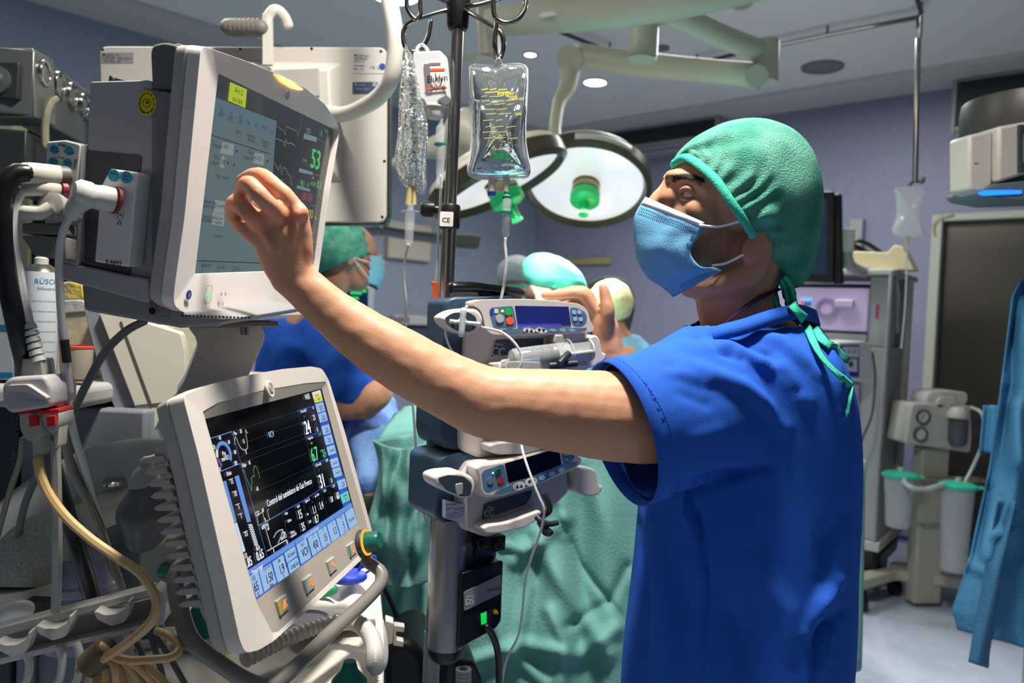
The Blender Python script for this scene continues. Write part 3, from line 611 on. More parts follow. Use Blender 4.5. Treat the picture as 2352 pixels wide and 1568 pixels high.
# screen content
W=B(); wm=[glow('v_white','#f0f3ff',1.1),glow('v_blue','#6f9be6',.85),glow('v_lightblue','#a3c8f2',.85),glow('v_yellow','#dfe22a',.9),glow('v_green','#5fe0a0',.9),mat('v_ink','#05060c',.5),glow('v_frameblue','#2f62cf',.8),glow('v_teal','#6fd6cf',.85),glow('v_purple','#7d55a8',.7),glow('v_cream','#e8e6c8',.9),glow('v_dim','#59616c',.5),glow('v_pale','#cfe2f5',.9),glow('v_softgreen','#79c98c',.7),glow('v_head','#14205a',.6)]
def lp(l,z=.001): return pxs(Lf,l,z)
A1=(460,870,4.7525); A2=(500,1100,4.126)
def z1(x,y): return (A1[0]+x/A1[2],A1[1]+y/A1[2])
def z2(x,y): return (A2[0]+x/A2[2],A2[1]+y/A2[2])
def vt(s,p,size,m=0,bold=.015,al='CENTER',sx=.66,z=.0018): x,y=Lf.px(p[0],p[1],.0005); W.mt(m).text(Lf,s,x,y,size,z,al,sx,bold)
def vq(l,m,z=.0008): W.mt(m).face(Lf,lp(l,.0005),z)
def vl(l,m,w=.0008,z=.0010): W.mt(m).line(Lf,lp(l,.0005),w,z)
# right column buttons
cb=[(z1(1215,150),z1(1300,120),z1(1338,238),z1(1250,270)),]
vq([z1(1215,148),z1(1310,118),z1(1700,1568),z1(1610,1568)],6,.0005)
vq([z1(1215,148),z1(1308,118),z1(1322,180),z1(1232,210)],9,.0009);vq([z1(1232,210),z1(1322,180),z1(1336,238),z1(1250,262)],3,.0009)
for y0_,s1,s2 in ((272,'Config. de','alarma'),(378,'Editar','tendencias'),(515,'Config.','pantalla'),(625,'Espiro-','metría'),(738,'Tendencias',''),(875,'Controles',''),(980,'Procedim.','')):
    x0=1250+(y0_-262)*.262; vq([z1(x0,y0_+6),z1(x0+84,y0_-22),z1(x0+108,y0_+72),z1(x0+24,y0_+100)],2,.0009); c=z1(x0+54,y0_+(28 if s2 else 40)); vt(s1,c,.0062,5,.01)
    if s2: vt(s2,z1(x0+60,y0_+58),.0062,5,.01)
x0=1488;y0_=1110; vq([z1(x0,y0_+6),z1(x0+88,y0_-26),z1(x0+112,y0_+66),z1(x0+26,y0_+100)],2,.0009); vt('Modo',z1(x0+62,y0_+22),.0062,5,.01); vt('monitor',z1(x0+66,y0_+52),.0062,5,.01)
vq([z1(1520,1265),z1(1608,1220),z1(1632,1320),z1(1552,1362)],7,.0009); vt('Finalizar',z1(1572,1270),.0062,5,.01); vt('caso',z1(1580,1305),.0062,5,.01)
vt('Pausa de',z1(1266,178),.0062,5,.01);vt('audio',z1(1285,215),.0062,5,.01)
vt('14:03',z1(1160,195),.0125,0)
# value panels
vl([z1(1055,350),z1(1240,296)],6,.0012);vl([z1(1055,350),z1(1140,635),z1(1225,930),z1(1300,1210)],10,.0006)
vq([z1(1058,352),z1(1240,300),z1(1246,330),z1(1066,384)],13,.0006);vq([z1(1140,640),z1(1330,585),z1(1337,612),z1(1150,672)],13,.0006);vq([z1(1225,938),z1(1398,870),z1(1405,902),z1(1236,972)],13,.0006)
vl([z1(1138,635),z1(1325,572)],6,.0012);vl([z1(1222,932),z1(1402,862)],6,.0012);vl([z1(880,1460),z1(1110,1335),z1(1300,1210),z1(1480,1135)],6,.0014)
vt('Pva cmH2O',z1(1120,350),.0062);vt('40',z1(1225,318),.0058);vt('Ppico',z1(1128,412),.0062,10);vt('Pmáx',z1(1218,370),.0055,10);vt('25',z1(1235,422),.0125);vt('24',z1(1160,532),.030,0,.05);vt('PEEP',z1(1253,490),.0055,10);vt('6',z1(1270,548),.0125)
vt('Flujo l/min',z1(1195,645),.0062);vt('12.0/4.0',z1(1297,605),.0058,12);vt('VM',z1(1208,704),.0062,4);vt('6.7',z1(1238,825),.030,4,.05);vt('VTesp ml',z1(1328,782),.0058,4);vt('477',z1(1350,832),.0125,4,.03)
vt('CO2 mmHg',z1(1280,935),.0062);vt('55/30',z1(1375,890),.0058);vt('Et',z1(1290,998),.0055,10);vt('31',z1(1320,1115),.030,0,.05);vt('Fi',z1(1410,1055),.0055,10);vt('0',z1(1425,1110),.0125)
vt('O2 %',z1(1352,1220),.0062);vt('21/18',z1(1448,1170),.0058);vt('Et',z1(1405,1240),.0055,10);vt('Fi',z1(1470,1200),.0055,10);vt('O2',z1(1363,1352),.0055,10);vt('58',z1(1428,1315),.0125);vt('60',z1(1493,1275),.0165,0,.03)
vt('Agente %',z1(1160,1325),.0062);vt('sec 10-8.4',z1(1265,1270),.0058);vt('Et',z1(1215,1345),.0055,10);vt('Fi',z1(1288,1305),.0055,10);vt('Sev',z1(1165,1475),.006);vt('1.1',z1(1237,1430),.0165,0,.03);vt('1.4',z1(1312,1382),.0165,0,.03);vt('CAM',z1(1188,1560),.006);vt('0.7',z1(1263,1530),.0165,0,.03)
vt('Resp',z1(930,1465),.0062);vt('40/10',z1(1062,1392),.0058);vt('15',z1(1080,1480),.0185,0,.04);vt('FR/min',z1(965,1545),.006)
vt('35',z2(803,452),.0165,0,.03);vt('Distens.',z2(702,500),.006);vt('ml/cmH2O',z2(712,530),.006)
vl([z1(878,1465),z1(920,1568),z2(668,590)],10,.0006);vl([z1(1115,1340),z1(1150,1470),z2(862,465)],10,.0006);vl([z1(1305,1215),z1(1340,1330),z2(1035,350)],10,.0006)
# gauge
cx,cy_=Lf.px(*z1(255,830),.0005)
for a0,a1,m in ((-38,145,1),(145,168,9),(168,180,9),(182,232,8)):
    pl=[]
    for r in (.0125,.0175):
        seg=[(cx+r*math.cos(R_(a)),cy_+r*math.sin(R_(a))) for a in np.linspace(a0,a1,22)]; pl.append(seg)
    for i in range(21): W.mt(m).face(Lf,[pl[0][i],pl[1][i],pl[1][i+1],pl[0][i+1]],.0010)
vt('Pva',z1(248,812),.0085);vt('cmH2O',z1(262,866),.0082)
for s,x,y in (('40',203,645),('60',303,690),('80',370,800),('100',375,920),('20',140,745),('0',207,985)): vt(s,z1(x,y),.0075)
vl([z1(108,650),z1(340,575)],1,.0010);vl([z1(340,575),z1(420,850),z1(520,1210),z1(600,1500),z2(465,730)],1,.0006);vl([z1(215,1010),z1(428,925)],1,.0010)
# flow bars
vt('l/min',z1(303,1030),.0085)
for s,x,y in (('15',335,1120),('10',372,1255),('5',408,1393),('1',437,1500)): vt(s,z1(x,y),.0095); vl([z1(x-28,y-18),z1(x+18,y-34)],0,.0006)
vt('0.5',z2(263,520),.0085);vl([z2(240,505),z2(278,490)],0,.0006)
vq([z1(238,1125),z1(278,1108),z1(395,1550),z1(360,1568)],1);vq([z2(155,425),z2(180,408),z2(262,680),z2(232,700)],11)
vq([z1(372,1065),z1(418,1050),z1(552,1555),z1(510,1568)],1)
for i in range(20):
    for j in range(4):
        if (i+j)%2==0:
            x=287+j*9+i*3.2; y=430+i*10.5-j*2.5; vq([z2(x,y),z2(x+9,y-3),z2(x+12,y+7),z2(x+3,y+10.5)],0)
vq([z1(360,1568),z1(396,1550),z2(178,405),z2(155,420)],8,.0009)
vt('O2',z2(256,725),.0085);vt('Aire',z2(372,652),.009);vt('.85',z2(290,785),.0165,0,.03);vt('0.65',z2(393,720),.0165,0,.03)
# traces
for l in ((z1(340,575),z1(1070,352)),(z1(520,680),z1(1090,480)),(z1(430,850),z1(1120,600)),(z1(440,920),z1(1140,650)),(z1(640,1025),z1(1160,810)),(z1(545,1262),z1(1225,950)),(z1(570,1420),z1(720,1360))):
    n=46
    for i in range(n): 
        a=i/n; c=(i+.45)/n; vl([(l[0][0]+(l[1][0]-l[0][0])*a,l[0][1]+(l[1][1]-l[0][1])*a),(l[0][0]+(l[1][0]-l[0][0])*c,l[0][1]+(l[1][1]-l[0][1])*c)],10,.0006)
vl([z1(374,715),z1(372,660),z1(380,628),z1(395,660),z1(420,720),z1(450,765),z1(485,778),z1(515,755),z1(505,660),z1(497,600),z1(492,550),z1(502,580),z1(515,590)],9,.0008)
vl([z1(455,1000),z1(475,995),z1(500,1080),z1(530,1150),z1(558,1225),z1(560,1130),z1(555,1085),z1(570,1060),z1(590,1060),z1(575,990),z1(590,950),z1(610,955),z1(630,1020),z1(648,1082)],12,.0008)
for s,x,y in (('Pva',370,594),('30',432,573),('15',463,683),('0',490,800),('Flujo',468,940),('45',528,915),('-45',612,1202),('CO2',613,1468),('40',672,1435),('0',700,1540)): vt(s,z1(x,y),.0078)
vt('VCV',z1(765,607),.0125,2,.04)
x,y=Lf.px(*z1(718,1370),.0005); W.mt(0).text(Lf,'Control del suministro de Gas Fresco',x,y+.0005,.0125,.0018,'LEFT',.74,.02)
vl([z2(385,440),z2(370,360),z2(395,330),z2(420,312),z2(440,380),z2(455,400),z2(490,385),z2(475,330),z2(468,300),z2(480,285)],9,.0008)
vl([z2(385,440),z2(595,325)],1,.001);vt('Vol',z2(458,432),.0085);vt('ml',z2(470,466),.008);vt('600',z2(422,455),.008)
vl([z2(440,425),z2(505,650)],0,.0009);vl([z2(468,682),z2(650,575)],0,.0009);vl([z2(530,555),z2(548,515),z2(580,485),z2(615,476),z2(600,540),z2(570,610)],0,.0008)
vt('Pva',z2(620,508),.008);vt('cmH2O',z2(616,550),.008);vt('0',z2(523,680),.008);vt('30',z2(648,600),.008)
# bottom bar
vq([z2(278,865),z2(1262,220),z2(1335,415),z2(365,1140)],6,.0006)
vq([z2(280,866),z2(722,582),z2(732,625),z2(290,915)],1,.0008);vq([z2(726,580),z2(1262,222),z2(1276,262),z2(740,622)],1,.0008)
vt('Fresco total',z2(368,855),.0085,0);vt('Controles del ventilador',z2(880,505),.0082,11,.01)
def cell(a,b_,c,d_): vq([z2(*a),z2(*b_),z2(*c),z2(*d_)],2,.0010)
cell((300,920),(380,872),(430,1078),(368,1125));cell((388,868),(500,795),(555,980),(440,1072));cell((515,785),(615,715),(672,910),(568,982));cell((628,700),(728,635),(750,725),(655,795));cell((660,800),(752,738),(778,830),(682,898))
cell((742,625),(835,562),(885,740),(790,808));cell((848,555),(935,498),(985,665),(898,732));cell((942,492),(1022,440),(1072,605),(992,660));cell((1032,435),(1108,382),(1155,545),(1080,600));cell((1118,378),(1192,325),(1238,488),(1165,540));cell((1202,318),(1275,265),(1325,420),(1250,480))
def bt(s,x,y,size,m=5,bold=.03): vt(s,z2(x,y),size,m,bold,z=.0022)
bt('65',353,1020,.0165);bt('1.50',478,937,.0165);bt('1.9',596,855,.0175);bt('O2',330,940,.008);bt('%',375,1092,.008);bt('Flujo total',452,835,.0072,5,0);bt('l/min',498,1003,.007);bt('Sev',570,772,.008);bt('%',615,918,.007);bt('I',633,800,.0165,5,.08)
bt('El Control',688,712,.0078);bt('Config Gas',718,815,.0078);bt('VCV',818,690,.0165);bt('Modo',795,620,.0072,5,0);bt('450',917,622,.0165);bt('VT',893,545,.0072,5,0);bt('ml',932,685,.0068,5,0);bt('15',1012,557,.0165);bt('FR',990,482,.0072,5,0);bt('/min',1030,618,.0068,5,0);bt('1:2',1100,492,.0155);bt('I:E',1078,425,.0072,5,0);bt('5',1184,436,.0165);bt('PEEP',1160,365,.0068,5,0);bt('cmH2O',1198,490,.006,5,0);bt('Más ajustes',1262,378,.0078,5,.01)
part('screen_image',W,wm,ML,smooth=False)
# four keys under the screen
km=[mat('key_beige','#aaa398',.4)]; amber=glow('key_amber','#ff9a2a',1.5)
for (p,colr,kind) in ((z2(618,1190),'#c8ab17',0),(z2(868,990),'#7fb0ad',1),(z2(1086,815),'#a39c92',2),(z2(1272,665),'#1f8c74',3)):
    x,y=Lf.px(p[0],p[1],.006); k=B().box(Lf,x-.0135,x+.0135,y-.010,y+.010,.001,.0068,.0015); o=part('function_key',k,km[0],ML,bev=.001)
    k=B().box(Lf,x-.0130,x-.0075,y-.0095,y+.0095,.0068,.0072); part('key_band',k,mat('band'+colr,colr,.5),o)
    k=B(); s=.0055; c=(x+.003,y)
    def ln(l): k.line(Lf,[(c[0]+a*s,c[1]+b_*s) for a,b_ in l],.0009,.0073)
    if kind==0: ln([(-.9,-.8),(0,.9),(.9,-.8),(-.9,-.8)]);ln([(-.5,-.5),(.1,.3),(.5,-.5)]);ln([(-1,-1),(1,1)])
    elif kind==1: ln([(-1,-.8),(-.8,.6),(0,.8),(.2,-.2),(-.6,-.3)]);ln([(.5,.9),(1,.9),(1,-.9),(.5,-.9),(.5,.9)])
    elif kind==2: ln([(-1,.3),(-.4,.9),(0,.1),(-.6,-.2),(-1,.3)]);ln([(.2,-.6),(.6,0),(1,-.6),(.6,-1),(.2,-.6)]);ln([(-.2,0),(.4,-.3)])
    else: ln([(-.7,-.9),(-.7,.7),(.3,.8),(.9,.1),(.8,-.8),(-.7,-.9)]);ln([(-.2,-.3),(.3,-.1)])
    part('key_symbol',k,amber,o,smooth=False)
# dial
x,y=Lf.px(838,1246,.012); b=B().disc(Lf,x,y,.0225,.004,.014,32); part('dial_boss',b,dgrey,ML,bev=.002)
b=B().ring(Lf,x,y,.0185,.0212,.012,.0165,36); part('dial_light_ring',b,glow('ring_amber','#ff9a1e',1.7),ML)
b=B().lathe(Lf(x,y,.014),Lf.n,[(.017,0),(.0178,.004),(.0165,.012),(.0150,.022),(.0135,.0245),(.0001,.0250)],32); part('green_dial',b,mat('dial_green','#0f5f50',.3),ML)
# grey handle loop below
hb=mat('handle_tube','#77746e',.35)
l=PX([(412,1300,1.07),(402,1330,1.05),(414,1400,1.02),(440,1470,1.0),(500,1520,1.0),(575,1566,1.01),(622,1572,1.03),(680,1530,1.08),(760,1452,1.16),(830,1388,1.24),(873,1340,1.30),(876,1315,1.32),(845,1290,1.33)])
b=B().tube(l,[.011]*4+[.0105]*9,12,70); part('handle_loop',b,hb,ML)
b=B().tube([l[0],Lf(0,.03,-.06)],.010,10,smooth=False).tube([l[-1],Lf(LWd,-.0,-.03)],.010,10,smooth=False); part('handle_end',b,hb,ML)
# ================================================================ infusion stand with pumps
D=1.45
def vfr(px,py,d,yaw=0,lean=0,tilt=0): return yawfr(px,py,d,yaw,tilt,lean)
base=P(1000,1568,D); PXX=base.x; PYY=base.y
# the pole stands vertically; find its x so that it passes (1052,60) .. (988,1500)
pt=P(1050,90,D); pole=V((pt.x,pt.y,0))
def pz(py): # height of the pole at pixel row
    r=ray(1176,py); 
    lo,hi=-1,4
    for _ in range(50):
        m=(lo+hi)/2
        if proj(V((pole.x,pole.y,m)))[1]>py: lo=m
        else: hi=m
    return lo
ST=thing('infusion_stand','tall steel infusion stand with black hook hub, hooks at the top edge of the photo','infusion stand',pole)
b=B().cyl(pole+V((0,0,pz(490))),pole+V((0,0,pz(50))),.0112,24); part('upper_tube',b,steel,ST)
b=B().cyl(pole+V((0,0,pz(1460))),pole+V((0,0,pz(480))),.0135,24); part('lower_tube',b,steel,ST)
b=B().cyl(pole+V((0,0,.08)),pole+V((0,0,pz(1450))),.0155,24); part('foot_tube',b,mat('tube_grey','#8d8d90',.35),ST)
b=B(); 
for k in range(5):
    a=R_(72*k+20); q=pole+V((.30*math.cos(a),.30*math.sin(a),.075)); b.tube([pole+V((0,0,.10)),q],[.02,.013],10,smooth=False)
part('star_base',b,dgrey,ST)
for k in range(5):
    a=R_(72*k+20); q=pole+V((.30*math.cos(a),.30*math.sin(a),0)); b=B().cyl(q+V((-.012,0,.03)),q+V((.012,0,.03)),.03,16); part('caster',b,black,ST)
h=pole
zt=pz(35); b=B().lathe(pole+V((0,0,pz(68))),(0,0,1),[(.0165,0),(.0195,.006),(.0225,pz(10)-pz(68)),(.0225,pz(-6)-pz(68)),(.018,pz(-12)-pz(68))],24); part('hook_hub',b,black,ST)
hk=mat('hook_steel','#8c867d',.2,1)
for l in ([(1048,20,D),(1010,28,D-.01),(950,48,D-.02),(930,62,D-.02),(926,85,D-.02),(932,110,D-.02),(950,119,D-.015),(970,108,D-.01),(983,85,D-.01),(990,50,D-.01)],
          [(1060,20,D),(1090,35,D-.06),(1130,60,D-.10),(1150,75,D-.11),(1157,100,D-.11),(1150,130,D-.11),(1141,135,D-.12),(1137,110,D-.13),(1137,80,D-.13),(1141,55,D-.13)],
          [(1060,15,D),(1100,10,D-.05),(1145,-2,D-.1),(1180,-14,D-.12),(1205,-4,D-.13),(1205,20,D-.135),(1188,44,D-.14),(1160,53,D-.14),(1138,40,D-.14),(1133,15,D-.14),(1133,-20,D-.14)],
          [(1046,12,D),(1020,2,D),(985,-14,D-.02),(940,-14,D-.03),(934,10,D-.03),(942,32,D-.03),(956,45,D-.03),(965,35,D-.03),(965,10,D-.03),(965,-20,D-.03)]):
    part('hook',B().tube(PX(l),.0042,10,60,round_=True),hk,ST)
# height clamp
cf=vfr(1030,500,D-.02,10)
b=B(); z1_,z2_=pz(526),pz(470); b.lathe(pole+V((0,0,z1_)),(0,0,1),[(.017,0),(.019,.004),(.019,z2_-z1_-.004),(.017,z2_-z1_)],24); part('height_clamp',b,black,ST)
b=B(); q=pole+V((0,0,pz(483))); b.lathe(q+V((-.018,0,0)),(-1,-.2,0),[(.008,0),(.008,.010),(.0145,.013),(.0145,.030),(.010,.036)],18); part('clamp_knob',b,black,ST)
b=B(); q=vfr(1027,503,D-.0195,0); b.box(q,-.013,.011,-.013,.013,-.001,.0015,.002); b.mt(1).text(q,'CE',-.002,-.002,.012,.0018,'CENTER',1,.05); part('clamp_label',b,[paper,ink],ST)
# ---------------- pumps
pw=mat('pump_white','#c9c4be',.35); pn=mat('pump_navy','#27425c',.4); pn2=mat('pump_panel','#4f7391',.42); pg_=mat('pump_grey','#8d8e90',.4)
def lens(fr,c,pts,z): return rnd(pxs(fr,pts,z),.004)
def pump(name,label,fr,body,back,face,panel,disp,keys,strip,cclab,ledge,lensp,cap,screen,active,depthb=.10):
    t=thing(name,label,'syringe pump',fr(*fr.px(*body[0])),'syringe pumps stacked on the infusion stand')
    b=B().prism(fr,rnd(pxs(fr,body),.008),-.002,-depthb); part('pump_body',b,pw if active else mat('pump_white2','#b9b5b1',.35),t,bev=.006,seg=3)
    if back: b=B().prism(fr,rnd(pxs(fr,back,-.02),.01),-.02,-depthb-.03); part('navy_back',b,pn,t,bev=.005,seg=3)
    if face:
        b=B().prism(fr,rnd(pxs(fr,face,.03),.012,5),-.004,.030); part('control_head',b,pw,t,bev=.006,seg=3)
        b=B().prism(fr,rnd(pxs(fr,panel,.031),.006),.028,.0308); part('left_key_panel',b,pn2,t)
        b=B().prism(fr,rnd(pxs(fr,keys,.031),.010),.028,.0308); part('right_key_panel',b,pn2,t)
        b=B().prism(fr,pxs(fr,disp,.031),.028,.0309); part('display',b,screen,t)
        b=B().prism(fr,rnd(pxs(fr,strip,.031),.004),.028,.0310); part('key_strip',b,pn2,t)
    if cclab:
        b=B().prism(fr,rnd(pxs(fr,cclab),.002),-.004,.001); part('name_plate',b,mat('plate_navy','#23394b',.4),t)
    if ledge: b=B().prism(fr,rnd(pxs(fr,ledge,.02),.010,5),-.004,.030); part('syringe_ledge',b,pw,t,bev=.006,seg=3)
    return t
# upper pump
Fu=vfr(1200,720,1.38,22,-3)
def dec(s,px_,py_,size,m,par,fr=None,z=.0315,bold=.02,sx=1): 
    fr=fr or Fu; x,y=fr.px(px_,py_,z); b=B().text(fr,s,x,y,size,z,'CENTER',sx,bold); return part('lettering',b,m,par,smooth=False)
scb=mat('pump_screen_on','#0b1230',.15,emit='#23307e',es=.55); scoff=mat('pump_screen_off','#050303',.12)
PU=pump('syringe_pump','upper lit syringe pump with blue display, full syringe clamped below it',Fu,
 [(1075,700),(1100,690),(1330,705),(1352,760),(1350,800),(1120,842),(1068,835)],[(1022,692),(1040,682),(1180,678),(1180,860),(1016,850)],
 [(1078,695),(1100,688),(1200,686),(1270,690),(1330,697),(1350,710),(1357,740),(1366,752),(1362,762),(1290,768),(1180,770),(1128,768),(1115,755),(1112,740),(1106,712)],
 [(1124,712),(1130,706),(1178,702),(1188,749),(1134,751)],[(1183,702),(1306,704),(1312,747),(1190,749)],[(1308,704),(1330,708),(1346,718),(1349,735),(1340,746),(1314,747)],
 [(1152,757),(1165,755),(1350,752),(1335,758),(1250,765),(1175,765)],[(1138,786),(1142,780),(1248,776),(1247,790),(1238,808),(1130,818)],
 [(1120,833),(1180,828),(1290,832),(1350,836),(1340,852),(1130,850)],None,None,scb,True)
# screen content of the upper pump
def qd(fr,l,z,m,par,nm): return part(nm,B().prism(fr,pxs(fr,l,z),z-.001,z),m,par,smooth=False)
qd(Fu,[(1189,744),(1289,743),(1290,748),(1190,749)],.0314,glow('pump_line','#4a3fd0',.9),PU,'screen_line')
b=B(); 
for c,px_,py_,r in ((0,1168,716,.0062),(1,1171,736,.0066),(2,1148,731,.0072)):
    x,y=Fu.px(px_,py_,.031); b.mt(c).disc(Fu,x,y,r,.0308,.0325)
x,y=Fu.px(1130,715,.031); b.mt(3).disc(Fu,x,y,.0032,.0308,.0314,16,.0055); x,y=Fu.px(1140,714,.031); b.mt(4).box(Fu,x-.0035,x+.0035,y-.0035,y+.0035,.0308,.0314); x,y=Fu.px(1154,714,.031); b.mt(5).disc(Fu,x,y,.0022,.0308,.0316)
part('control_key',b,[mat('key_green','#1f9a48',.4,emit='#1f9a48',es=.3),mat('key_red','#e04a26',.4,emit='#e04a26',es=.4),mat('key_silver','#aeb3b6',.4),mat('key_blue','#1c3fc0',.4),mat('key_cream','#d6d6c8',.5),glow('led_yellow','#ffe65a',2)],PU)
b=B()
for px_,py_ in ((1319,717),(1331,717),(1321,732),(1334,733)): x,y=Fu.px(px_,py_,.031); b.disc(Fu,x,y,.0038,.0308,.0318)
part('soft_key',b,mat('soft_key','#9db9cc',.4),PU)
b=B(); 
for px_,r in ((1215,.011),(1243,.011)): x,y=Fu.px(px_,759,.0312); b.mt(0).disc(Fu,x,y,r,.0308,.0320,24,.0042); b.mt(1).text(Fu,'▲▲' if px_<1230 else '▼▼',x,y,.008,.0323)
for px_ in (1270,1293,1314): x,y=Fu.px(px_,758,.0312); b.mt(2).disc(Fu,x,y,.006,.0308,.0316,16,.0025)
part('arrow_key',b,[mat('key_white','#d6dadb',.4),ink,mat('pale_key','#84a4ba',.4)],PU)
dec('CC',1144,808,.022,mat('print_grey','#a9aaa8',.5),PU,z=.0016,bold=.03,sx=.8); dec('Alaris',1146,790,.007,MATS['print_grey'],PU,z=.0016); dec('Plus',1178,790,.007,mat('print_rust','#8a4a3a',.5),PU,z=.0016)
# black carrying handle on top
t=PU; b=B().tube([Fu(*Fu.px(1040,661,-.05),-.05),Fu(*Fu.px(1090,661,-.05),-.05),Fu(*Fu.px(1150,668,-.05),-.05),Fu(*Fu.px(1192,674,-.05),-.05)],.0145,14,20,rb=.011,hint=(0,1,0),round_=True); b.tube([Fu(*Fu.px(1100,672,-.05),-.05),Fu(*Fu.px(1186,680,-.05),-.05)],.010,12,smooth=False); part('carry_handle',b,mat('handle_black','#17171a',.28),t)
b=B().prism(Fu,pxs(Fu,[(1034,668),(1096,668),(1096,690),(1040,692)],-.05),-.04,-.06); part('handle_foot',b,pg_,t,bev=.002)
# pointed extension-line holder on the left flank
def flank(t,fr,pts,inner,z0,z1):
    b=B().prism(fr,rnd(pxs(fr,pts,z1),.01,5),z0,z1); part('flank_pod',b,pw,t,bev=.005,seg=3)
    b=B().prism(fr,rnd(pxs(fr,inner,z1),.006,5),z1-.002,z1+.0012); part('pod_recess',b,mat('pod_dark','#2c3b46',.35),t)
flank(PU,Fu,[(1010,730),(1035,714),(1070,708),(1098,710),(1110,728),(1108,750),(1095,766),(1065,770),(1040,760),(1022,748)],[(1020,731),(1040,718),(1075,716),(1094,728),(1095,750),(1080,762),(1050,760),(1030,748)],-.01,.038)
b=B(); x,y=Fu.px(1062,740,.045); c=Fu(x,y,.045); b.tube([c-Fu.v*.019,c+Fu.v*.019],.0055,12,6,rb=.009,round_=True); b.tube([c-Fu.u*.022,c+Fu.u*.03],.0032,10,smooth=False); b.ell(c,(Fu.u,Fu.v,Fu.n),(.0085,.0085,.005),16,8)
solo('luer_valve',b,mat('valve_clear','#c9d2d6',.2,alpha=.85),'clear wing valve sitting in the pointed side pod of the upper pump','valve')
lt=mat('line_clear','#cfd5d6',.25,alpha=.85)
cable('infusion_line',[Fu(*Fu.px(1080,742,.047),.047)]+PX([(1110,752,1.32),(1150,762,1.31),(1180,785,1.30),(1197,815,1.30),(1195,842,1.30),(1178,852,1.31),(1150,848,1.32),(1148,835,1.33),(1160,828,1.335)]),.0022,lt,'clear infusion line looping from the side pod of the upper pump to the syringe tip','tube')
cable('infusion_line',[Fu(*Fu.px(1046,740,.047),.047)]+PX([(1025,745,1.31),(1024,770,1.31),(1035,800,1.32),(1060,835,1.34),(1090,870,1.36)]),.0020,lt,'clear infusion line dropping down the left flank of the upper pump','tube')
# plunger drive at the right end
def drive(t,fr,pts,bar,z0=-.06,z1=.01,hook=None):
    b=B().prism(fr,rnd(pxs(fr,pts,z1),.008,5),z0,z1); part('plunger_drive',b,pw,t,bev=.005,seg=3)
    b=B().tube([fr(*fr.px(*bar[0]),-.03),fr(*fr.px(*bar[1]),-.03)],.016,14,smooth=False); part('drive_bar',b,pg_,t)
drive(PU,Fu,[(1352,775),(1368,768),(1378,778),(1384,810),(1393,812),(1392,826),(1384,830),(1378,840),(1350,846),(1345,835),(1352,800)],((1300,790),(1356,800)))
# syringe
SY=thing('syringe','clear syringe clamped under the upper pump, black plunger inside','syringe',Fu(*Fu.px(1200,842)))
s0=P(1178,828,1.335); s1=P(1302,812,1.375); s2=P(1352,804,1.40); ax=(s1-s0).normalized()
L1=(s1-s0).length
glass=mat('syringe_glass','#e8eef0',.08,alpha=.24,spec=.9)
b=B().lathe(s0,ax,[(.004,-.022),(.0042,-.008),(.018,-.002),(.0205,.004),(.0205,L1),(.026,L1),(.026,L1+.003),(.020,L1+.003)],28,cap=False); part('barrel',b,glass,SY)
b=B().lathe(s0,ax,[(.0035,-.020),(.0035,-.008),(.0168,0),(.0192,.004),(.0192,L1*.60)],24); part('fluid',b,mat('fluid','#7d888e',.15,alpha=.22),SY)
b=B().lathe(s0+ax*(L1*.60),ax,[(.012,-.006),(.0194,0),(.0194,.004),(.0182,.006),(.0182,.012),(.0194,.014),(.0194,.018)],24); part('plunger_seal',b,mat('seal_black','#16181b',.4),SY)
q=s0+ax*(L1*.60+.018); b=B()
for k in range(2):
    u=ax.cross(V((0,0,1))).normalized() if k else V((0,0,1)); f=Fr(q,ax,u); b.box(f,0,(s2-q).length,-.016,.016,-.0012,.0012)
b.lathe(s2,ax,[(.019,0),(.019,.003)],20); part('plunger_rod',b,mat('rod_white','#bcbfbf',.4,alpha=.9),SY)
b=B()
yv=(V((0,0,1))-ax*ax.z).normalized(); fs_=Fr(s0,ax,yv)
for i in range(22):
    a0=R_(-20); n=6; l=.007 if i%5==0 else .004
    for j in range(n):
        t0=R_(60)-j*l/.0206/n; t1=R_(60)-(j+1)*l/.0206/n
        x=.012+i*(L1-.02)/22; nn=fs_.n
        b.add([fs_(x,.0208*math.sin(t0),.0208*math.cos(t0)),fs_(x+.0006,.0208*math.sin(t0),.0208*math.cos(t0)),fs_(x+.0006,.0208*math.sin(t1),.0208*math.cos(t1)),fs_(x,.0208*math.sin(t1),.0208*math.cos(t1))],[(0,1,2,3)])
part('scale_marks',b,mat('scale_ink','#3b4046',.5),SY,smooth=False)
b=B().prism(Fu,rnd(pxs(Fu,[(1273,768),(1292,768),(1296,784),(1290,800),(1276,800),(1270,785)],.03),.003),-.0,.034); part('syringe_clamp',b,pg_,PU,bev=.003)
b=B().tube(PX([(1285,835,1.33),(1296,822,1.34),(1306,812,1.35)]),.006,10).tube(PX([(1262,840,1.34),(1325,834,1.35)]),.006,10,smooth=False); part('finger_clip',b,mat('clip_dark','#1f2a33',.35),PU)
# middle pump: mostly behind the arm
Fm=vfr(1180,960,1.40,30,0)
PM=pump('syringe_pump','middle syringe pump of the stack, mostly hidden behind the reaching arm',Fm,[(1062,860),(1330,850),(1340,1000),(1200,1052),(1100,1052),(1062,1035)],[(1016,900),(1120,880),(1120,1048),(1020,1030),(1012,1000)],None,None,None,None,None,None,
 [(1115,1020),(1150,1012),(1240,1016),(1245,1030),(1200,1040),(1140,1042),(1120,1036)],None,None,None,True)
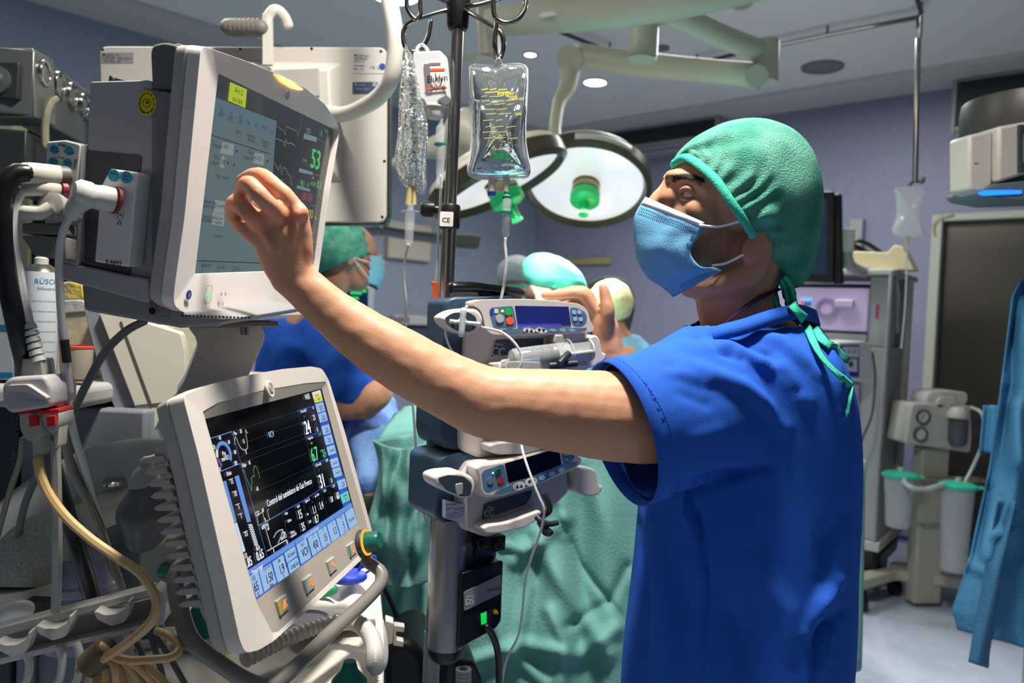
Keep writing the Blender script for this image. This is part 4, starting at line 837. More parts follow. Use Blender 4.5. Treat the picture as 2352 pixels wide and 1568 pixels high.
# lower pump
Fl=vfr(1190,1110,1.40,33,5)
PL=pump('syringe_pump','lowest syringe pump of the stack with dark display and white service label',Fl,
 [(1062,1090),(1080,1062),(1300,1030),(1310,1130),(1250,1190),(1120,1236),(1062,1215),(1050,1100)],[(1005,1060),(1020,1048),(1080,1036),(1130,1050),(1110,1210),(1048,1218),(1000,1190)],
 [(1090,1075),(1105,1065),(1180,1055),(1300,1022),(1325,1045),(1338,1052),(1336,1066),(1320,1078),(1240,1112),(1150,1142),(1110,1142),(1104,1130),(1100,1100)],
 [(1106,1088),(1112,1080),(1157,1065),(1168,1110),(1120,1128),(1112,1122)],[(1160,1064),(1284,1029),(1291,1074),(1169,1109)],[(1288,1031),(1310,1032),(1322,1040),(1318,1055),(1294,1066)],
 [(1133,1134),(1140,1127),(1300,1062),(1328,1060),(1325,1068),(1240,1108),(1150,1136)],[(1112,1160),(1118,1156),(1222,1126),(1218,1140),(1208,1158),(1108,1192)],
 [(1102,1210),(1112,1203),(1160,1196),(1236,1168),(1238,1184),(1200,1208),(1140,1222),(1108,1222)],None,None,scoff,False)
b=B()
for c,px_,py_,r in ((0,1144,1085,.0058),(1,1150,1103,.0062),(2,1126,1104,.0062)): x,y=Fl.px(px_,py_,.031); b.mt(c).disc(Fl,x,y,r,.0308,.0320)
x,y=Fl.px(1132,1086,.031); b.mt(3).disc(Fl,x,y,.0017,.0308,.0316)
part('control_key',b,[mat('key_green_off','#174b33',.4),mat('key_red_off','#a93324',.4),mat('key_silver_off','#64707a',.4),glow('led_lime','#b6ff4a',2)],PL)
b=B()
for px_,py_ in ((1300,1043),(1313,1040),(1301,1055)): x,y=Fl.px(px_,py_,.031); b.disc(Fl,x,y,.0034,.0308,.0318)
part('soft_key',b,mat('soft_key2','#6f90a6',.4),PL)
b=B(); 
for px_,py_,r in ((1192,1116,.0125),(1220,1106,.0125)): x,y=Fl.px(px_,py_,.0312); b.mt(0).disc(Fl,x,y,r,.0308,.0320,24,.007); b.mt(1).text(Fl,'▲▲' if px_<1200 else '▼▼',x,y,.008,.0323)
for px_,py_ in ((1245,1097),(1268,1088),(1290,1079)): x,y=Fl.px(px_,py_,.0312); b.mt(2).disc(Fl,x,y,.007,.0308,.0316,16,.0045)
part('arrow_key',b,[MATS['key_white'],ink,mat('pale_key2','#9fbcd2',.4)],PL)
dec('CC',1123,1178,.018,MATS['print_grey'],PL,fr=Fl,z=.0016,bold=.03,sx=.8); dec('Alaris',1128,1164,.006,MATS['print_grey'],PL,fr=Fl,z=.0016)
flank(PL,Fl,[(994,1095),(1015,1086),(1060,1082),(1088,1096),(1094,1118),(1086,1142),(1066,1146),(1030,1132),(1000,1116)],[(1004,1098),(1030,1090),(1065,1094),(1084,1110),(1080,1138),(1060,1140),(1025,1126)],-.01,.034)
b=B().box(Fl,*(Fl.px(1046,1120,.036)[0],Fl.px(1064,1120,.036)[0],Fl.px(1050,1138,.036)[1],Fl.px(1050,1110,.036)[1]),.03,.0365); part('pod_latch',b,pg_,PL,bev=.002)
lb=B(); q=rnd(pxs(Fl,[(1022,1148),(1070,1160),(1072,1164),(1068,1203),(1022,1190)],.0),.002); lb.prism(Fl,q,-.01,.0022); lb.mt(1)
for i,(s,px_,py_,sz) in enumerate((('BD',1047,1157,.006),('Próxima:',1034,1158,.004),('Revisión:',1034,1167,.004),('02/2022',1055,1168,.006),('Para cualquier consulta',1046,1177,.0035),('contacte con el servicio',1046,1182,.0035),('técnico autorizado',1046,1187,.0035))):
    x,y=Fl.px(px_,py_,.0022); lb.text(Fl,s,x,y,sz,.0026)
part('service_label',lb,[mat('label_lilac','#b9bcd0',.55),mat('label_ink','#3a3c58',.6)],PL,label='white service label with small print')
drive(PL,Fl,[(1330,1075),(1352,1072),(1370,1078),(1376,1112),(1386,1116),(1384,1128),(1374,1138),(1352,1142),(1320,1130),(1326,1100)],((1240,1130),(1330,1100)))
b=B().tube(PX([(1250,1132,1.34),(1258,1150,1.34),(1262,1172,1.345),(1250,1182,1.35),(1240,1190,1.35)]),.0055,10).tube(PX([(1232,1186,1.33),(1245,1198,1.325),(1262,1203,1.33),(1280,1200,1.34)]),.005,10).tube(PX([(1240,1196,1.33),(1250,1212,1.33),(1262,1224,1.33)]),.0065,10); b.ell(P(1258,1222,1.335),(V((1,0,0)),V((0,1,0)),V((0,0,1))),(.010,.008,.007),12,8); part('finger_clip',b,MATS['clip_dark'],PL)
cable('infusion_line',PX([(1197,1018,1.33),(1203,1045,1.31),(1220,1095,1.295),(1238,1140,1.29),(1250,1170,1.29),(1243,1215,1.30),(1222,1275,1.33),(1207,1330,1.36),(1200,1400,1.40),(1190,1460,1.42),(1165,1510,1.45),(1152,1568,1.5)]),.0022,lt,'clear infusion line running over the lowest pump and down in front of the green drape','tube')
# clamps on the pole beside pumps
b=B().prism(vfr(1000,1000,1.42,0),rnd(pxs(vfr(1000,1000,1.42,0),[(980,960),(1008,962),(1006,1065),(978,1062)]),.003),.0,-.03); part('pole_clamp',b,mat('clamp_beige','#86837c',.42),ST,bev=.002)
b=B().cyl(pole+V((0,0,pz(1182))),pole+V((0,0,pz(1155))),.018,20); part('clamp_collar',b,mat('collar_navy','#1a2a40',.4),ST)
b=B().cyl(pole+V((0,0,pz(1003))),pole+V((0,0,pz(983))),.019,20); part('clamp_collar',b,MATS['collar_navy'],ST)
# ---------------- docking station: silver half-column + black panel
DS=thing('docking_station','tall silver column with black panel reading DS and a green lit switch, under the pumps','docking station',P(1060,1500,1.38))
c0=P(1022,1500,1.385); z0_=c0.z; z1_=P(1035,1185,1.385).z
al=mat('brushed_aluminium','#85868c',.32,.55)
b=B().cyl(V((c0.x,c0.y,z0_+.01)),V((c0.x,c0.y,z1_)),.0305,40); part('silver_column',b,al,DS)
b=B().lathe(V((c0.x,c0.y,z0_-.012)),(0,0,1),[(.020,0),(.029,.008),(.0315,.018),(.0315,.024)],32); part('bottom_cap',b,black,DS)
Fd=vfr(1100,1380,1.375,33,0); 
b=B().prism(Fd,rnd(pxs(Fd,[(1055,1240),(1162,1225),(1160,1320),(1152,1425),(1130,1452),(1050,1495)]),.004),-.03,-.075); part('rear_plate',b,mat('plate_silver','#6f7076',.35,.4),DS,bev=.002)
b=B().prism(Fd,rnd(pxs(Fd,[(1058,1316),(1110,1300),(1155,1285),(1153,1330),(1150,1425),(1138,1442),(1108,1458),(1050,1490)]),.006),.002,-.031); part('black_panel',b,mat('dock_black','#131416',.32),DS,bev=.003)
b=B().prism(Fd,rnd(pxs(Fd,[(1065,1360),(1150,1318),(1150,1362),(1066,1402)],.003),.003),.001,.0042); part('name_plate',b,mat('dock_plate','#7d8083',.4),DS)
dec('DS',1079,1381,.016,mat('print_white','#d2d2d0',.5),DS,fr=Fd,z=.0048,bold=.03,sx=.85); dec('Alaris',1080,1368,.006,MATS['print_white'],DS,fr=Fd,z=.0048); dec('CareFusion',1134,1353,.0065,ink,DS,fr=Fd,z=.0048)
b=B(); b.prism(Fd,rnd(pxs(Fd,[(1103,1405),(1128,1397),(1128,1430),(1105,1440)],.003),.002),.001,.006); part('rocker_switch',b,mat('switch_body','#20262a',.3),DS)
b=B(); b.prism(Fd,pxs(Fd,[(1105,1409),(1117,1404),(1117,1430),(1106,1434)],.0065),.005,.0075); part('switch_light',b,glow('switch_green','#16c552',1.1),DS)
x,y=Fd.px(1135,1403,.003); part('ground_terminal',B().lathe(Fd(x,y,.002),Fd.n,[(.004,0),(.004,.006),(.0025,.007),(.0025,.012)],12),mat('terminal_yellow','#b3952c',.4,.5),DS)
b=B().prism(Fd,pxs(Fd,[(1094,1238),(1160,1228),(1158,1262),(1130,1268),(1096,1262)]),-.02,.004); b.cyl(Fd(*Fd.px(1105,1248),.004),Fd(*Fd.px(1105,1248),.016),.005,12).cyl(Fd(*Fd.px(1138,1246),.004),Fd(*Fd.px(1138,1246),.014),.009,16); part('hinge_block',b,black,DS,bev=.002)
x,y=Fd.px(1098,1272,-.028); part('latch_slot',B().box(Fd,x-.008,x+.006,y-.008,y+.010,-.03,-.024),dgrey,DS)
cable('power_cord',PX([(1118,1440,1.375),(1130,1455,1.38),(1142,1490,1.39),(1146,1530,1.40),(1146,1600,1.42),(1150,1700,1.45)]),.0062,black,'black power cord dropping from the black panel under the pumps')
# ---------------- drip bag, bottle, empty bag
def pillow(b,fr,outl,thick,c=None,n=9,seam=.0):
    "inflated closed outline: symmetrical solid"
    cx=sum(p[0] for p in outl)/len(outl) if c is None else c[0]; cy=sum(p[1] for p in outl)/len(outl) if c is None else c[1]
    N=len(outl)
    for sgn in (1,-1):
        vs=[];fs=[]
        for k in range(n+1):
            t=math.sin(k/n*math.pi/2)
            zz=thick*math.sqrt(max(0,1-t*t))
            for (x,y) in outl: vs.append(fr(cx+(x-cx)*t,cy+(y-cy)*t,sgn*zz))
        for k in range(n):
            for i in range(N):
                a=k*N+i;b_=k*N+(i+1)%N; q=(a,b_,b_+N,a+N); fs.append(q if sgn<0 else q[::-1])
        b.add(vs,fs)
    return b
def smoothout(l,n): 
    l=list(l)+[l[0]]; return [tuple(float(c) for c in p) for p in crom(l,n)][:-1]
Fb=vfr(1145,280,1.33,5)
BG=thing('drip_bag','full clear bag with yellow print hanging on the right hook of the stand','drip bag',Fb(*Fb.px(1150,410)))
bagm=mat('bag_film','#f4f8fa',.05,trans=.97,ior=1.14,spec=1,bump=(26,.35))
o_=pxs(Fb,smoothout([(1078,152),(1090,146),(1130,150),(1141,158),(1150,150),(1170,146),(1205,150),(1211,175),(1208,230),(1207,320),(1212,360),(1219,395),(1210,408),(1170,413),(1110,411),(1075,400),(1078,370),(1084,330),(1083,240),(1078,190)],60))
part('bag_film',pillow(B(),Fb,o_,.026),bagm,BG)
o_=pxs(Fb,smoothout([(1085,228),(1145,226),(1204,228),(1203,320),(1208,370),(1212,396),(1170,405),(1110,404),(1080,394),(1086,340),(1086,280)],50))
sm_=[Fb(x,y,0) for x,y in pxs(Fb,smoothout([(1080,153),(1141,158),(1150,151),(1205,151),(1211,175),(1206,320),(1217,395),(1209,406),(1110,410),(1077,399),(1083,330),(1080,190)],40))]
part('bag_seam',B().tube(sm_+[sm_[0]],.0022,6,90),mat('seam_milky','#dfe5e8',.2,alpha=.55),BG)
part('fluid',pillow(B(),Fb,o_,.022),mat('bag_fluid','#e9f0f5',.03,trans=1,ior=1.22,bump=(18,.5)),BG)
b=B(); random.seed(4)
for i,(y_,ws) in enumerate(((206,3),(213,2),(222,3),(232,2),(240,3),(252,2),(262,2),(277,2),(292,3),(304,2),(318,3))):
    x_=1104+random.random()*14
    for k in range(ws):
        w_=10+random.random()*22; zz=.0262; q=pxs(Fb,[(x_,y_),(x_+w_,y_-3+random.random()*2)],zz); b.line(Fb,q,.0016 if i in(0,1) else .0009,zz+.0004); x_+=w_+6
for s,x_,y_,z_ in (('Ringer',1162,214,.011),('1000 ml',1185,226,.008),('500',1190,262,.007)): x,y=Fb.px(x_,y_,.0265); b.text(Fb,s,x,y,z_,.0267,'CENTER',1,.04,.12)
part('yellow_print',b,mat('print_yellow','#d8d03a',.5),BG,smooth=False)
b=B()
for x_,w_ in ((1130,.0062),(1163,.0062)): b.tube([Fb(*Fb.px(x_,408),0),Fb(*Fb.px(x_-1,440),0)],w_,12,smooth=False)
b.tube([Fb(*Fb.px(1130,437),0),Fb(*Fb.px(1163,437),0)],.0035,8,smooth=False); part('bag_ports',b,mat('port_milky','#cdd0c8',.35,alpha=.85),BG)
b=B().tube([Fb(*Fb.px(1129,440),0),Fb(*Fb.px(1129,450),0)],.0065,12,smooth=False); part('blue_port_cap',b,mat('cap_blue','#1a2c8c',.4),BG)
part('hang_loop',B().tube(PX([(1132,152,1.33),(1138,142,1.325),(1146,134,1.32),(1152,145,1.33),(1160,160,1.33)]),.0018,8),mat('loop_clear','#d5dadb',.3,alpha=.8),BG)
DC=thing('drip_chamber','clear drip chamber with teal collar under the full fluid bag','drip chamber',P(1161,550,1.33))
b=B().lathe(P(1161,545,1.33),(0,0,1),[(.0035,0),(.0065,.006),(.0072,.045),(.0072,.047)],16,cap=False); part('chamber_lower',b,glass,DC)
b=B().lathe(P(1162,492,1.33),(0,0,1),[(.0095,0),(.0098,.003),(.0095,.005)],18); part('teal_collar',b,mat('teal_ring','#12705c',.4),DC)
b=B().lathe(P(1163,490,1.33),(0,0,1),[(.0075,0),(.0075,.022),(.005,.030)],16,cap=False); part('chamber_upper',b,glass,DC)
b=B().lathe(P(1164,455,1.33),(0,0,1),[(.006,-.003),(.0075,.000),(.0075,.003),(.004,.006),(.004,.010)],16); part('spike_collar',b,MATS['teal_ring'],DC)
cable('infusion_line',PX([(1161,548,1.33),(1160,560,1.33),(1163,600,1.33),(1158,650,1.335),(1150,700,1.36),(1160,800,1.40),(1190,930,1.35),(1197,1018,1.33)]),.0024,lt,'thin clear line hanging below the drip chamber and behind the upper pump','tube')
# empty crumpled bag left
Fe=vfr(945,270,1.42,-10)
EB=thing('drip_bag','crumpled nearly empty clear bag hanging at the left hook of the stand','drip bag',Fe(*Fe.px(945,440)))
o_=pxs(Fe,smoothout([(932,100),(945,125),(955,140),(965,190),(975,240),(982,290),(980,350),(978,400),(976,448),(955,440),(930,430),(915,405),(908,370),(915,300),(918,220),(925,160),(926,120)],50))
part('bag_film',pillow(B(),Fe,o_,.018),mat('bag_crumple','#eef3f5',.08,trans=.93,ior=1.2,spec=1,bump=(30,1.4)),EB)
o_=pxs(Fe,smoothout([(926,250),(972,250),(976,350),(960,410),(935,405),(920,370)],30)); part('fluid',pillow(B(),Fe,o_,.011),mat('bag_fluid2','#e6edf0',.05,trans=1,ior=1.2,bump=(30,.8)),EB)
b=B()
for i,y_ in enumerate(range(150,380,22)): 
    q=pxs(Fe,[(938+i*1.2,y_),(944+i*1.2,y_+2)],.018); b.line(Fe,q,.0018,.0188)
for s,y_ in (('CLORURO',190),('SODIO',222),('0,9%',262),('500 ml',330)): x,y=Fe.px(950+(y_-190)*.05,y_,.018); b.text(Fe,s,x,y,.009,.0186,'CENTER',1,.03,-1.35)
part('black_print',b,ink,EB,smooth=False)
b=B().tube([Fe(*Fe.px(944,425),0),Fe(*Fe.px(938,470),0)],.006,10,smooth=False).tube([Fe(*Fe.px(954,428),0),Fe(*Fe.px(951,470),0)],.0045,10,smooth=False); part('bag_ports',b,mat('port_tan','#c6b27f',.4,alpha=.9),EB)
b=B().lathe(P(939,565,1.42),(0,0,1),[(.003,0),(.0075,.010),(.0095,.050),(.0088,.060)],16,cap=False); q=P(942,487,1.42); b.lathe(q,(0,0,1),[(.016,0),(.016,.002),(.006,.003),(.006,.014)],16); b.mt(0)
solo('drip_chamber',b,glass,'clear drip chamber under the crumpled empty bag','drip chamber')
cable('infusion_line',PX([(938,562,1.42),(931,590,1.43),(928,640,1.44),(932,690,1.45),(932,760,1.47),(950,950,1.5),(958,1080,1.52),(965,1150,1.55),(978,1200,1.55)]),.0026,mat('line_white','#c6c9c9',.35),'whitish line hanging from the left drip chamber down past the arm','tube')
# plastic bottle upside down with label
Bf=vfr(1000,200,1.42,-14)
BT=thing('infusion_bottle','upside down soft plastic bottle with white and orange label and handwriting','infusion bottle',Bf(*Bf.px(1000,280)))
o_=rnd(pxs(Bf,[(955,125),(1020,122),(1024,140),(1031,228),(1012,238),(1011,250),(985,252),(982,238),(962,225),(955,150)]),.006)
b=B().prism(Bf,o_,.016,-.016); part('bottle_body',b,mat('bottle_plastic','#d2d6d8',.3,alpha=.8),BT,bev=.008,seg=4)
b=B().lathe(Bf(*Bf.px(999,272),0),(0,0,1),[(.014,0),(.0155,.002),(.0155,.018),(.019,.019),(.019,.021),(.012,.022),(.012,.030)],20); part('bottle_cap',b,mat('cap_white','#c8c6c2',.4),BT)
b=B(); lq=lambda l: pxs(Bf,l,.017)
b.mt(0).prism(Bf,lq([(974,147),(1021,145),(1027,208),(980,213)]),.016,.0175); b.mt(1).face(Bf,lq([(974,147),(987,147),(993,212),(980,213)]),.0178); b.face(Bf,lq([(985,145),(1012,144),(1012,150),(985,151)]),.0179); b.mt(2).face(Bf,lq([(988,158),(1022,157),(1022,163),(989,164)]),.018); b.face(Bf,lq([(976,203),(1026,199),(1027,203),(976,207)]),.018)
b.mt(3)
for s,px_,py_,sz in (('Eludyn',1004,180,.017),('50mg',1006,199,.014)): x,y=Bf.px(px_,py_,.0182); b.text(Bf,s,x,y,sz,.0183,'CENTER',.85,.02,.06)
b.line(Bf,lq([(1000,168),(1005,186)]),.0012,.0183); b.line(Bf,lq([(1014,182),(1014,194),(1010,192)]),.0012,.0183)
part('bottle_label',b,[paper,mat('label_grey','#6b6b70',.6),mat('label_orange','#e0571a',.55),ink],BT,label='white and orange label with black handwriting')
part('hang_ring',B().tube(PX([(960,128,1.42),(958,112,1.42),(968,103,1.42),(980,112,1.42),(984,126,1.42)]),.003,8),mat('ring_white','#cfd2d2',.4),BT)
b=B().lathe(P(1010,330,1.42),(0,0,1),[(.0085,0),(.0085,.028),(.005,.036),(.005,.044)],16,cap=False); b.lathe(P(1012,368,1.42),(0,0,1),[(.006,-.05),(.008,.0),(.0085,.02),(.0085,.028)],16,cap=False); t=thing('drip_chamber','clear drip chamber with teal ring under the labelled bottle','drip chamber',P(1010,400,1.42)); part('chamber',b,glass,t)
b=B().lathe(P(1011,334,1.42),(0,0,1),[(.0105,0),(.0110,.002),(.0105,.004)],18).lathe(P(1009,294,1.42),(0,0,1),[(.007,0),(.007,.006)],14); part('teal_collar',b,MATS['teal_ring'],t)
cable('infusion_line',PX([(1012,405,1.42),(1012,440,1.43),(1008,520,1.46),(1004,600,1.475),(1000,690,1.475),(998,760,1.475),(1000,900,1.48),(985,1000,1.47)]),.0024,lt,'clear line running down just left of the steel pole','tube')
RC=thing('roller_clamp','orange roller clamp on the line left of the steel pole','clamp',P(1000,708,1.47)); b=B().prism(vfr(1000,680,1.47,0),rnd(pxs(vfr(1000,680,1.47,0),[(994,648),(1007,648),(1006,707),(995,707)]),.002),.006,-.006); b.tube(PX([(996,650,1.47),(992,648,1.47)]),.004,8,smooth=False); part('clamp_body',b,mat('clamp_orange','#df5a17',.45),RC,bev=.001)
# ================================================================ the man at the monitor
SKIN=(.53,.275,.165); 
HF=Fr(P(1700,500,1.20),V((math.cos(R_(-5)),math.sin(R_(-5)),0)),V((0,0,1)))   # sagittal plane of the head, n towards camera
def H(px,py,s=0): x,y=HF.px(px,py,abs(s)); return HF(x,y,s)
def limb(b,l,ra,rb=None,hint=None,seg=16,n=None): return b.tube(l,ra,seg,n or (len(l)-1)*6,rb=rb,hint=hint,round_=True)
zu=V((0,0,1)); AX=(HF.u,HF.v,HF.n)
tilt=Matrix.Rotation(R_(-24),3,HF.n); AXT=[tilt@a for a in AX]
MAN=thing('person','man in royal blue scrubs, green cap and blue mask reaching for the upper monitor','person',V((P(1700,1400,1.275).x,P(1700,1400,1.275).y,0)))
b=B()
# skull, face, neck
b.ell(H(1716,452),AXT,(.092,.082,.070),28,20)
b.ell(H(1630,425),AXT,(.058,.058,.062),24,16)
b.ell(H(1615,490),AXT,(.050,.070,.056),24,16)
b.ell(H(1655,560),AXT,(.062,.062,.052),24,16)
for s in (1,-1):
    limb(b,[H(1748,560,s*.058),H(1722,625,s*.055),H(1650,655,s*.042),H(1590,655,s*.012)],[.018,.021,.020,.018])
    limb(b,[H(1538,402,s*.010),H(1560,404,s*.028),H(1592,414,s*.046),H(1618,432,s*.054)],[.008,.0095,.009,.008])
    b.ell(H(1612,487,s*.040),AXT,(.028,.020,.018),16,10)
    b.ell(H(1735,560,s*.077),AXT,(.016,.026,.006),16,10); b.ell(H(1716,582,s*.072),AXT,(.010,.011,.007),14,8)
b.ell(H(1560,612),AXT,(.035,.032,.028),18,12)
limb(b,[H(1543,412),H(1524,436),H(1506,460),H(1494,486)],[.010,.0095,.011,.0125])
b.ell(H(1508,492),AXT,(.014,.011,.016),14,8); b.ell(H(1560,455),AXT,(.026,.026,.030),18,12)
limb(b,[H(1712,590),P(1690,670,1.205),P(1705,745,1.22),P(1730,850,1.26)],[.060,.060,.064,.075],rb=[.060,.060,.064,.085],hint=HF.n)
# trunk under the shirt
TC=lambda px,py: P(px,py,1.275)
limb(b,[TC(1720,840),TC(1710,1000),TC(1705,1300),TC(1700,1560)],[.11,.13,.12,.12],rb=[.10,.12,.12,.12],hint=HF.n,seg=20)
hip=V((MAN.location.x,MAN.location.y,0))
for s in (1,-1):
    o=HF.n*(s*.095); k=hip+o
    limb(b,[k+V((0,0,.92)),k+V((-.01,0,.50)),k+V((.01,0,.10))],[.085,.06,.045]); limb(b,[k+V((.03,0,.045)),k+V((-.16,0,.035))],[.04,.03])
# left arm
ARM=[(1620,900,1.20),(1530,950,1.13),(1440,957,1.09),(1300,944,1.075),(1185,931,1.065),(1110,922,1.062),(1015,878,1.06),(920,825,1.055),(836,773,1.05),(757,712,1.045),(700,660,1.042),(665,628,1.038)]
wpx=[200,215,212,194,172,166,152,146,130,107,98,100]
limb(b,PX(ARM),[w_/2/F*a[2] for w_,a in zip(wpx,ARM)],rb=[w_/2/F*a[2]*q for w_,a,q in zip(wpx,ARM,[1,1,.95,.9,.9,.9,.95,.9,.85,.75,.72,.7])],hint=CU,seg=24,n=60)
# left hand: back of the hand towards camera, fingers curled towards the glass
limb(b,PX([(668,632,1.038),(648,590,1.03),(637,545,1.022),(630,500,1.02)]),[.028,.031,.033,.032],rb=[.020,.018,.015,.013],hint=CR,seg=20)
limb(b,PX([(690,600,1.038),(693,545,1.03),(684,485,1.022)]),[.016,.014,.013])     # index side of the hand
fing=[([(684,484,1.020),(642,437,1.012),(601,405,1.02),(573,404,1.045),(553,414,1.06)],[.0125,.0115,.0108,.0092,.0075]),
      ([(640,494,1.006),(604,456,.984),(571,422,.988),(556,440,1.02),(560,458,1.045)],[.0125,.0115,.0108,.0095,.008]),
      ([(600,515,1.012),(572,490,.998),(541,464,1.005),(532,492,1.02),(546,508,1.035)],[.0125,.0118,.0110,.0098,.0085]),
      ([(585,545,1.02),(562,528,1.015),(545,512,1.025),(548,515,1.045),(560,505,1.06)],[.0115,.0095,.009,.008,.007])]
for l,r in fing: limb(b,PX(l),r,seg=12,n=24)
limb(b,PX([(670,600,1.05),(650,540,1.075),(615,495,1.09),(590,470,1.095)]),[.016,.0135,.011,.009])   # thumb, behind the palm
for (a,c_) in (((683,490),(672,590)),((640,500),(655,590)),((602,522),(640,600))): limb(b,PX([a+(1.006,),((a[0]+c_[0])/2,(a[1]+c_[1])/2,1.008),c_+(1.02,)]),[.0055,.0038,.003],seg=8)
for (x_,y_,d_) in ((690,488,1.014),(642,492,1.008),(602,515,1.008)): b.ell(P(x_,y_,d_),(V((1,0,0)),V((0,1,0)),V((0,0,1))),(.0115,.010,.0115),14,8)
# right arm and hand on the pump
limb(b,PX([(1660,880,1.42),(1560,940,1.46),(1480,930,1.48),(1435,880,1.48),(1405,825,1.475),(1398,790,1.47)]),[.055,.05,.042,.036,.029,.026],seg=16)
limb(b,PX([(1398,795,1.47),(1392,760,1.465),(1384,735,1.465)]),[.024,.026,.024],rb=[.02,.022,.022],hint=CR)
limb(b,PX([(1393,745,1.45),(1396,715,1.44),(1390,680,1.44),(1385,660,1.44)]),[.0145,.0130,.0108,.0088],seg=12)      # thumb
for k,l in enumerate(([(1380,728,1.46),(1358,700,1.455),(1335,674,1.45),(1295,675,1.45),(1252,678,1.45)],[(1378,735,1.475),(1362,705,1.475),(1345,672,1.475),(1318,668,1.48),(1270,676,1.48)],[(1376,742,1.49),(1362,715,1.495),(1350,682,1.50),(1320,676,1.50),(1290,682,1.50)],[(1374,752,1.50),(1360,728,1.51),(1345,698,1.515),(1325,690,1.52),(1305,694,1.52)])):
    limb(b,PX(l),[.013,.0115,.0115,.0100,.0082],seg=12,n=24)
def tint(v):
    # beard shadow on the jaw, warmer knuckles
    c=SKIN
    q=v-H(1640,585); q=V((q.dot(AXT[0]),q.dot(AXT[1]),q.dot(AXT[2])))
    if (v-H(1650,560)).length<.14:
        k=max(0,min(1,1.25-math.sqrt((q.x/.065)**2+(q.y/.055)**2)))*(.75+.25*noise.noise(v*300))
        c=tuple(a*(1-.62*k)+d*.62*k for a,d in zip(c,(.06,.04,.035)))
        br=pdist(*proj(v),[(1543,409),(1560,404),(1580,406),(1608,420)])[0]
        if br<7 and (v-HF.o).dot(HF.n)>.0: c=tuple(a*.45 for a in c)
    k=0
    for x_,y_ in ((688,488),(642,492),(602,515),(598,402),(572,418),(540,462)):
        d=(v-P(x_,y_,1.0)).length; k=max(k,1-d/.025)
    if k>0: c=(c[0]*(1+.12*k),c[1]*(1-.18*k),c[2]*(1-.2*k))
    return c
def skinwob(v,n): return .0008*noise.noise(v*60)
body=fuse(b,.0031,7,skinwob); part('body',body,skin,MAN,smooth='full',tint=tint)
# eye
ew=mat('eye_white','#c9c0b8',.25); ib=mat('iris_brown','#2a1608',.2)
for s in (1,-1):
    c=H(1585,445,s*.036); b=B().ell(c,AX,(.0112,.0112,.0112),20,14); o=part('eyeball',b,ew,MAN)
    d=(HF.u*-.97+HF.n*s*.15+zu*.15).normalized(); b=B().ell(c+d*.0068,(d.orthogonal().normalized(),d.cross(d.orthogonal().normalized()),d),(.0058,.0058,.0055),14,8); part('iris',b,ib,o)
for s in (1,-1):
    b=B(); limb(b,[H(1562,446,s*.024),H(1568,436,s*.037),H(1583,434,s*.046),H(1606,449,s*.046)],[.004,.0056,.0058,.005],seg=8); limb(b,[H(1562,450,s*.024),H(1572,459,s*.037),H(1586,461,s*.043),H(1606,453,s*.045)],[.004,.0055,.0058,.0045],seg=8)
    part('eyelid',fuse(b,.0012,3),skin,MAN,smooth='full',tint=lambda v:(.40,.20,.125))
from mathutils.bvhtree import BVHTree
bvb=BVHTree.FromPolygons([tuple(v) for v in body.v],body.f)
def surf(bv,px_,py_,off=0,fb=1.2):
    r=ray(px_,py_).normalized(); h_=bv.ray_cast(CAM,r)
    return (h_[0]-r*off) if h_[0] is not None else P(px_,py_,fb)
b=B(); random.seed(3)
for i in range(300):
    t=random.random(); x_=1543+t*68; y_=411-9*math.sin(t*2.6)+9*t*t+random.uniform(-6,6)*(1-.5*t)
    p0=surf(bvb,x_,y_,.0006); p1_=surf(bvb,x_+random.uniform(6,11),y_+random.uniform(-2.5,2),.0012); 
    if (p0-p1_).length<.02: b.tube([p0,p1_],[.0007,.0003],4,smooth=False)
for i in range(30):
    x_=1527+random.random()*8; y_=403+random.random()*9; p0=surf(bvb,x_,y_,.0008)
    if (p0-P(x_,y_,1.2)).length<.08: b.tube([p0,p0+V((.003,0,.002))],[.0006,.0003],4,smooth=False)
part('eyebrow',b,mat('brow_hair','#1c120c',.7),MAN)
# cap ---------------------------------------------------------
def curve(l,n): return [tuple(float(c) for c in p) for p in crom(l,n)]
rimc=[(1546,376),(1574,362),(1605,378),(1645,414),(1677,461),(1716,517),(1756,584),(1789,632)]
outc=[(1546,376),(1553,355),(1590,319),(1637,292),(1677,277),(1732,270),(1776,276),(1827,299),(1867,343),(1886,398),(1893,461),(1884,550),(1862,630),(1830,662),(1789,632)]
NS,NT=90,26
rc=curve(rimc,NS); oc=curve(outc,NS)
def capf(sgn):
    def f(a,t):
        i=min(int(round(a*NS)),NS); r=rc[i];o=oc[i]
        W=.090*max(0.0,math.sin(math.pi*min(1,a*1.0)))**.7+.003
        tt=t; z=W*(1-tt**2.8)**.5 if tt<1 else 0
        x,y=r[0]+(o[0]-r[0])*tt, r[1]+(o[1]-r[1])*tt
        p=H(x,y,sgn*z) 
        # gathered pleats running back from the rim and from the knot
        pl=.0030*math.sin(a*80+5*noise.noise(V((a*6,t*3,sgn))))*(1-t)**.8*math.sin(math.pi*min(1,t*1.5+.1))
        pl+=.0022*math.exp(-((a-1)/.25)**2)*math.sin(t*60)
        pl+=.007*noise.noise(V((a*7,t*4,sgn*3)))*math.sin(math.pi*t)**.5 if 0<t<1 else 0
        return p+(HF.n*sgn*(1-t)+(p-H(1730,470)).normalized()*t)*pl
    return f
capm=mat('cap_green','#479c89',.8,bump=(420,.5),spec=.2,transl=.25,var=22,col2='#72b7a4')
b=B().grid(capf(1),NS,NT).grid(capf(-1),NS,NT); b.f=[f if i<NS*NT else f[::-1] for i,f in enumerate(b.f)]
part('surgical_cap',b,capm,MAN,smooth='full',label='green surgical cap')
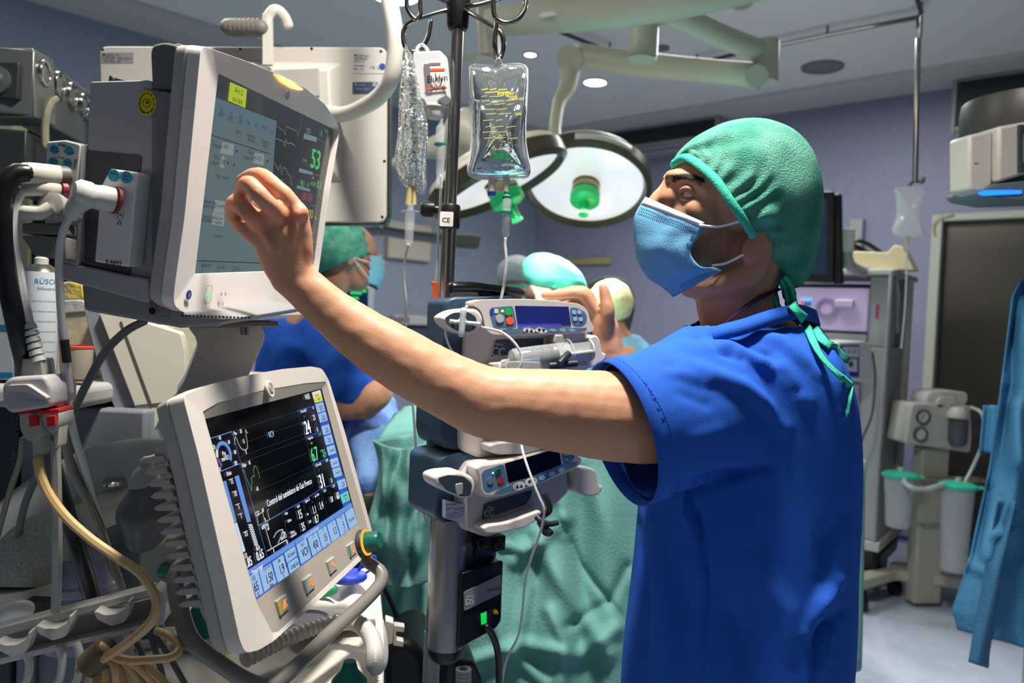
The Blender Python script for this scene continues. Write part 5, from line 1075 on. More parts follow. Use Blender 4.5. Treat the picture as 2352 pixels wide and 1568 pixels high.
capb=mat('cap_band','#3fb79d',.75,bump=(300,.2),spec=.2)
b=B()
for sg in (1,-1):
    l=[H(rc[i][0],rc[i][1],sg*(.090*max(0,math.sin(math.pi*i/NS))**.7+.005)) for i in range(0,NS+1,3)]
    b.tube(l,.0032,8,60,rb=.0065,hint=HF.n)
part('cap_band',b,capb,MAN)
# knot and ribbons
b=B(); b.ell(H(1793,632,.015),AXT,(.012,.012,.012),14,8); part('cap_knot',b,capb,MAN)
def ribbon(pts,w,tw=.6,th=.0012):
    b=B(); pp=[V(p) for p in pts]; b.tube(pp,[w]*len(pp),6,40,rb=th,hint=(CR*.7+CU*.5+CF*tw)); return b
HX=lambda l,s=.02: [H(x,y,s+(i%2)*.004) for i,(x,y) in enumerate(l)]
# mask --------------------------------------------------------
mL=[(1483,452),(1468,476),(1458,498),(1457,530),(1461,566),(1467,600),(1487,635),(1519,656),(1548,681)]
mE=[(1619,511),(1612,527),(1604,545),(1592,562),(1586,578),(1594,597),(1613,613),(1640,614),(1659,621)]
lc=curve(mL,40); ec=curve(mE,40)
def maskf(sgn):
    def f(a,t):
        i=min(int(round(a*40)),40); r=lc[i];o=ec[i]; x,y=r[0]+(o[0]-r[0])*t,r[1]+(o[1]-r[1])*t
        z=.060*math.sin(t*math.pi/2)**.8
        q=.0028*math.sin(a*14+2.5*t+1.2)*math.sin(math.pi*min(1,t*1.2+.1))*(a>.30)*math.sin(math.pi*min(1,(a-.25)*1.6)) if a>.3 else 0
        q+=.0030*noise.noise(V((a*5,t*4,2)))*math.sin(math.pi*t)
        return H(x,y,sgn*(z+.002))+HF.n*sgn*q-HF.u*q*.6
    return f
maskm=mat('mask_blue','#6fb0d8',.7,bump=(600,.25),spec=.2,transl=.15)
b=B().grid(maskf(1),40,20).grid(maskf(-1),40,20); b.f=[f[::-1] if i<800 else f for i,f in enumerate(b.f)]
part('face_mask',b,maskm,MAN,smooth='full',label='light blue pleated face mask',solid=.001)
b=B(); f1=maskf(1)
mb=mat('mask_binding','#c6d6e2',.7)
def mrow(a0,a1,t0,t1,n,off=.0015): return [f1(a0+(a1-a0)*k/n,t0+(t1-t0)*k/n)+HF.n*off for k in range(n+1)]
def strip(a0,a1): 
    vs=[];
    for k in range(21):
        t=k/20*.99+.005; vs+= [f1(a0,t)+HF.n*.0012-HF.u*.0008,f1(a1,t)+HF.n*.0012-HF.u*.0008]
    b.add(vs,[(2*k,2*k+1,2*k+3,2*k+2) for k in range(20)])
strip(0,.075); part('nose_band',b,mb,MAN,solid=.0008)
b=B()
def stitches(a,t0,t1,n):
    for k in range(n):
        t=t0+(t1-t0)*k/n; p=f1(a,t)+HF.n*.0018-HF.u*.001; q=f1(a,t+(t1-t0)/n*.5)+HF.n*.0018-HF.u*.001; b.tube([p,q],.0005,4,smooth=False)
for a in (.10,.125,.15): stitches(a,.03,.97,34)
for a in (.93,.955,.98): stitches(a,.25,.97,28)
for t in (.90,.93,.96):
    for k in range(30):
        a=.15+.42*k/30; p=f1(a,t)+HF.n*.0018; q=f1(a+.007,t)+HF.n*.0018; b.tube([p,q],.0005,4,smooth=False)
part('mask_stitching',b,mat('stitch_blue','#2f5f86',.7),MAN,smooth=False)
es_=mat('ear_loop','#dfe3e6',.6)
part('ear_loop',B().tube([H(1606,517,.064),H(1650,520,.070),H(1702,507,.083)],.0018,8),es_,MAN); part('ear_loop',B().tube([H(1636,610,.056),H(1668,604,.064),H(1708,584,.078)],.0018,8),es_,MAN)
# shirt -------------------------------------------------------
b=B()
rows=[(742,1625,1852,1.245,.095),(790,1578,1888,1.255,.15),(850,1520,1918,1.26,.175),(950,1492,1936,1.27,.185),(1100,1480,1946,1.275,.185),(1300,1458,1938,1.275,.18),(1450,1442,1931,1.275,.18),(1570,1432,1924,1.275,.18),(1750,1425,1925,1.275,.185),(1830,1425,1925,1.275,.185)]
R=crom([(P((xl+xr)/2,y_,d_).x,P((xl+xr)/2,y_,d_).y,P((xl+xr)/2,y_,d_).z,(xr-xl)/2/F*d_,h_) for y_,xl,xr,d_,h_ in rows],60)
rings=[]
fw=V((math.cos(R_(-4)),math.sin(R_(-4)),0)); sd=V((math.sin(R_(-4)),-math.cos(R_(-4)),0))
for r in R:
    c=V((r[0],r[1],r[2])); ring=[]
    for k in range(48):
        a=2*math.pi*k/48; cs,sn=math.cos(a),math.sin(a); e=.82
        ring.append(c+fw*(r[3]*math.copysign(abs(cs)**e,cs))+sd*(r[4]*math.copysign(abs(sn)**e,sn)))
    rings.append(ring)
b.loft(rings)
n_near=len(b.v)
# left sleeve (towards camera) with a wide straight hem, right sleeve behind
hemd=(P(1487,1138,1.09)-P(1376,850,1.09)).normalized(); hemc=P(1432,993,1.09)
def sl(l,ra,rb,hint,b): b.tube(PX(l),ra,28,26,rb=rb,hint=hint)
sl([(1430,994,1.09),(1530,962,1.10),(1625,938,1.14),(1700,925,1.20)],[.0925,.099,.100,.10],[.078,.083,.085,.09],hemd,b)
sl([(1500,965,1.46),(1580,930,1.43),(1680,900,1.36)],[.075,.085,.095],[.07,.08,.09],hemd,b)
limb(b,PX([(1600,815,1.19),(1700,790,1.22),(1800,800,1.25)]),[.045,.06,.06],seg=16)
limb(b,PX([(1520,850,1.13),(1600,818,1.16),(1690,795,1.20)]),[.035,.045,.05],seg=16)
sleevedir=(PX([(1430,994,1.09)])[0]-PX([(1530,962,1.115)])[0]).normalized()
def keep(c,n):
    if (c-P(1430,994,1.09)).dot(sleevedir)>-.012 and (c-P(1430,994,1.09)).length<.15: return False
    if n.z>.7 and proj(c)[1]<752: return False
    return not (n.z<-.8 and c.z<P(1700,1800,1.275).z+.02)
fl=[([(1500,815),(1600,850),(1700,890),(1760,935),(1800,980)],17,.0075),([(1560,800),(1680,800),(1790,850),(1850,920)],16,.008),([(1700,760),(1800,790),(1880,860)],13,.006),([(1640,780),(1760,820),(1830,900)],10,-.006),
    ([(1570,1128),(1610,1105),(1680,1090),(1760,1070)],14,-.010),([(1590,1140),(1604,1200),(1618,1300)],9,-.007),([(1572,1130),(1580,1180),(1600,1240)],8,.006),([(1620,1200),(1628,1350),(1612,1568)],5,-.004),
    ([(1500,1200),(1520,1350),(1530,1568)],22,.006),([(1470,1200),(1490,1350),(1480,1568)],12,-.005),([(1560,1250),(1570,1400),(1560,1568)],18,-.005),([(1930,1180),(1900,1250),(1890,1330)],20,-.008),([(1925,1330),(1880,1380),(1850,1450)],14,.010),([(1930,1400),(1880,1450),(1870,1568)],12,-.008),([(1900,1440),(1875,1568)],8,.007),
    ([(1740,1300),(1800,1400),(1820,1568)],28,.007),([(1660,1350),(1700,1450),(1720,1568)],24,-.005),([(1420,870),(1440,940),(1468,1010),(1486,1080)],9,.0030),([(1436,880),(1464,960),(1490,1050)],3,-.0018),([(1480,860),(1560,860),(1620,880)],12,.005),([(1470,900),(1550,905),(1620,930)],12,-.004),([(1500,1000),(1580,1010),(1650,990)],18,.004),([(1880,760),(1915,850),(1930,950)],12,.006),([(1600,782),(1650,812),(1700,830)],8,-.005)]
fl=[(p,w_,h_*1.7) for p,w_,h_ in fl]
_ff=folds(fl,.004,7)
def shirtfn(v,n):
    e_=v-P(1430,994,1.09); q_=-e_.dot(sleevedir); k_=max(0,min(1,(q_-.035)/.05)) if e_.length<.18 else 1
    return _ff(v,n)*k_
shirt=fuse(b,.0052,6,shirtfn,keep)
part('scrub_shirt',shirt,blue_cloth,MAN,smooth='full',solid=.0022,label='royal blue short-sleeved scrub shirt',so=1)
sh0=P(1430,994,1.09)+sleevedir*.003; hb_=B().tube([sh0,sh0-sleevedir*.026,sh0-sleevedir*.034,sh0-sleevedir*.042],[.1020,.1028,.1028,.097],48,smooth=False,rb=[.0885,.0893,.0893,.083],hint=hemd,cap=False); part('sleeve_hem',hb_,blue_cloth,MAN,smooth='full',solid=.002)
hb_=B(); a1=hemd; a2=(-sleevedir).cross(a1).normalized(); c_=sh0-sleevedir*.024
for k in range(120):
    t=2*math.pi*k/120; t2=t+.026; hb_.tube([c_+a1*(.1050*math.cos(q))+a2*(.0915*math.sin(q)) for q in (t,t2)],.0005,4,smooth=False)
part('hem_stitching',hb_,mat('stitch_navy','#2a5cba',.8),MAN,smooth=False)
bvs=BVHTree.FromPolygons([tuple(v) for v in shirt.v],shirt.f)
# collar with stand, lanyard strap
b=B(); cl=[(1598,778,.055),(1640,752,.078),(1700,735,.085),(1770,712,.075),(1830,700,.045),(1872,716,.0),(1850,712,-.05),(1760,730,-.08),(1660,770,-.07),(1600,790,-.02)]
pts=[H(x,y,s) for x,y,s in cl]; pts2=[H(x+8,y+34,s*1.12) for x,y,s in cl]
A_=crom(pts+[pts[0]],60);B_=crom(pts2+[pts2[0]],60)
b.add([V(p) for p in A_]+[V(p) for p in B_],[(i,i+1,61+i+1,61+i) for i in range(60)]); part('shirt_collar',b,blue_cloth,MAN,smooth='full',solid=.003)
_n=len(shirt.v); bvs=BVHTree.FromPolygons([tuple(v) for v in shirt.v+b.v],shirt.f+[tuple(k+_n for k in f_) for f_ in b.f])
for l,w in (([(1793,636),(1782,665),(1786,700),(1800,712),(1812,700),(1806,668),(1796,640)],.0055),([(1800,636),(1812,660),(1826,700),(1832,716),(1826,690),(1818,655),(1802,634)],.0055),([(1795,640),(1812,690),(1845,730),(1890,780),(1950,828)],.0085),([(1797,645),(1822,700),(1850,745),(1885,815),(1920,855),(1956,888)],.006),([(1956,888),(1952,915),(1944,958)],.003)):
    l2=[tuple(float(c) for c in p) for p in crom(l,26)]; pts=[]
    for i,(x,y) in enumerate(l2):
        fb=H(x,y,.022+.02*i/26+.004*math.sin(i*.8))
        if y>672 and len(l)<7:
            q=surf(bvs,x,y,.020); last=(q-CAM).dot(CF) if (q-fb).length<.2 else (last if i and pts else 1.15)
            q=P(x,y,last); fb=q
        pts.append(fb)
    part('cap_tie',ribbon(pts,w),capb,MAN,smooth='full')
part('lanyard',B().tube([H(1640,765,.070),H(1672,738,.074),(H(1712,705,.071)),H(1760,675,.05),H(1786,662,.02)],.0016,6,24,rb=.0065,hint=(CR*.4+CU)),mat('lanyard_purple','#3b1c46',.7),MAN,label='dark purple lanyard strap')
# trousers and shoes
b=B()
for s in (1,-1):
    k=hip+HF.n*(s*.095); limb(b,[k+V((0,0,.80)),k+V((0,0,.6)),k+V((.01,0,.12))],[.085,.08,.07],seg=20)
part('scrub_trousers',fuse(b,.012,4),mat('trouser_blue','#123a8c',.85),MAN,smooth='full')
for s in (1,-1):
    k=hip+HF.n*(s*.095); b=B(); b.ell(k+V((-.06,0,.045)),(V((1,0,0)),V((0,1,0)),zu),(.14,.05,.045),18,10); part('shoe',b,white,MAN)
b=B().ring(Fr(P(1440,1072,1.16),CR,CU),0,0,.006,.009,-.004,.004,16); part('lanyard_clip',b,chrome,MAN)
# ================================================================ large display seen from behind
Q=Fr(P(230,510,2.0),V((.995,-.02,0)),(0,0,1)); 
LD=thing('large_monitor','large white display seen from its back behind the patient monitor, rating plates at its corners','monitor',Q(.35,0,0))
q=pxs(Q,[(229,112),(231,106),(880,108),(889,118),(887,500),(878,510),(500,512),(240,508)])
q=pxs(Q,[(228,106),(889,108),(887,511),(240,509)])
dw=mat('display_white','#c2beb6',.4)
b=B().prism(Q,rnd(q,.022,6),-.05,0); part('rear_cover',b,dw,LD,bev=.003)
b=B(); q2=rnd(scale2(q,1.012),.024,6); b.prism(Q,q2,-.055,-.012); part('dark_rim',b,mat('rim_black','#1d1f21',.3),LD)
b=B().prism(Q,pxs(Q,[(620,140),(784,143),(790,300),(786,420),(560,420),(560,140)]),-.001,.03,scale2(pxs(Q,[(620,140),(784,143),(790,300),(786,420),(560,420),(560,140)]),.78)); part('mount_boss',b,dw,LD,bev=.004)
b=B().prism(Q,pxs(Q,[(640,170),(742,166),(742,230),(640,230)]),.03,.036); part('mount_pad',b,mat('pad_grey','#a9a6a0',.5),LD,bev=.002)
for px_,py_ in ((236,114),(552,112),(716,112),(875,118),(883,370),(878,498)): x,y=Q.px(px_,py_); part('screw',B().disc(Q,x,y,.0035,0,.001,12),black,LD)
lg=mat('plate_text','#3b3d40',.6); lp1=mat('rating_grey','#8f9094',.5); lp2=mat('rating_white','#bdbdb9',.5); lp3=mat('rating_blue','#3d4a63',.5)
def plate(l,m1,rows,par,inkm=lg):
    b=B(); q=pxs(Q,l); b.prism(Q,q,0,.0012)
    b.mt(1)
    for s,x_,y_,z_ in rows: x,y=Q.px(x_,y_,.0012); b.text(Q,s,x,y,z_,.0016,'LEFT',1,.03)
    part('rating_plate',b,[m1,inkm],par,smooth=False)
plate([(233,121),(307,121),(307,145),(233,146)],lp1,[('■ EIZO 31\"',235,126,.009),('LX310W  S/N 2217',235,133,.009),('100-240V  CE',236,140,.008)],LD)
plate([(810,122),(887,122),(886,169),(810,169)],lp2,[('■ RadiForce',813,127,.007),('EX2620',814,134,.010),('24V 3.1A',813,141,.007),('Assembled',813,150,.006),('Ver. 1.2',812,158,.008),('CE  UL',850,155,.010)],LD)
plate([(810,189),(868,188),(867,215),(810,216)],lp3,[('● model',814,194,.007),('■',855,194,.014),('safety class I',818,203,.007)],LD,mat('plate_text_pale','#8c97ab',.5))
b=B(); x,y=Q.px(878,153,.0012); b.disc(Q,x,y,.008,.0012,.0020); part('blue_mark',b,MATS['badge_blue'],LD)
tw=mat('tube_white','#d5d1c6',.3)
l=[(890,-40,1.72),(896,10,1.72),(905,60,1.72),(908,120,1.73),(898,180,1.75),(872,220,1.79),(830,248,1.86),(790,262,1.92),(750,262,1.96),(710,255,1.975)]
SA=thing('ceiling_mount','thick curved white tube holding the large display, coming down from the ceiling','support arm',P(890,-40,1.72))
b=B().tube(PX(l),[.0185]*8+[.022,.024],20,80); part('curved_tube',b,tw,SA)
top=P(890,-40,1.72); part('ceiling_tube',B().cyl(top,V((top.x,top.y,HC)),.0185,20),tw,SA); part('ceiling_flange',B().cyl(V((top.x,top.y,HC-.03)),V((top.x,top.y,HC)),.07,28),tw,SA)
# hand grip over the display
HG=thing('handle_bracket','white bracket with ribbed grey grip rising above the large display','handle',P(628,140,1.9))
b=B().prism(Fr(P(616,150,1.93),CR,CU),[(-.012,-.0),(.012,0),(.010,.125),(-.012,.125)],-.006,.006); b.tube(PX([(612,62,1.93),(616,38,1.93),(630,22,1.93),(642,26,1.935),(655,42,1.94),(662,60,1.945)]),.008,12,40,rb=.013,hint=CF,round_=True); part('bracket_arm',b,tw,HG,bev=.002)
b=B().tube(PX([(600,65,1.93),(525,62,1.93)]),.020,18,smooth=False,round_=True)
for i in range(7): c=P(532+i*10,63,1.93); b.tube([c,P(537+i*10,63,1.93)],.0215,18,smooth=False)
part('ribbed_grip',b,mat('grip_grey','#77746d',.5),HG)
# ================================================================ gas outlet beam at the upper left
GB=thing('gas_supply_beam','brushed grey beam with round gas outlets at the upper left edge','gas supply beam',P(100,200,1.9))
st2=mat('beam_metal','#6b6f70',.35,.5)
f=yawfr(80,190,1.75,0); b=B().prism(f,rnd(pxs(f,[(-600,112),(76,110),(82,270),(-600,268)]),.004),0,-.08); part('beam_end',b,st2,GB,bev=.004)
g=Fr(f(*f.px(78,190)),V((-.17,.985,0)),(0,0,1)); h0=f.px(78,112)[1]-f.px(78,262)[1]
b=B().box(g,0,.75,-h0*.5,h0*.5+.0,-.08,0); part('beam_side',b,st2,GB,bev=.004)
for px_,py_ in ((95,167),(130,192),(160,216),(187,240),(203,262)):
    x,y=g.px(px_,py_); 
    b=B().ring(g,x,y,.022,.029,0,.012,28); part('outlet_ring',b,chrome,GB,bev=.002); part('outlet_face',B().disc(g,x,y,.022,0,.006),mat('outlet_grey','#7b8285',.3,.4),GB)
b=B().prism(f,rnd(pxs(f,[(0,148),(56,150),(52,232),(0,228)]),.003),0,.02); part('access_plate',b,mat('plate_steel','#43484b',.3,.5),GB,bev=.003)
x,y=f.px(8,190); b=B().lathe(f(x,y,.02),f.n,[(.030,0),(.030,.008),(.018,.010),(.018,.022),(.010,.024)],24); part('valve_boss',b,st2,GB)
b=B().box(g,.02,.8,-h0*.5-.14,-h0*.5-.03,-.16,-.02); part('lower_rail',b,mat('rail_dark','#2f3436',.4,.3),GB,bev=.004)
part('ceiling_post',B().cyl(f(-.35,.02,-.2),V((f(-.35,.02,-.2).x,f(-.35,.02,-.2).y,HC)),.05,24),st2,GB)
cable('hose',PX([(105,335,1.78),(104,290,1.78),(108,262,1.78),(118,235,1.79),(128,228,1.80)]),.008,mat('hose_olive','#807f6a',.5),'short olive hose looping down below the gas outlets','hose')
# cream shelf unit / dark window behind the left cables
f=yawfr(60,560,2.3,0)
SU=thing('equipment_trolley','cream trolley column with dark glass panels far left behind the hoses','trolley',V((f.o.x,f.o.y,0)))
x0,_=f.px(32,400); x1_,_=f.px(215,400); ztop=f.px(60,345)[1]; zb=-f.o.z
b=B().box(f,x0,f.px(76,400)[0],zb,f.px(60,385)[1],-.3,0); part('column',b,mat('trolley_cream','#b5ad8c',.5),SU,bev=.01)
b=B().box(f,f.px(76,400)[0],x1_,f.px(100,645)[1],f.px(100,420)[1],-.3,-.004); part('dark_panel',b,mat('panel_dark','#0f1a20',.2),SU)
f2=yawfr(60,300,2.35,0); U2=thing('wall_cabinet','dark fronted cream cabinet under the gas outlets at the left edge','cabinet',f2(*f2.px(100,335)))
b=B().prism(f2,pxs(f2,[(-60,265),(230,265),(230,340),(-60,340)]),0,-.2); part('cabinet_body',b,MATS['trolley_cream'],U2,bev=.004); b=B().prism(f2,pxs(f2,[(66,280),(225,290),(225,336),(66,336)]),0,.004); part('dark_glass',b,MATS['panel_dark'],U2)
b=B().prism(f2,pxs(f2,[(-60,268),(30,268),(30,305),(-60,305)]),0,.006); part('white_panel',b,mat('cab_white','#9a9da0',.4),U2); x,y=f2.px(24,278); part('red_lamp',B().disc(f2,x,y,.006,.006,.010),mat('red_spot','#a01a20',.4),U2)
# ================================================================ surgical lamps
LM=thing('ceiling_boom','cream double-jointed ceiling arm with hub cylinder, carrying the two surgical lamps','lamp arm',P(1478,120,3.0))
lc_=mat('lamp_cream','#c5c3ae',.4); 
def flatbar(l,ra,rb): return B().tube(PX(l),ra,20,40,rb=rb,hint=(0,0,1))
part('main_boom',B().tube(PX([(1120,52,2.9),(1220,42,2.85),(1400,25,2.75),(1600,-4,2.65),(1800,-50,2.6)]),[.045,.055,.06,.055,.05],22,40),lc_,LM)
part('hub_cylinder',B().cyl(P(1476,132,3.0),P(1480,-10,3.0),.056,28),lc_,LM)
part('hub_cap',B().cyl(P(1475,137,3.0),P(1476,126,3.0),.053,28),mat('hub_cap','#bdb8a0',.4),LM)
part('right_arm',B().tube(PX([(1478,50,3.02),(1530,30,3.05),(1650,80,3.15),(1755,122,3.25)]),.045,18,40),lc_,LM)
part('elbow_joint',B().cyl(P(1757,190,3.25),P(1760,95,3.25),.052,24).cyl(P(1738,175,3.19),P(1740,173,3.33),.045,24),lc_,LM)
part('return_arm',B().tube(PX([(1745,175,3.25),(1640,165,3.35),(1480,150,3.5),(1335,128,3.65)]),[.052,.05,.055,.055],20,40),lc_,LM)
part('left_joint',B().cyl(P(1308,135,3.6),P(1318,133,3.74),.06,24),lc_,LM)
part('drop_tube',B().tube(PX([(1312,128,3.65),(1308,165,3.65),(1302,200,3.65),(1284,235,3.62),(1275,290,3.58),(1274,320,3.56)]),[.046,.046,.04,.03,.028,.03],18,50),lc_,LM)
part('ceiling_post',B().cyl(P(1590,10,2.66),V((P(1590,10,2.66).x,P(1590,10,2.66).y,HC)),.08,28),lc_,LM)
part('boom_window',B().prism(yawfr(1270,32,2.76,0),pxs(yawfr(1270,32,2.76,0),[(1238,34),(1245,28),(1315,22),(1312,30),(1245,38)]),0,-.02),mat('window_white','#e8e6da',.3),LM)
rimd=mat('lamp_rim_bronze','#4a4336',.3,.4); 
refl=mat('lamp_reflector','#e9dfe0',.15,.3,emit='#fff0ea',es=.62,var=6,col2='#bfc9e6')
def lamp(label,c,n,r,grn=True,lab=None):
    t=thing('surgical_lamp',label,'surgical lamp',c,'surgical lamps over the operating field'); n=V(n).normalized()
    part('housing',B().lathe(c,-n,[(r*1.02,-.01),(r*1.04,.02),(r*.98,.05),(r*.7,.085),(r*.35,.10),(.02,.105)],48),lc_,t)
    part('bronze_rim',B().lathe(c,n,[(r*1.0,-.03),(r*1.07,-.02),(r*1.07,.03),(r*.98,.045),(r*.955,.03),(r*.93,.012)],56,cap=False),rimd,t)
    b=B().lathe(c,n,[(r*.94,.014),(r*.75,-.004),(r*.45,-.014),(.03,-.016)],48,cap=True); part('reflector',b,refl,t)
    b=B().lathe(c+n*-.014,n,[(.058,0),(.060,.03),(.052,.034),(.060,.044),(.060,.07),(.055,.074)],28); part('centre_socket',b,mat('socket_brass','#8c8258',.3,.6),t)
    b=B().lathe(c+n*.06,n,[(.056,0),(.064,.008),(.064,.045),(.045,.055),(.02,.058),(.018,.10),(.022,.12),(.001,.125)],24); part('sterile_handle',b,mat('handle_green','#12a052',.35,emit='#0fae52',es=.22),t)
    spot('surgical_beam',c+n*.13,c+n*2,(240 if lab else 150),(1,.95,.88),75,.6,r*.6)
    return t
c1=P(1347,418,3.45); n1=V((-.08,-.52,-.85)); L1t=lamp('large lit round surgical lamp with bronze rim and green handle, facing the camera',c1,n1,.262,lab=True)
fr1=Fr(c1,V((1,0,0)),V((0,.3,.9))); 
n1=n1.normalized(); a_=(CR-n1*CR.dot(n1)).normalized(); b_=n1.cross(a_); 
b=B(); 
vs=[]
for k in range(9):
    t=R_(-76-28+k*6.3); o=(a_*math.cos(t)+b_*math.sin(t))
    if o.z<0: o=(a_*math.cos(-t)+b_*math.sin(-t))
    for h_ in (-.012,.022): vs.append(c1+o*(.262*1.075)+n1*h_)
b.add(vs,[(2*i,2*i+1,2*i+3,2*i+2) for i in range(8)]); part('maker_label',b,mat('lamp_label','#b9b9b0',.5),L1t,solid=.002)
c2=P(1142,408,2.95); n2=V((.46,-.08,-.88)); lamp('second surgical lamp seen edge-on behind the full drip bag',c2,n2,.255)
b=B().tube(PX([(905,375,3.4),(960,350,3.3),(1030,330,3.2),(1080,300,3.1),(1120,330,3.0)]),[.02,.03,.06,.09,.05],16,40); solo('lamp_yoke',b,lc_,'cream yoke arm behind the steel pole leading to the edge-on surgical lamp','lamp arm')
b=B().tube(PX([(1120,-20,3.6),(1122,60,3.6),(1126,130,3.6)]),.05,16,30); b.tube(PX([(1126,130,3.6),(1080,133,3.5),(1005,135,3.4)]),.02,10,20); b.cyl(P(1120,-20,3.6),V((P(1120,-20,3.6).x,P(1120,-20,3.6).y,HC)),.05,16); solo('lamp_post',b,lc_,'cream ceiling post faintly seen behind the full drip bag','lamp arm')
# ================================================================ ceiling rod with small bag
rp=P(2112,50,3.0)
b=B(); lrod=[(2113,58,3.0),(2113,80,3.0),(2106,95,3.0),(2100,425,3.0)]
b.tube(PX([(2117,35,3.0),(2115,85,3.0)]),.006,8,smooth=False).tube(PX([(2110,88,3.0),(2106,200,3.0),(2102,420,3.0)]),.010,12,smooth=False); b.tube(PX([(2088,425,3.0),(2100,415,3.0),(2118,418,3.0),(2122,408,3.0)]),.007,8)
solo('hanging_rod',b,steel,'thin steel rod hanging from the ceiling rail, carrying the small drip bag','hanging rod')
f=yawfr(2085,480,3.0,0); SB=thing('drip_bag','small clear drip bag hanging from the ceiling rod at the right','drip bag',f(*f.px(2083,545)))
part('bag_film',pillow(B(),f,pxs(f,smoothout([(2054,432),(2090,428),(2126,434),(2118,470),(2114,520),(2116,540),(2083,545),(2050,536),(2058,500),(2060,470)],40)),.03),mat('bag_film2','#e4e9ee',.12,alpha=.5,spec=.9,bump=(20,.6)),SB)
b=B().tube(PX([(2083,540,3.0),(2083,560,3.0)]),.006,8,smooth=False); part('bag_port',b,MATS['port_tan'],SB); part('drip_line',B().tube(PX([(2083,560,3.0),(2083,600,3.0),(2079,700,3.05),(2070,800,3.1)]),.003,6),lt,SB)
# ================================================================ ceiling-mounted head at the right
f=yawfr(2290,350,2.1,8)
CH=thing('ceiling_pendant','white rounded pendant head with blue light bar and grey collar at the right edge','pendant',f(*f.px(2300,460)))
cc=P(2370,350,2.25); R0=.0
wl=mat('pendant_white','#bdbab0',.4)
def vcyl(b,c,rx,y0_,y1_,seg=48):
    zt_=P(2300,y0_,2.1).z; zb_=P(2300,y1_,2.1).z; return b.lathe(V((c.x,c.y,zb_)),(0,0,1),[(rx*.97,0),(rx,.02),(rx,zt_-zb_-.02),(rx*.98,zt_-zb_)],seg)
rr=.185
part('grey_collar',vcyl(B(),cc,rr,196,296),mat('collar_grey','#3f3e3c',.4),CH)
part('pendant_head',vcyl(B(),cc,rr*.99,292,432),wl,CH)
part('ceiling_column',B().cyl(V((cc.x+.14,cc.y,P(2300,200,2.1).z)),V((cc.x+.14,cc.y,HC)),.05,32),MATS['collar_grey'],CH)
b=B().prism(f,pxs(f,[(2208,315),(2262,305),(2262,430),(2235,448),(2208,440)]),.03,-.05); b.prism(f,pxs(f,[(2262,300),(2345,285),(2400,285),(2400,405),(2340,402),(2262,425)]),.05,-.05); part('front_blocks',b,wl,CH,bev=.008)
b=B().prism(f,rnd(pxs(f,[(2228,440),(2260,428),(2340,420),(2420,424),(2420,462),(2300,466),(2240,455)]),.01),.045,-.10); part('light_housing',b,mat('pendant_blue_grey','#5f6c74',.4),CH,bev=.005)
b=B().prism(f,rnd(pxs(f,[(2247,441),(2265,437),(2345,437),(2345,445),(2262,449),(2250,447)],.046),.002),.044,.049); part('blue_light_bar',b,glow('bar_blue','#1e78ff',2.2),CH,label='glowing blue light bar')
b=B(); frame_ring(b,f,pxs(f,[(2336,288),(2420,285),(2420,398),(2336,396)],.05),pxs(f,[(2343,296),(2420,293),(2420,388),(2343,388)],.05),.04,.058); part('socket_frame',b,dgrey,CH)
b=B(); 
for y_ in (302,378): x,y=f.px(2349,y_,.058); b.disc(f,x,y,.006,.05,.060)
part('frame_bolt',b,chrome,CH)
b=B(); x,y=f.px(2243,375,.0305); b.box(f,x-.006,x+.006,y-.0008,y+.0008,.03,.0312); part('small_mark',b,dgrey,CH)
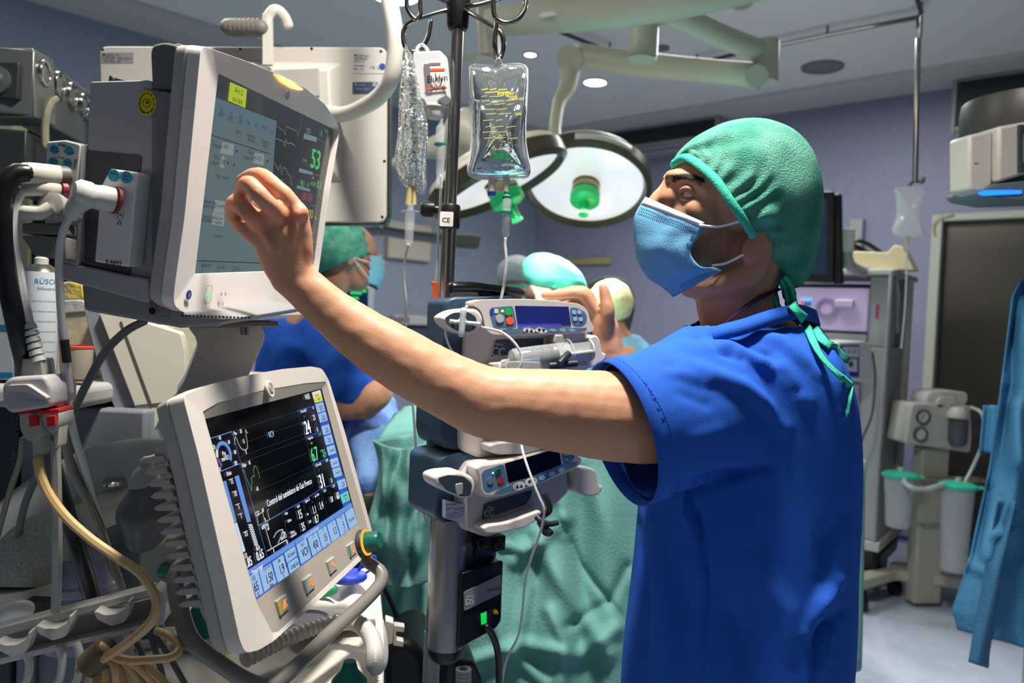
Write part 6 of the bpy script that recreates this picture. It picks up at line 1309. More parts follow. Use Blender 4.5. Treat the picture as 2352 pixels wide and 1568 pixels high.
# ================================================================ people around the table
def dirs(yaw): a=R_(yaw); return V((math.sin(a),math.cos(a),0)),V((math.cos(a),-math.sin(a),0)) # forward (0 = away from camera), right side
def figure(label,hp,d,hr,yaw,pitch,capcol,capsq,gown,shx,shy,tor,mask=None,arms=None,skincol=(.50,.25,.155),hair=None,group=None,capname='surgical_cap',voxel=.008,capshift=(0,0,0),cloth='surgical_gown',bump=.4):
    fwd,rt=dirs(yaw); c=P(hp[0],hp[1],d); zz=V((0,0,1)); up=(zz*math.cos(R_(pitch))+fwd*math.sin(R_(pitch))); f=(fwd*math.cos(R_(pitch))-zz*math.sin(R_(pitch)))
    sh=P(shx,shy,tor); t=thing('person',label,'person',V((sh.x,sh.y,0)),group)
    b=B(); AXh=(f,rt,up)
    b.ell(c,AXh,(hr*.98,hr*.80,hr*1.0),24,18); b.ell(c+f*hr*.35-up*hr*.55,AXh,(hr*.6,hr*.6,hr*.75),20,14)
    limb(b,[c+f*hr*.93+up*hr*.12,c+f*hr*1.2-up*hr*.28],[hr*.10,hr*.18],seg=10)
    for s in (1,-1): b.ell(c+rt*(s*hr*.82)-f*hr*.05-up*hr*.2,AXh,(hr*.2,hr*.09,hr*.32),12,8)
    limb(b,[c-up*hr*.5-f*hr*.15,(c-up*hr*1.5+sh)/2+V((0,0,.03)),sh+V((0,0,-.02))],[hr*.55,hr*.55,hr*.7])
    limb(b,[V((sh.x,sh.y,sh.z-.1)),V((sh.x,sh.y,.9))],[.12,.12]); 
    for s in (1,-1): limb(b,[V((sh.x,sh.y,.9))+rt*s*.09,V((sh.x,sh.y,.05))+rt*s*.09],[.08,.05])
    for (pts,r) in (arms or []): limb(b,pts,r,seg=12)
    tintf=(lambda v: skincol)
    part('body',fuse(b,voxel*.7,4),skin,t,smooth='full',tint=tintf)
    # cap: bulging cloth shell over the crown
    b=B(); cc=c+up*hr*.18-f*hr*.12+V(capshift); n1,n2=28,40; vs=[];fs=[]
    for j in range(n1+1):
        th=math.pi*(.02+.60*j/n1)
        for k in range(n2):
            ph=2*math.pi*k/n2; tt=math.pi*(.015+(.66-.20*math.cos(ph))*j/n1)
            w_=1+.05*noise.noise(V((ph*2,th*3,hp[0])))+.02*math.sin(ph*22)*(j/n1)**3
            vs.append(cc+(f*(capsq[0]*math.cos(ph)*math.sin(tt))+rt*(capsq[1]*math.sin(ph)*math.sin(tt))+up*(capsq[2]*math.cos(tt)))*hr*w_)
    for j in range(n1):
        for k in range(n2): fs.append((j*n2+k,(j+1)*n2+k,(j+1)*n2+(k+1)%n2,j*n2+(k+1)%n2))
    fs.append(tuple(range(n2))); b.add(vs,fs); part(capname,b,capcol,t,smooth='full',solid=.002)
    if hair:
        b=B().ell(c-f*hr*.45-up*hr*.42,AXh,(hr*.55,hr*.62,hr*.45),16,10); part('hair',b,hair,t,smooth='full')
    if mask:
        b=B(); mc=c+f*hr*.72-up*hr*.52
        def mf(u_,v_):
            a=(u_-.5)*math.pi*.95; h_=(v_-.5)*hr*1.25; pinch=1-.25*(2*v_-1)**2
            return mc+f*(hr*.72*math.cos(a)*pinch-hr*.15)+rt*(hr*.72*math.sin(a))+up*(h_*(1-.25*abs(math.sin(a))))+f*(.003*math.sin(v_*26))
        b.grid(mf,20,14); part('face_mask',b,mask,t,smooth='full',solid=.0015,label='light blue face mask')
        for s in (.22,.75): part('ear_loop',B().tube([mf(1,s),c+rt*hr*.88-up*hr*(.1+.1)],.0022,6,smooth=False),es_,t)
    g=B(); gown(g,sh,fwd,rt); part(cloth,fuse(g,voxel,5,lambda v,n:.010*noise.noise(v*7)+.006*noise.noise(v*17)),arms_mat[0],t,smooth='full')
    return t
arms_mat=[blue_cloth]
# assistant in blue scrubs with folded arms
capg=mat('cap_green_far','#3f9d85',.8,transl=.2,var=30,col2='#74bfa6',bump=(160,.5)); msk=mat('mask_blue_far','#86c3dc',.7,transl=.1)
def gownA(g,sh,f,r):
    rows=[(738,610,790,2.7,.13),(790,600,830,2.68,.17),(900,585,820,2.68,.17),(1050,600,830,2.68,.17),(1300,600,835,2.68,.17),(1500,610,830,2.68,.16),(1690,620,820,2.68,.14)]
    R=[]
    for y_,xl,xr,d_,h_ in rows:
        c=P((xl+xr)/2,y_,d_); hw=(xr-xl)/2/F*d_; R.append([c+V((1,0,0))*hw*math.cos(2*math.pi*k/28)+V((0,1,0))*h_*math.sin(2*math.pi*k/28) for k in range(28)])
    g.loft(R); limb(g,[P(740,765,2.6),P(790,840,2.5),P(815,890,2.46)],[.085,.09,.078],seg=18)
limbA=[([P(770,800,2.55),P(815,880,2.47),P(838,925,2.44)],[.055,.052,.052]),([P(838,925,2.44),P(868,905,2.42),P(880,890,2.45)],[.05,.045,.035]),([P(838,930,2.44),P(760,935,2.45),P(700,925,2.5)],[.045,.04,.035])]
tA=figure('person with green cap and blue mask, royal blue scrubs, arms folded, behind the reaching arm',(800,580),2.72,.100,68,4,capg,(1.25,1.12,1.05),gownA,700,745,2.7,mask=msk,arms=limbA,cloth='scrub_shirt',capshift=(-.03,0,-.01))
# seated helper in pale blue gown below
gl=mat('gown_blue','#7fa8e0',.8,bump=(120,.4),var=9,col2='#3f6fc8')
arms_mat[0]=gl
def gownB(g,sh,f,r):
    limb(g,[P(815,910,3.05),P(840,960,2.78),P(865,1030,2.5)],[.10,.115,.085],seg=18); limb(g,[P(865,1030,2.5),P(862,1075,2.44),P(858,1098,2.42)],[.082,.07,.062],seg=16); limb(g,[P(800,960,3.14),P(800,1250,3.14),P(800,1500,3.14)],[.17,.19,.19],rb=[.14,.16,.16],seg=20)
tB=figure('person in pale blue gown low behind the ventilator display, one gloved hand',(700,930),3.05,.09,-30,35,capg,(1.1,1.0,1.0),gownB,790,960,3.14,arms=[([P(859,1100,2.43),P(858,1120,2.41),P(855,1150,2.40)],[.036,.038,.034])],capshift=(0,0,.0))
b=B(); limb(b,PX([(855,1148,2.40),(852,1172,2.40),(846,1190,2.40)]),[.037,.035,.032]); part('glove_cuff',b,mat('cuff_grey','#2d3b3c',.6),tB)
b=B(); limb(b,PX([(846,1190,2.40),(842,1215,2.42)]),[.036,.03]); 
for k in range(4): limb(b,PX([(838+k*5,1212,2.40+k*.012),(834+k*6,1235,2.40+k*.012),(832+k*6,1246,2.42+k*.01)]),[.011,.010,.008],seg=8)
limb(b,PX([(855,1200,2.40),(862,1220,2.38)]),[.011,.009],seg=8); part('green_glove',b,mat('glove_green','#15705a',.45),tB,smooth='full')
# surgeons
gb=mat('gown_teal_blue','#5f93b5',.85,var=14,col2='#7db0cb',bump=(90,.4)); arms_mat[0]=gb
def mkgown(w,dz,hunch=.0):
    def g_(g,sh,f,r):
        c=V((sh.x,sh.y,0)); z=sh.z
        R=[]
        for (zz,a,b_,o) in ((z+.03,.07,.08,.02),(z-.03,w*.62,.10,.01),(z-.10,w,.14,0),(z-.4,w*.95,.15,0),(z-.8,w,.16,0),(.25,w*1.1,.18,0)):
            R.append([c+V((0,0,zz))+f*o+r*a*math.cos(2*math.pi*k/28)+f*b_*math.sin(2*math.pi*k/28) for k in range(28)])
        g.loft(R)
        for s in (1,-1): limb(g,[c+V((0,0,z-.10))+r*s*(w-.05),c+V((0,0,z-.36))+r*s*(w+.03)+f*.08,c+V((0,0,z-.42))+r*s*.12+f*.34],[.075,.065,.05])
    return g_
capw=mat('cap_mint','#55c9ae',.8,transl=.2,bump=(120,.4)); capgrey=mat('cap_pale','#b4bac0',.8,transl=.3,bump=(90,.5)); 
capy=mat('cap_patterned','#e9e3a0',.8,var=45,col2='#d9c7a2',bump=(90,.3))
hr_=mat('hair_brown','#3b2417',.8)
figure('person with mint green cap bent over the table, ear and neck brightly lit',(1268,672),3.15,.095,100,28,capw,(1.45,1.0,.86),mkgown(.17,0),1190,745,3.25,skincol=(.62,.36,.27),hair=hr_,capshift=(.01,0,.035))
figure('person with pale grey cap and green mask strip, farthest left behind the surgical table',(1188,640),4.0,.095,160,20,capgrey,(1.15,1.05,1.0),mkgown(.22,0),1165,740,4.03,mask=mat('mask_green','#58b59f',.7),skincol=(.5,.22,.14))
figure('person with yellow patterned cap and light blue gown beside the dark oval pad',(1402,705),3.4,.088,10,10,capy,(1.1,1.08,1.12),mkgown(.22,0),1432,785,3.42,skincol=(.62,.27,.15))
# dark oval pad behind them
f=yawfr(1405,700,3.9,0); t=thing('headrest','dark oval padded backrest rising behind the person with the yellow cap','headrest',V((f.o.x,f.o.y,0)))
q=pxs(f,smoothout([(1352,650),(1385,636),(1425,640),(1450,665),(1457,700),(1450,740),(1438,765),(1360,770),(1345,700)],50)); b=B().prism(f,q,-.03,.03); part('pad',b,mat('pad_dark','#3f413f',.5),t,bev=.012,seg=3); x,y=f.px(1400,700); part('post',B().cyl(f(x,y,-.05),V((f(x,y,-.05).x,f(x,y,-.05).y,0)),.03,16),steel,t)
# ================================================================ draped operating table
tg=mat('drape_green','#6ba39d',.85,var=3,col2='#76ada6',bump=(140,.25),spec=.2)
DR=thing('operating_table','operating table fully covered by a wide hanging green drape, behind the stand','operating table',V((P(1180,1100,2.7).x,P(1180,1100,2.7).y,0)))
crs=[([(1235,1225),(1260,1290),(1330,1400),(1395,1500)],20,.055),([(1290,1200),(1330,1290),(1400,1380),(1470,1480)],9,-.03),([(1180,1290),(1230,1250),(1300,1190)],16,.035),([(1060,1530),(1200,1480),(1330,1505),(1420,1440)],18,.05),([(1340,1060),(1400,1200),(1460,1330)],28,.04),([(1200,1250),(1215,1350),(1180,1500)],16,.04),([(1150,1250),(1200,1262),(1240,1250)],10,.03),([(905,1060),(950,1120),(980,1180)],16,.04),([(880,1200),(930,1230),(985,1215)],14,.045),([(925,1010),(905,1130),(900,1250)],20,.05),([(1440,1300),(1400,1380),(1300,1440)],12,-.03),([(1245,1100),(1290,1160),(1300,1230)],12,.03),([(1260,1400),(1300,1480),(1290,1568)],12,.035),([(1120,1400),(1160,1490),(1250,1568)],14,.035)]
def drape(s,t):
    x_=865+(1640-865)*s; ytop=985+55*max(0,(s-.55))+25*max(0,.2-s)*5
    ybot=1900 if s>.20 else 1900
    yy=ytop+(ybot-ytop)*t
    if s<.2: x_+= (1-s/.2)*(22*math.sin(t*9)+ (20 if t>.25 else -10)*(t>.2))
    d=2.16-.10*math.sin(s*3.1)-.05*t
    d+=.020*math.sin(s*34+3*noise.noise(V((s*3,t*2,0))))*min(1,t*3)+.035*noise.noise(V((s*6,t*5,1)))
    for pl,w_,a in crs:
        q,_=pdist(x_,yy,pl)
        if q<3*w_: d-=a*.5*math.exp(-(q/w_)**2)
    return P(x_,yy,d)
b=B().grid(drape,150,130); part('front_drape',b,tg,DR,smooth='full',solid=.003)
def tabletop(s,t):
    x_=865+(1640-865)*s; ytop=985+55*max(0,(s-.55))+25*max(0,.2-s)*5; p=P(x_,ytop,2.16-.10*math.sin(s*3.1)); q=p+V((.02,.78,-.02)); r=p.lerp(q,t); r.z+=.05*math.sin(math.pi*t)*(1+.6*noise.noise(V((s*5,t*5,3)))); return r
part('top_drape',B().grid(tabletop,60,20),tg,DR,smooth='full',solid=.003)
part('table_top',B().box(Fr(V((P(1180,1100,2.7).x,P(1180,1100,2.7).y,0)),(1,0,0),(0,0,1)),-.32,.42,.80,.92,-.12,.34),mat('pad_black','#1b1c1e',.5),DR); part('table_column',B().box(Fr(V((P(1180,1100,2.7).x,P(1180,1100,2.7).y,0)),(1,0,0),(0,0,1)),-.15,.15,0,.80,-.15,.15),steel,DR)
# left bundle of drape gathered with a beige edge
def bundle(s,t):
    x_=858+ (985-858)*s; y_=1010+20*math.sin(s*3)+ (1330-1010)*t; w_=math.sin(math.pi*s)**.6
    d=2.00-.08*w_*(.6+.4*math.sin(t*3))+.035*noise.noise(V((s*5,t*5,7)))+.02*math.sin(s*16+t*6)
    x_+= 14*math.sin(t*7)*(s<.15)
    return P(x_,y_,d)
b=B().grid(bundle,50,60); solo('gathered_drape',b,tg,'gathered green drape bundle left of the steel pole with loose folds','drape',smooth='full',solid=.003)
b=B().prism(yawfr(930,1330,2.15,0),rnd(pxs(yawfr(930,1330,2.15,0),[(868,1268),(985,1290),(986,1345),(900,1372),(872,1350)]),.02),-.2,0); solo('table_pad',b,mat('pad_taupe','#6f6f60',.6),'taupe padded table edge showing under the gathered green drape','pad',bev=.01)
# green strip behind the man and blue drape at the right
def strip_(x0,x1,y0,y1,d,n=3,amp=.02):
    def g_(s,t):
        xa=x0[0]+(x0[1]-x0[0])*t; xb=x1[0]+(x1[1]-x1[0])*t
        return P(xa+(xb-xa)*s,y0+(y1-y0)*t,d+amp*math.sin(s*n*6.28+2*t)+amp*noise.noise(V((s*4,t*4,d))))
    return g_
IS=P(1835,1100,2.5); IS=V((IS.x,IS.y,0)); zt2=1.02; zb2=P(1945,1522,2.42).z; hw=P(1950,1522,2.42).x-IS.x+.035
t=thing('instrument_stand','small stand under a green drape just behind the man in royal blue','instrument stand',IS)
b=B(); R=[]
for j in range(15):
    q=j/14; z_=zt2+(zb2-zt2)*q; ring=[]
    for k in range(64):
        a_=2*math.pi*k/64; c_,s_=math.cos(a_),math.sin(a_); m_=(abs(c_)**5+abs(s_)**5)**(-.2); f_=1+(.05*q)*math.sin(k*.9+2*q)
        ring.append(IS+V((hw*(.86+.14*q)*c_*m_*(1 if c_>.5 else f_),.16*s_*m_*f_,z_)))
    R.append(ring)
b.loft(R,False); b.add(R[0],[tuple(range(64))]); part('stand_drape',b,tg,t,smooth='full',solid=.003)
part('stand_post',B().cyl(IS+V((0,0,.03)),IS+V((0,0,1.0)),.016,16),steel,t); part('stand_foot',B().box(Fr(IS,(1,0,0),(0,1,0)),-.2,.2,-.03,.03,0,.03).box(Fr(IS,(1,0,0),(0,1,0)),-.03,.03,-.15,.15,0,.03),steel,t)
bd=mat('drape_blue','#3f7ba3',.75,var=3,col2='#4a86ac',bump=(120,.35),spec=.3)
xe=[(2335,640),(2322,680),(2300,900),(2275,1080),(2262,1150),(2240,1280),(2183,1400),(2215,1420)]
def blued(s,t):
    y_=640+(1445-640)*t
    l=[p for p in xe]; 
    ys=[p[1] for p in l]; xl=float(np.interp(y_,[640,680,900,1080,1280,1400,1445],[2345,2324,2296,2270,2226,2186,2200]))
    xr=2420; x_=xl+(xr-xl)*s
    yy=y_+ (60*s if t>.93 else 0)
    d=2.25+.04*math.sin(s*9+t*1.5)+.03*noise.noise(V((s*5,t*7,4)))
    for pl,w_,a in (([(2300,880),(2285,1080),(2270,1280)],14,.03),([(2262,940),(2260,1100)],9,.018),([(2290,1225),(2330,1230)],14,.022),([(2215,1290),(2275,1320)],12,.02),([(2330,930),(2350,1060)],18,.03)):
        q,_=pdist(x_,yy,pl); d-=a*math.exp(-(q/w_)**2)
    return P(x_,yy,d)
BD=thing('blue_drape','light blue hanging drape at the right edge, its ragged hem above the floor','drape',P(2300,1500,2.25))
part('outer_sheet',B().grid(blued,50,90),bd,BD,smooth='full',solid=.003)
def tail(s,t):
    y_=1150+(1520-1150)*t; xl=float(np.interp(y_,[1150,1300,1520],[2290,2262,2226])); xr=float(np.interp(y_,[1150,1300,1520],[2335,2300,2268])); return P(xl+(xr-xl)*s,y_+14*s*(t>.95),2.20+.02*math.sin(s*4+t*3))
part('hanging_tail',B().grid(tail,14,40),mat('drape_blue2','#32698f',.75,bump=(120,.35)),BD,smooth='full',solid=.003)
def fl_(s,t):
    y_=930+(1040-930)*t; return P(2258+34*s-10*t,y_,2.30+.01*math.sin(s*5))
part('flap',B().grid(fl_,8,12),bd,BD,smooth='full',solid=.003)
part('support_pole',B().cyl(V((P(2420,700,2.4).x,P(2420,700,2.4).y,0)),P(2420,640,2.4),.02,16),steel,BD)
# ================================================================ laparoscopy tower
def at_floor(px_,py_): return hit(px_,py_,0)
c0=at_floor(2006,1352); dT=(c0-CAM).dot(CF)
dT=4.15; c0=P(2012,1245,dT); c0=V((c0.x,c0.y,0))
es=V((.60,.80,0)).normalized(); ef=V((es.y,-es.x,0))   # side direction, front direction (towards right)
TS=Fr(c0,es,(0,0,1))            # side panel plane, facing right/camera
TF=Fr(c0,ef,(0,0,1))            # front plane, x negative goes left
TW=thing('equipment_tower','tall pale equipment tower on black castors at the right, lit purple devices in its front','equipment tower',c0)
tp=mat('tower_pale','#a2a4a0',.45); tpd=mat('tower_dark','#5d6468',.5)
zt_=TF.px(1990,632)[1]; zb_=TF.px(1990,1240)[1]
def hz(py,fr=TF,px_=1990): return fr.px(px_,py)[1]
wf=-.62
b=B().box(TF,wf,0,zb_,hz(795),-.55,0); part('lower_cabinet',b,tp,TW,bev=.01)
b=B().box(TF,-.10,0,hz(795),zt_,-.16,0); b.box(TF,-.10,0,hz(795),zt_,-.55,-.42); part('corner_post',b,tp,TW,bev=.008)
b=B().box(TF,wf,-.10,hz(795),zt_-.02,-.55,-.45); part('rear_wall',b,tpd,TW)
b=B().box(TF,wf-.02,.02,zt_,zt_+.03,-.60,.04); part('top_shelf',b,mat('shelf_white','#babab4',.4),TW,bev=.006)
b=B().box(TF,wf-.02,.02,zb_-.05,zb_,-.57,.02); part('white_sill',b,MATS['shelf_white'],TW,bev=.006)
b=B().box(TF,wf,.0,.16,zb_-.05,-.58,.0); part('dark_base',b,mat('base_black','#1e1f1f',.45),TW,bev=.02)
b=B().box(TS,.10,.48,.24,zb_-.14,0,.012); part('base_vent_plate',b,mat('base_plate','#4d5353',.4),TW,bev=.004)
for (a_,z_) in ((-.08,-.04),(-.55,-.04),(-.08,-.52),(-.55,-.52)):
    q=TF(a_,.085,z_); b=B().cyl(q-ef*.025,q+ef*.025,.08,24); b.cyl(q+V((0,0,.05)),q+V((0,0,.10)),.02,10); part('castor',b,black,TW)
lv=mat('device_lilac','#cbb8d6',.4,emit='#c9a8e8',es=.10)
b=B().box(TF,-.60,-.10,hz(762),hz(662),-.42,.01); part('camera_unit',b,lv,TW,bev=.006); cu=TW
b=B(); x0,y0_=TF.px(1838,690,.011); x1_,_=TF.px(1866,690,.011); b.box(TF,x0,x1_,hz(735),hz(686),.008,.014); 
part('unit_display',b,glow('unit_blue','#7fc6ff',1.0),TW)
b=B(); 
for (xa,ya,xb,yb) in ((1839,690,1845,704),): 
    a,c=TF.px(xa,ya,.014); d_,e=TF.px(xb,yb,.014); b.box(TF,a,d_,e,c,.0135,.0155)
part('red_digit',b,glow('unit_red','#ff3040',1.0),TW)
b=B(); 
for i in range(3): a,c=TF.px(1847+i*6,692,.014); d_,e=TF.px(1851+i*6,704,.014); b.box(TF,a,d_,e,c,.0135,.0155)
part('dark_digit',b,mat('digit_dark','#263240',.4),TW)
x,y=TF.px(1898,707,.012); b=B().ring(TF,x,y,.038,.055,.008,.022,28); part('socket_ring',b,mat('ring_lilac','#a78fb4',.4),TW); part('socket_disc',B().disc(TF,x,y,.034,.008,.016),lv,TW)
b=B(); a,c=TF.px(1922,697,.012); b.box(TF,a,a+.09,c-.02,c+.02,.008,.05); part('socket_plug',b,mat('plug_pale','#d4c6d8',.4),TW,bev=.005)
b=B().box(TF,-.60,-.10,hz(785),hz(768),-.42,.006); part('shelf_board',b,tp,TW,bev=.003)
b=B().box(TF,-.60,-.12,hz(880),hz(796),-.02,.012); part('dark_device',b,mat('device_navy','#1c2340',.4),TW,bev=.004)
b=B().box(TF,-.60,-.12,hz(960),hz(888),-.02,.012); part('lower_device',b,mat('device_grey2','#8a8f98',.4),TW,bev=.004)
b=B(); a,c=TF.px(1921,892,.014); b.box(TF,a-.03,a+.03,c-.06,c+.01,.010,.018); part('yellow_display',b,mat('disp_dark','#14140c',.3,emit='#b8a020',es=.25),TW)
b=B(); a,c=TF.px(2005,625); b.tube([TF(.01,c,.05),TF(.01,c-.30,.055),TF(.0,c-1.1,.05),TF(.0,zb_+.02,.05)],.010,8); part('rear_cable',b,mat('cable_pale','#9b9c9c',.5),TW)
b=B(); q=TS(.36,TS.px(2050,635)[1],.02); b.tube([q,V((q.x,q.y,.55))],.022,12,smooth=False); part('side_post',b,mat('post_pale','#a7a79e',.4),TW)
b=B(); a,c=TS.px(2012,715,.0); b.box(TS,a-.012,a+.012,c-.035,c+.035,0,.01); part('pink_tag',b,mat('tag_pink','#e03a86',.5),TW,label='bright pink tag')
part('loop_cable',B().tube([TS(.03,hz(640),.02),TS(.05,hz(680),.03),TS(.10,hz(720),.02),TS(.12,hz(760),.02)],.006,8),MATS['cable_pale'],TW)
# insufflator box in front
f=yawfr(1950,830,3.95,30); t=thing('insufflator','white and blue small device box clipped to the front of the equipment tower','medical device',f(*f.px(1960,875)))
q=rnd(pxs(f,[(1926,786),(1985,783),(2003,790),(2003,872),(1985,878),(1926,868)]),.02); part('case',B().prism(f,q,-.16,0),mat('device_white','#c8cacd',.4),t,bev=.01,seg=3)
part('blue_front',B().prism(f,rnd(pxs(f,[(1929,792),(1972,792),(1972,866),(1929,862)]),.008),0,.004),mat('front_blue','#26348c',.4),t)
part('white_panel',B().prism(f,rnd(pxs(f,[(1933,796),(1970,796),(1970,820),(1933,820)]),.004),.004,.006),mat('front_white','#c4c8d4',.4),t)
x,y=f.px(1953,836,.006); b=B().prism(f,rnd(pxs(f,[(1940,824),(1966,824),(1966,854),(1940,852)]),.006),.004,.007); part('socket_plate',b,MATS['front_white'],t); part('socket',B().disc(f,x,y,.014,.007,.012),dgrey,t)
b=B(); 
for i,x_ in enumerate((1938,1950,1962)): x,y=f.px(x_,807,.006); b.disc(f,x,y,.008,.006,.009)
part('front_button',b,mat('button_grey','#7c8390',.4),t)
cable('device_cable',PX([(2004,810,3.95),(2010,860,3.97),(2006,930,3.95),(1999,965,3.93),(1980,1010,3.93),(1960,1100,3.93)]),.006,mat('dev_cable','#3c4048',.5),'dark cable with black plug hanging beside the small blue and white device box')
# tower monitor
f=yawfr(1905,545,3.9,55); t=thing('tower_monitor','black flat monitor on the equipment tower, half hidden behind the green cap','monitor',f(*f.px(1905,650)))
f=yawfr(1905,545,3.9,-25); q=rnd(pxs(f,[(1700,440),(1918,438),(1916,650),(1700,640)]),.02); part('rear_shell',B().prism(f,q,-.05,0),black,t,bev=.008)
part('screen',B().prism(f,pxs(f,[(1715,455),(1900,458),(1898,630),(1715,625)]),0,.002),mat('tower_screen','#1c2733',.15,emit='#33506b',es=.25),t)
b=B().prism(f,pxs(f,[(1908,440),(1932,438),(1936,650),(1912,652)]),-.12,-.06); part('monitor_back',b,black,t,bev=.01)
b=B().box(f,*(f.px(1925,560)[0],f.px(1960,560)[0],f.px(1925,575)[1],f.px(1925,520)[1]),-.14,-.07); part('swivel_mount',b,mat('mount_white','#b9b9b3',.4),t,bev=.006)
b=B().tube([f(*f.px(1940,550),-.12),f(*f.px(1945,600),-.14),TF(-.12,zt_+.02,-.2)],.03,14); part('mount_arm',b,tp,t)
x,y=WR.px(1958,505); x2,y2=WR.px(1985,570); solo('wall_socket',B().box(WR,x,x2,y2,y,0,.06),mat('wall_box','#9fa1a0',.5),'pale box on the wall beside the black tower monitor','wall box',bev=.008)
q=TF(-.20,zt_+.03,-.08); f=Fr(q,ef,(0,0,1)); b=B().prism(f,[(0,0),(.30,0),(.24,.12),(.20,.13),(.17,.09),(0,.10)],-.10,.05); solo('cream_box',b,mat('box_cream','#d6c79c',.6),'small cream carton on top of the equipment tower','box',bev=.004)
b=B(); random.seed(9)
for k in range(4): b.tube([q+ef*(-.25+.06*k)+V((0,0,.02)),q+ef*(-.15+.05*k)+V((0,0,.10+.02*k)),q+ef*(.0+.05*k)+es*.1+V((0,0,.06)),q+ef*(.12)+es*.12+V((0,0,.02))],.012,8)
solo('cable_coil',b,black,'coiled black cable on top of the equipment tower behind the cream carton','cable')
# wires bundle behind
b=B()
for k in range(26):
    x_=2010+random.random()*50; b.tube(PX([(x_,1020+random.random()*40,4.6),(x_+random.uniform(-25,25),1080,4.55+random.random()*.1),(x_+random.uniform(-25,25),1140,4.6),(x_+random.uniform(-15,15),1205,4.6)]),.007,6,10)
tag(solo('wire_tangle',b,mat('wire_mix','#4a4335',.6,var=40,col2='#a39a80'),'tangle of brown and cream wires hanging between tower and suction unit','wires'),kind='stuff')
# ================================================================ suction unit
dS=4.05; f=yawfr(2170,980,dS,8); floor_c=V((f.o.x,f.o.y,0))
t=thing('suction_unit','white suction unit with two gauges and towel on top, on a wheeled stand','suction unit',floor_c)
sw=mat('suction_white','#bdbab1',.4)
part('housing',B().prism(f,rnd(pxs(f,[(2095,925),(2150,927),(2165,938),(2175,928),(2230,932),(2234,1000),(2230,1040),(2078,1018)]),.02),-.16,0),sw,t,bev=.012,seg=3)
for px_,py_ in ((2118,957),(2112,997)):
    x,y=f.px(px_,py_); part('gauge_rim',B().ring(f,x,y,.030,.037,0,.016,28),mat('gauge_rim','#55585c',.35,.4),t); part('gauge_face',B().disc(f,x,y,.030,0,.008),mat('gauge_face','#c9c7c2',.4),t)
x,y=f.px(2118,957); part('gauge_needle',B().line(f,[(x-.008,y-.012),(x+.006,y+.012)],.004,.010),mat('needle_red','#a0382a',.5),t,smooth=False)
part('filter_jar',B().lathe(f(*f.px(2192,1022),.02),(0,0,1),[(.030,0),(.044,.02),(.046,.13),(.040,.135)],24),mat('jar_dark','#55555c',.2,alpha=.85),t); part('jar_cap',B().lathe(f(*f.px(2192,958),.02),(0,0,1),[(.050,0),(.050,.025),(.03,.05),(.02,.055)],24),sw,t)
b=B().box(f,*(f.px(2132,1030)[0],f.px(2195,1030)[0],.02-floor_c.z-f.o.z,f.px(2132,1030)[1]),-.12,-.04); part('stand_post',b,mat('stand_cream','#a9a796',.45),t,bev=.008)
zf=-f.o.z
b=B().box(f,f.px(2105,1100)[0],f.px(2260,1100)[0],f.px(2105,1105)[1],f.px(2105,1096)[1],-.05,.02); part('jar_holder',b,mat('holder_tan','#8a7f6a',.5),t,bev=.003)
b=B().prism(Fr(floor_c,(1,0,0),(0,1,0)),rnd([(-.42,-.10),(-.15,.10),(.45,-.12),(.48,.0),(.2,.25),(-.10,.28),(-.16,.16),(-.44,.02)],.03),.115,.17); part('base_frame',b,MATS['stand_cream'],t,bev=.01)
for a_,c_ in ((-.40,-.05),(.42,-.05),(-.10,.22),(.30,.2)):
    q=floor_c+V((a_,c_,.05)); part('castor',B().cyl(q-V((.02,0,0)),q+V((.02,0,0)),.05,20).cyl(q+V((0,0,.04)),q+V((0,0,.07)),.012,8),black,t)
f2=yawfr(2180,915,dS-.05,8); b=B()
tw_=thing('towel','folded white towel lying on top of the suction unit','towel',f(*f.px(2175,930),-.08))
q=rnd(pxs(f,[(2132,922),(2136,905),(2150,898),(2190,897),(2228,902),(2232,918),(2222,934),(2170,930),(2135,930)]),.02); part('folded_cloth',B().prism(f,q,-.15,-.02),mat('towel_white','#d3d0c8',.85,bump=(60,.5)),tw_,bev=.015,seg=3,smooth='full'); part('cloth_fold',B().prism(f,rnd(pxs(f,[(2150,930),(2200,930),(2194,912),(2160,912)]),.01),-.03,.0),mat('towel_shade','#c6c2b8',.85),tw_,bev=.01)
tl=mat('jar_lid','#2fc0a0',.35); jm=mat('jar_clear','#c5cbcc',.15,alpha=.55,spec=.7)
def jar(label,px_,pyt,pyb,d,r):
    top_=P(px_,pyt,d); h_=(top_-P(px_,pyb,d)).length; j=thing('suction_jar',label,'suction jar',top_-V((0,0,h_)),'suction jars with green lids')
    part('jar_body',B().lathe(top_-V((0,0,h_)),(0,0,1),[(r*.62,0),(r*.72,.01),(r*.8,h_*.5),(r*.92,h_*.97),(r*.92,h_)],28),jm,j); part('liner_bag',B().lathe(top_-V((0,0,h_*.93)),(0,0,1),[(r*.3,0),(r*.55,.02),(r*.66,h_*.5),(r*.8,h_*.9)],18),mat('liner','#9fa5a4',.4,alpha=.5,bump=(20,.6)),j)
    part('green_lid',B().lathe(top_,(0,0,1),[(r*1.0,-.004),(r*1.08,0),(r*1.06,.012),(r*.8,.022),(r*.3,.028)],28),tl,j); part('lid_port',B().cyl(top_+V((0,0,.02)),top_+V((0,0,.045)),r*.16,12),MATS['front_white'],j)
    b=B().tube([top_+V((r*.95,0,.0)),top_+V((r*1.3,0,.004)),top_+V((r*1.3,-.03,.004)),top_+V((r*.95,-.03,0))],.005,6); part('lid_tab',b,tl,j); return j
jar('left suction jar with round green lid, nearest the equipment tower',2068,1094,1210,3.95,.080); jar('right suction jar with round green lid, beside the blue drape',2200,1118,1312,3.85,.082)
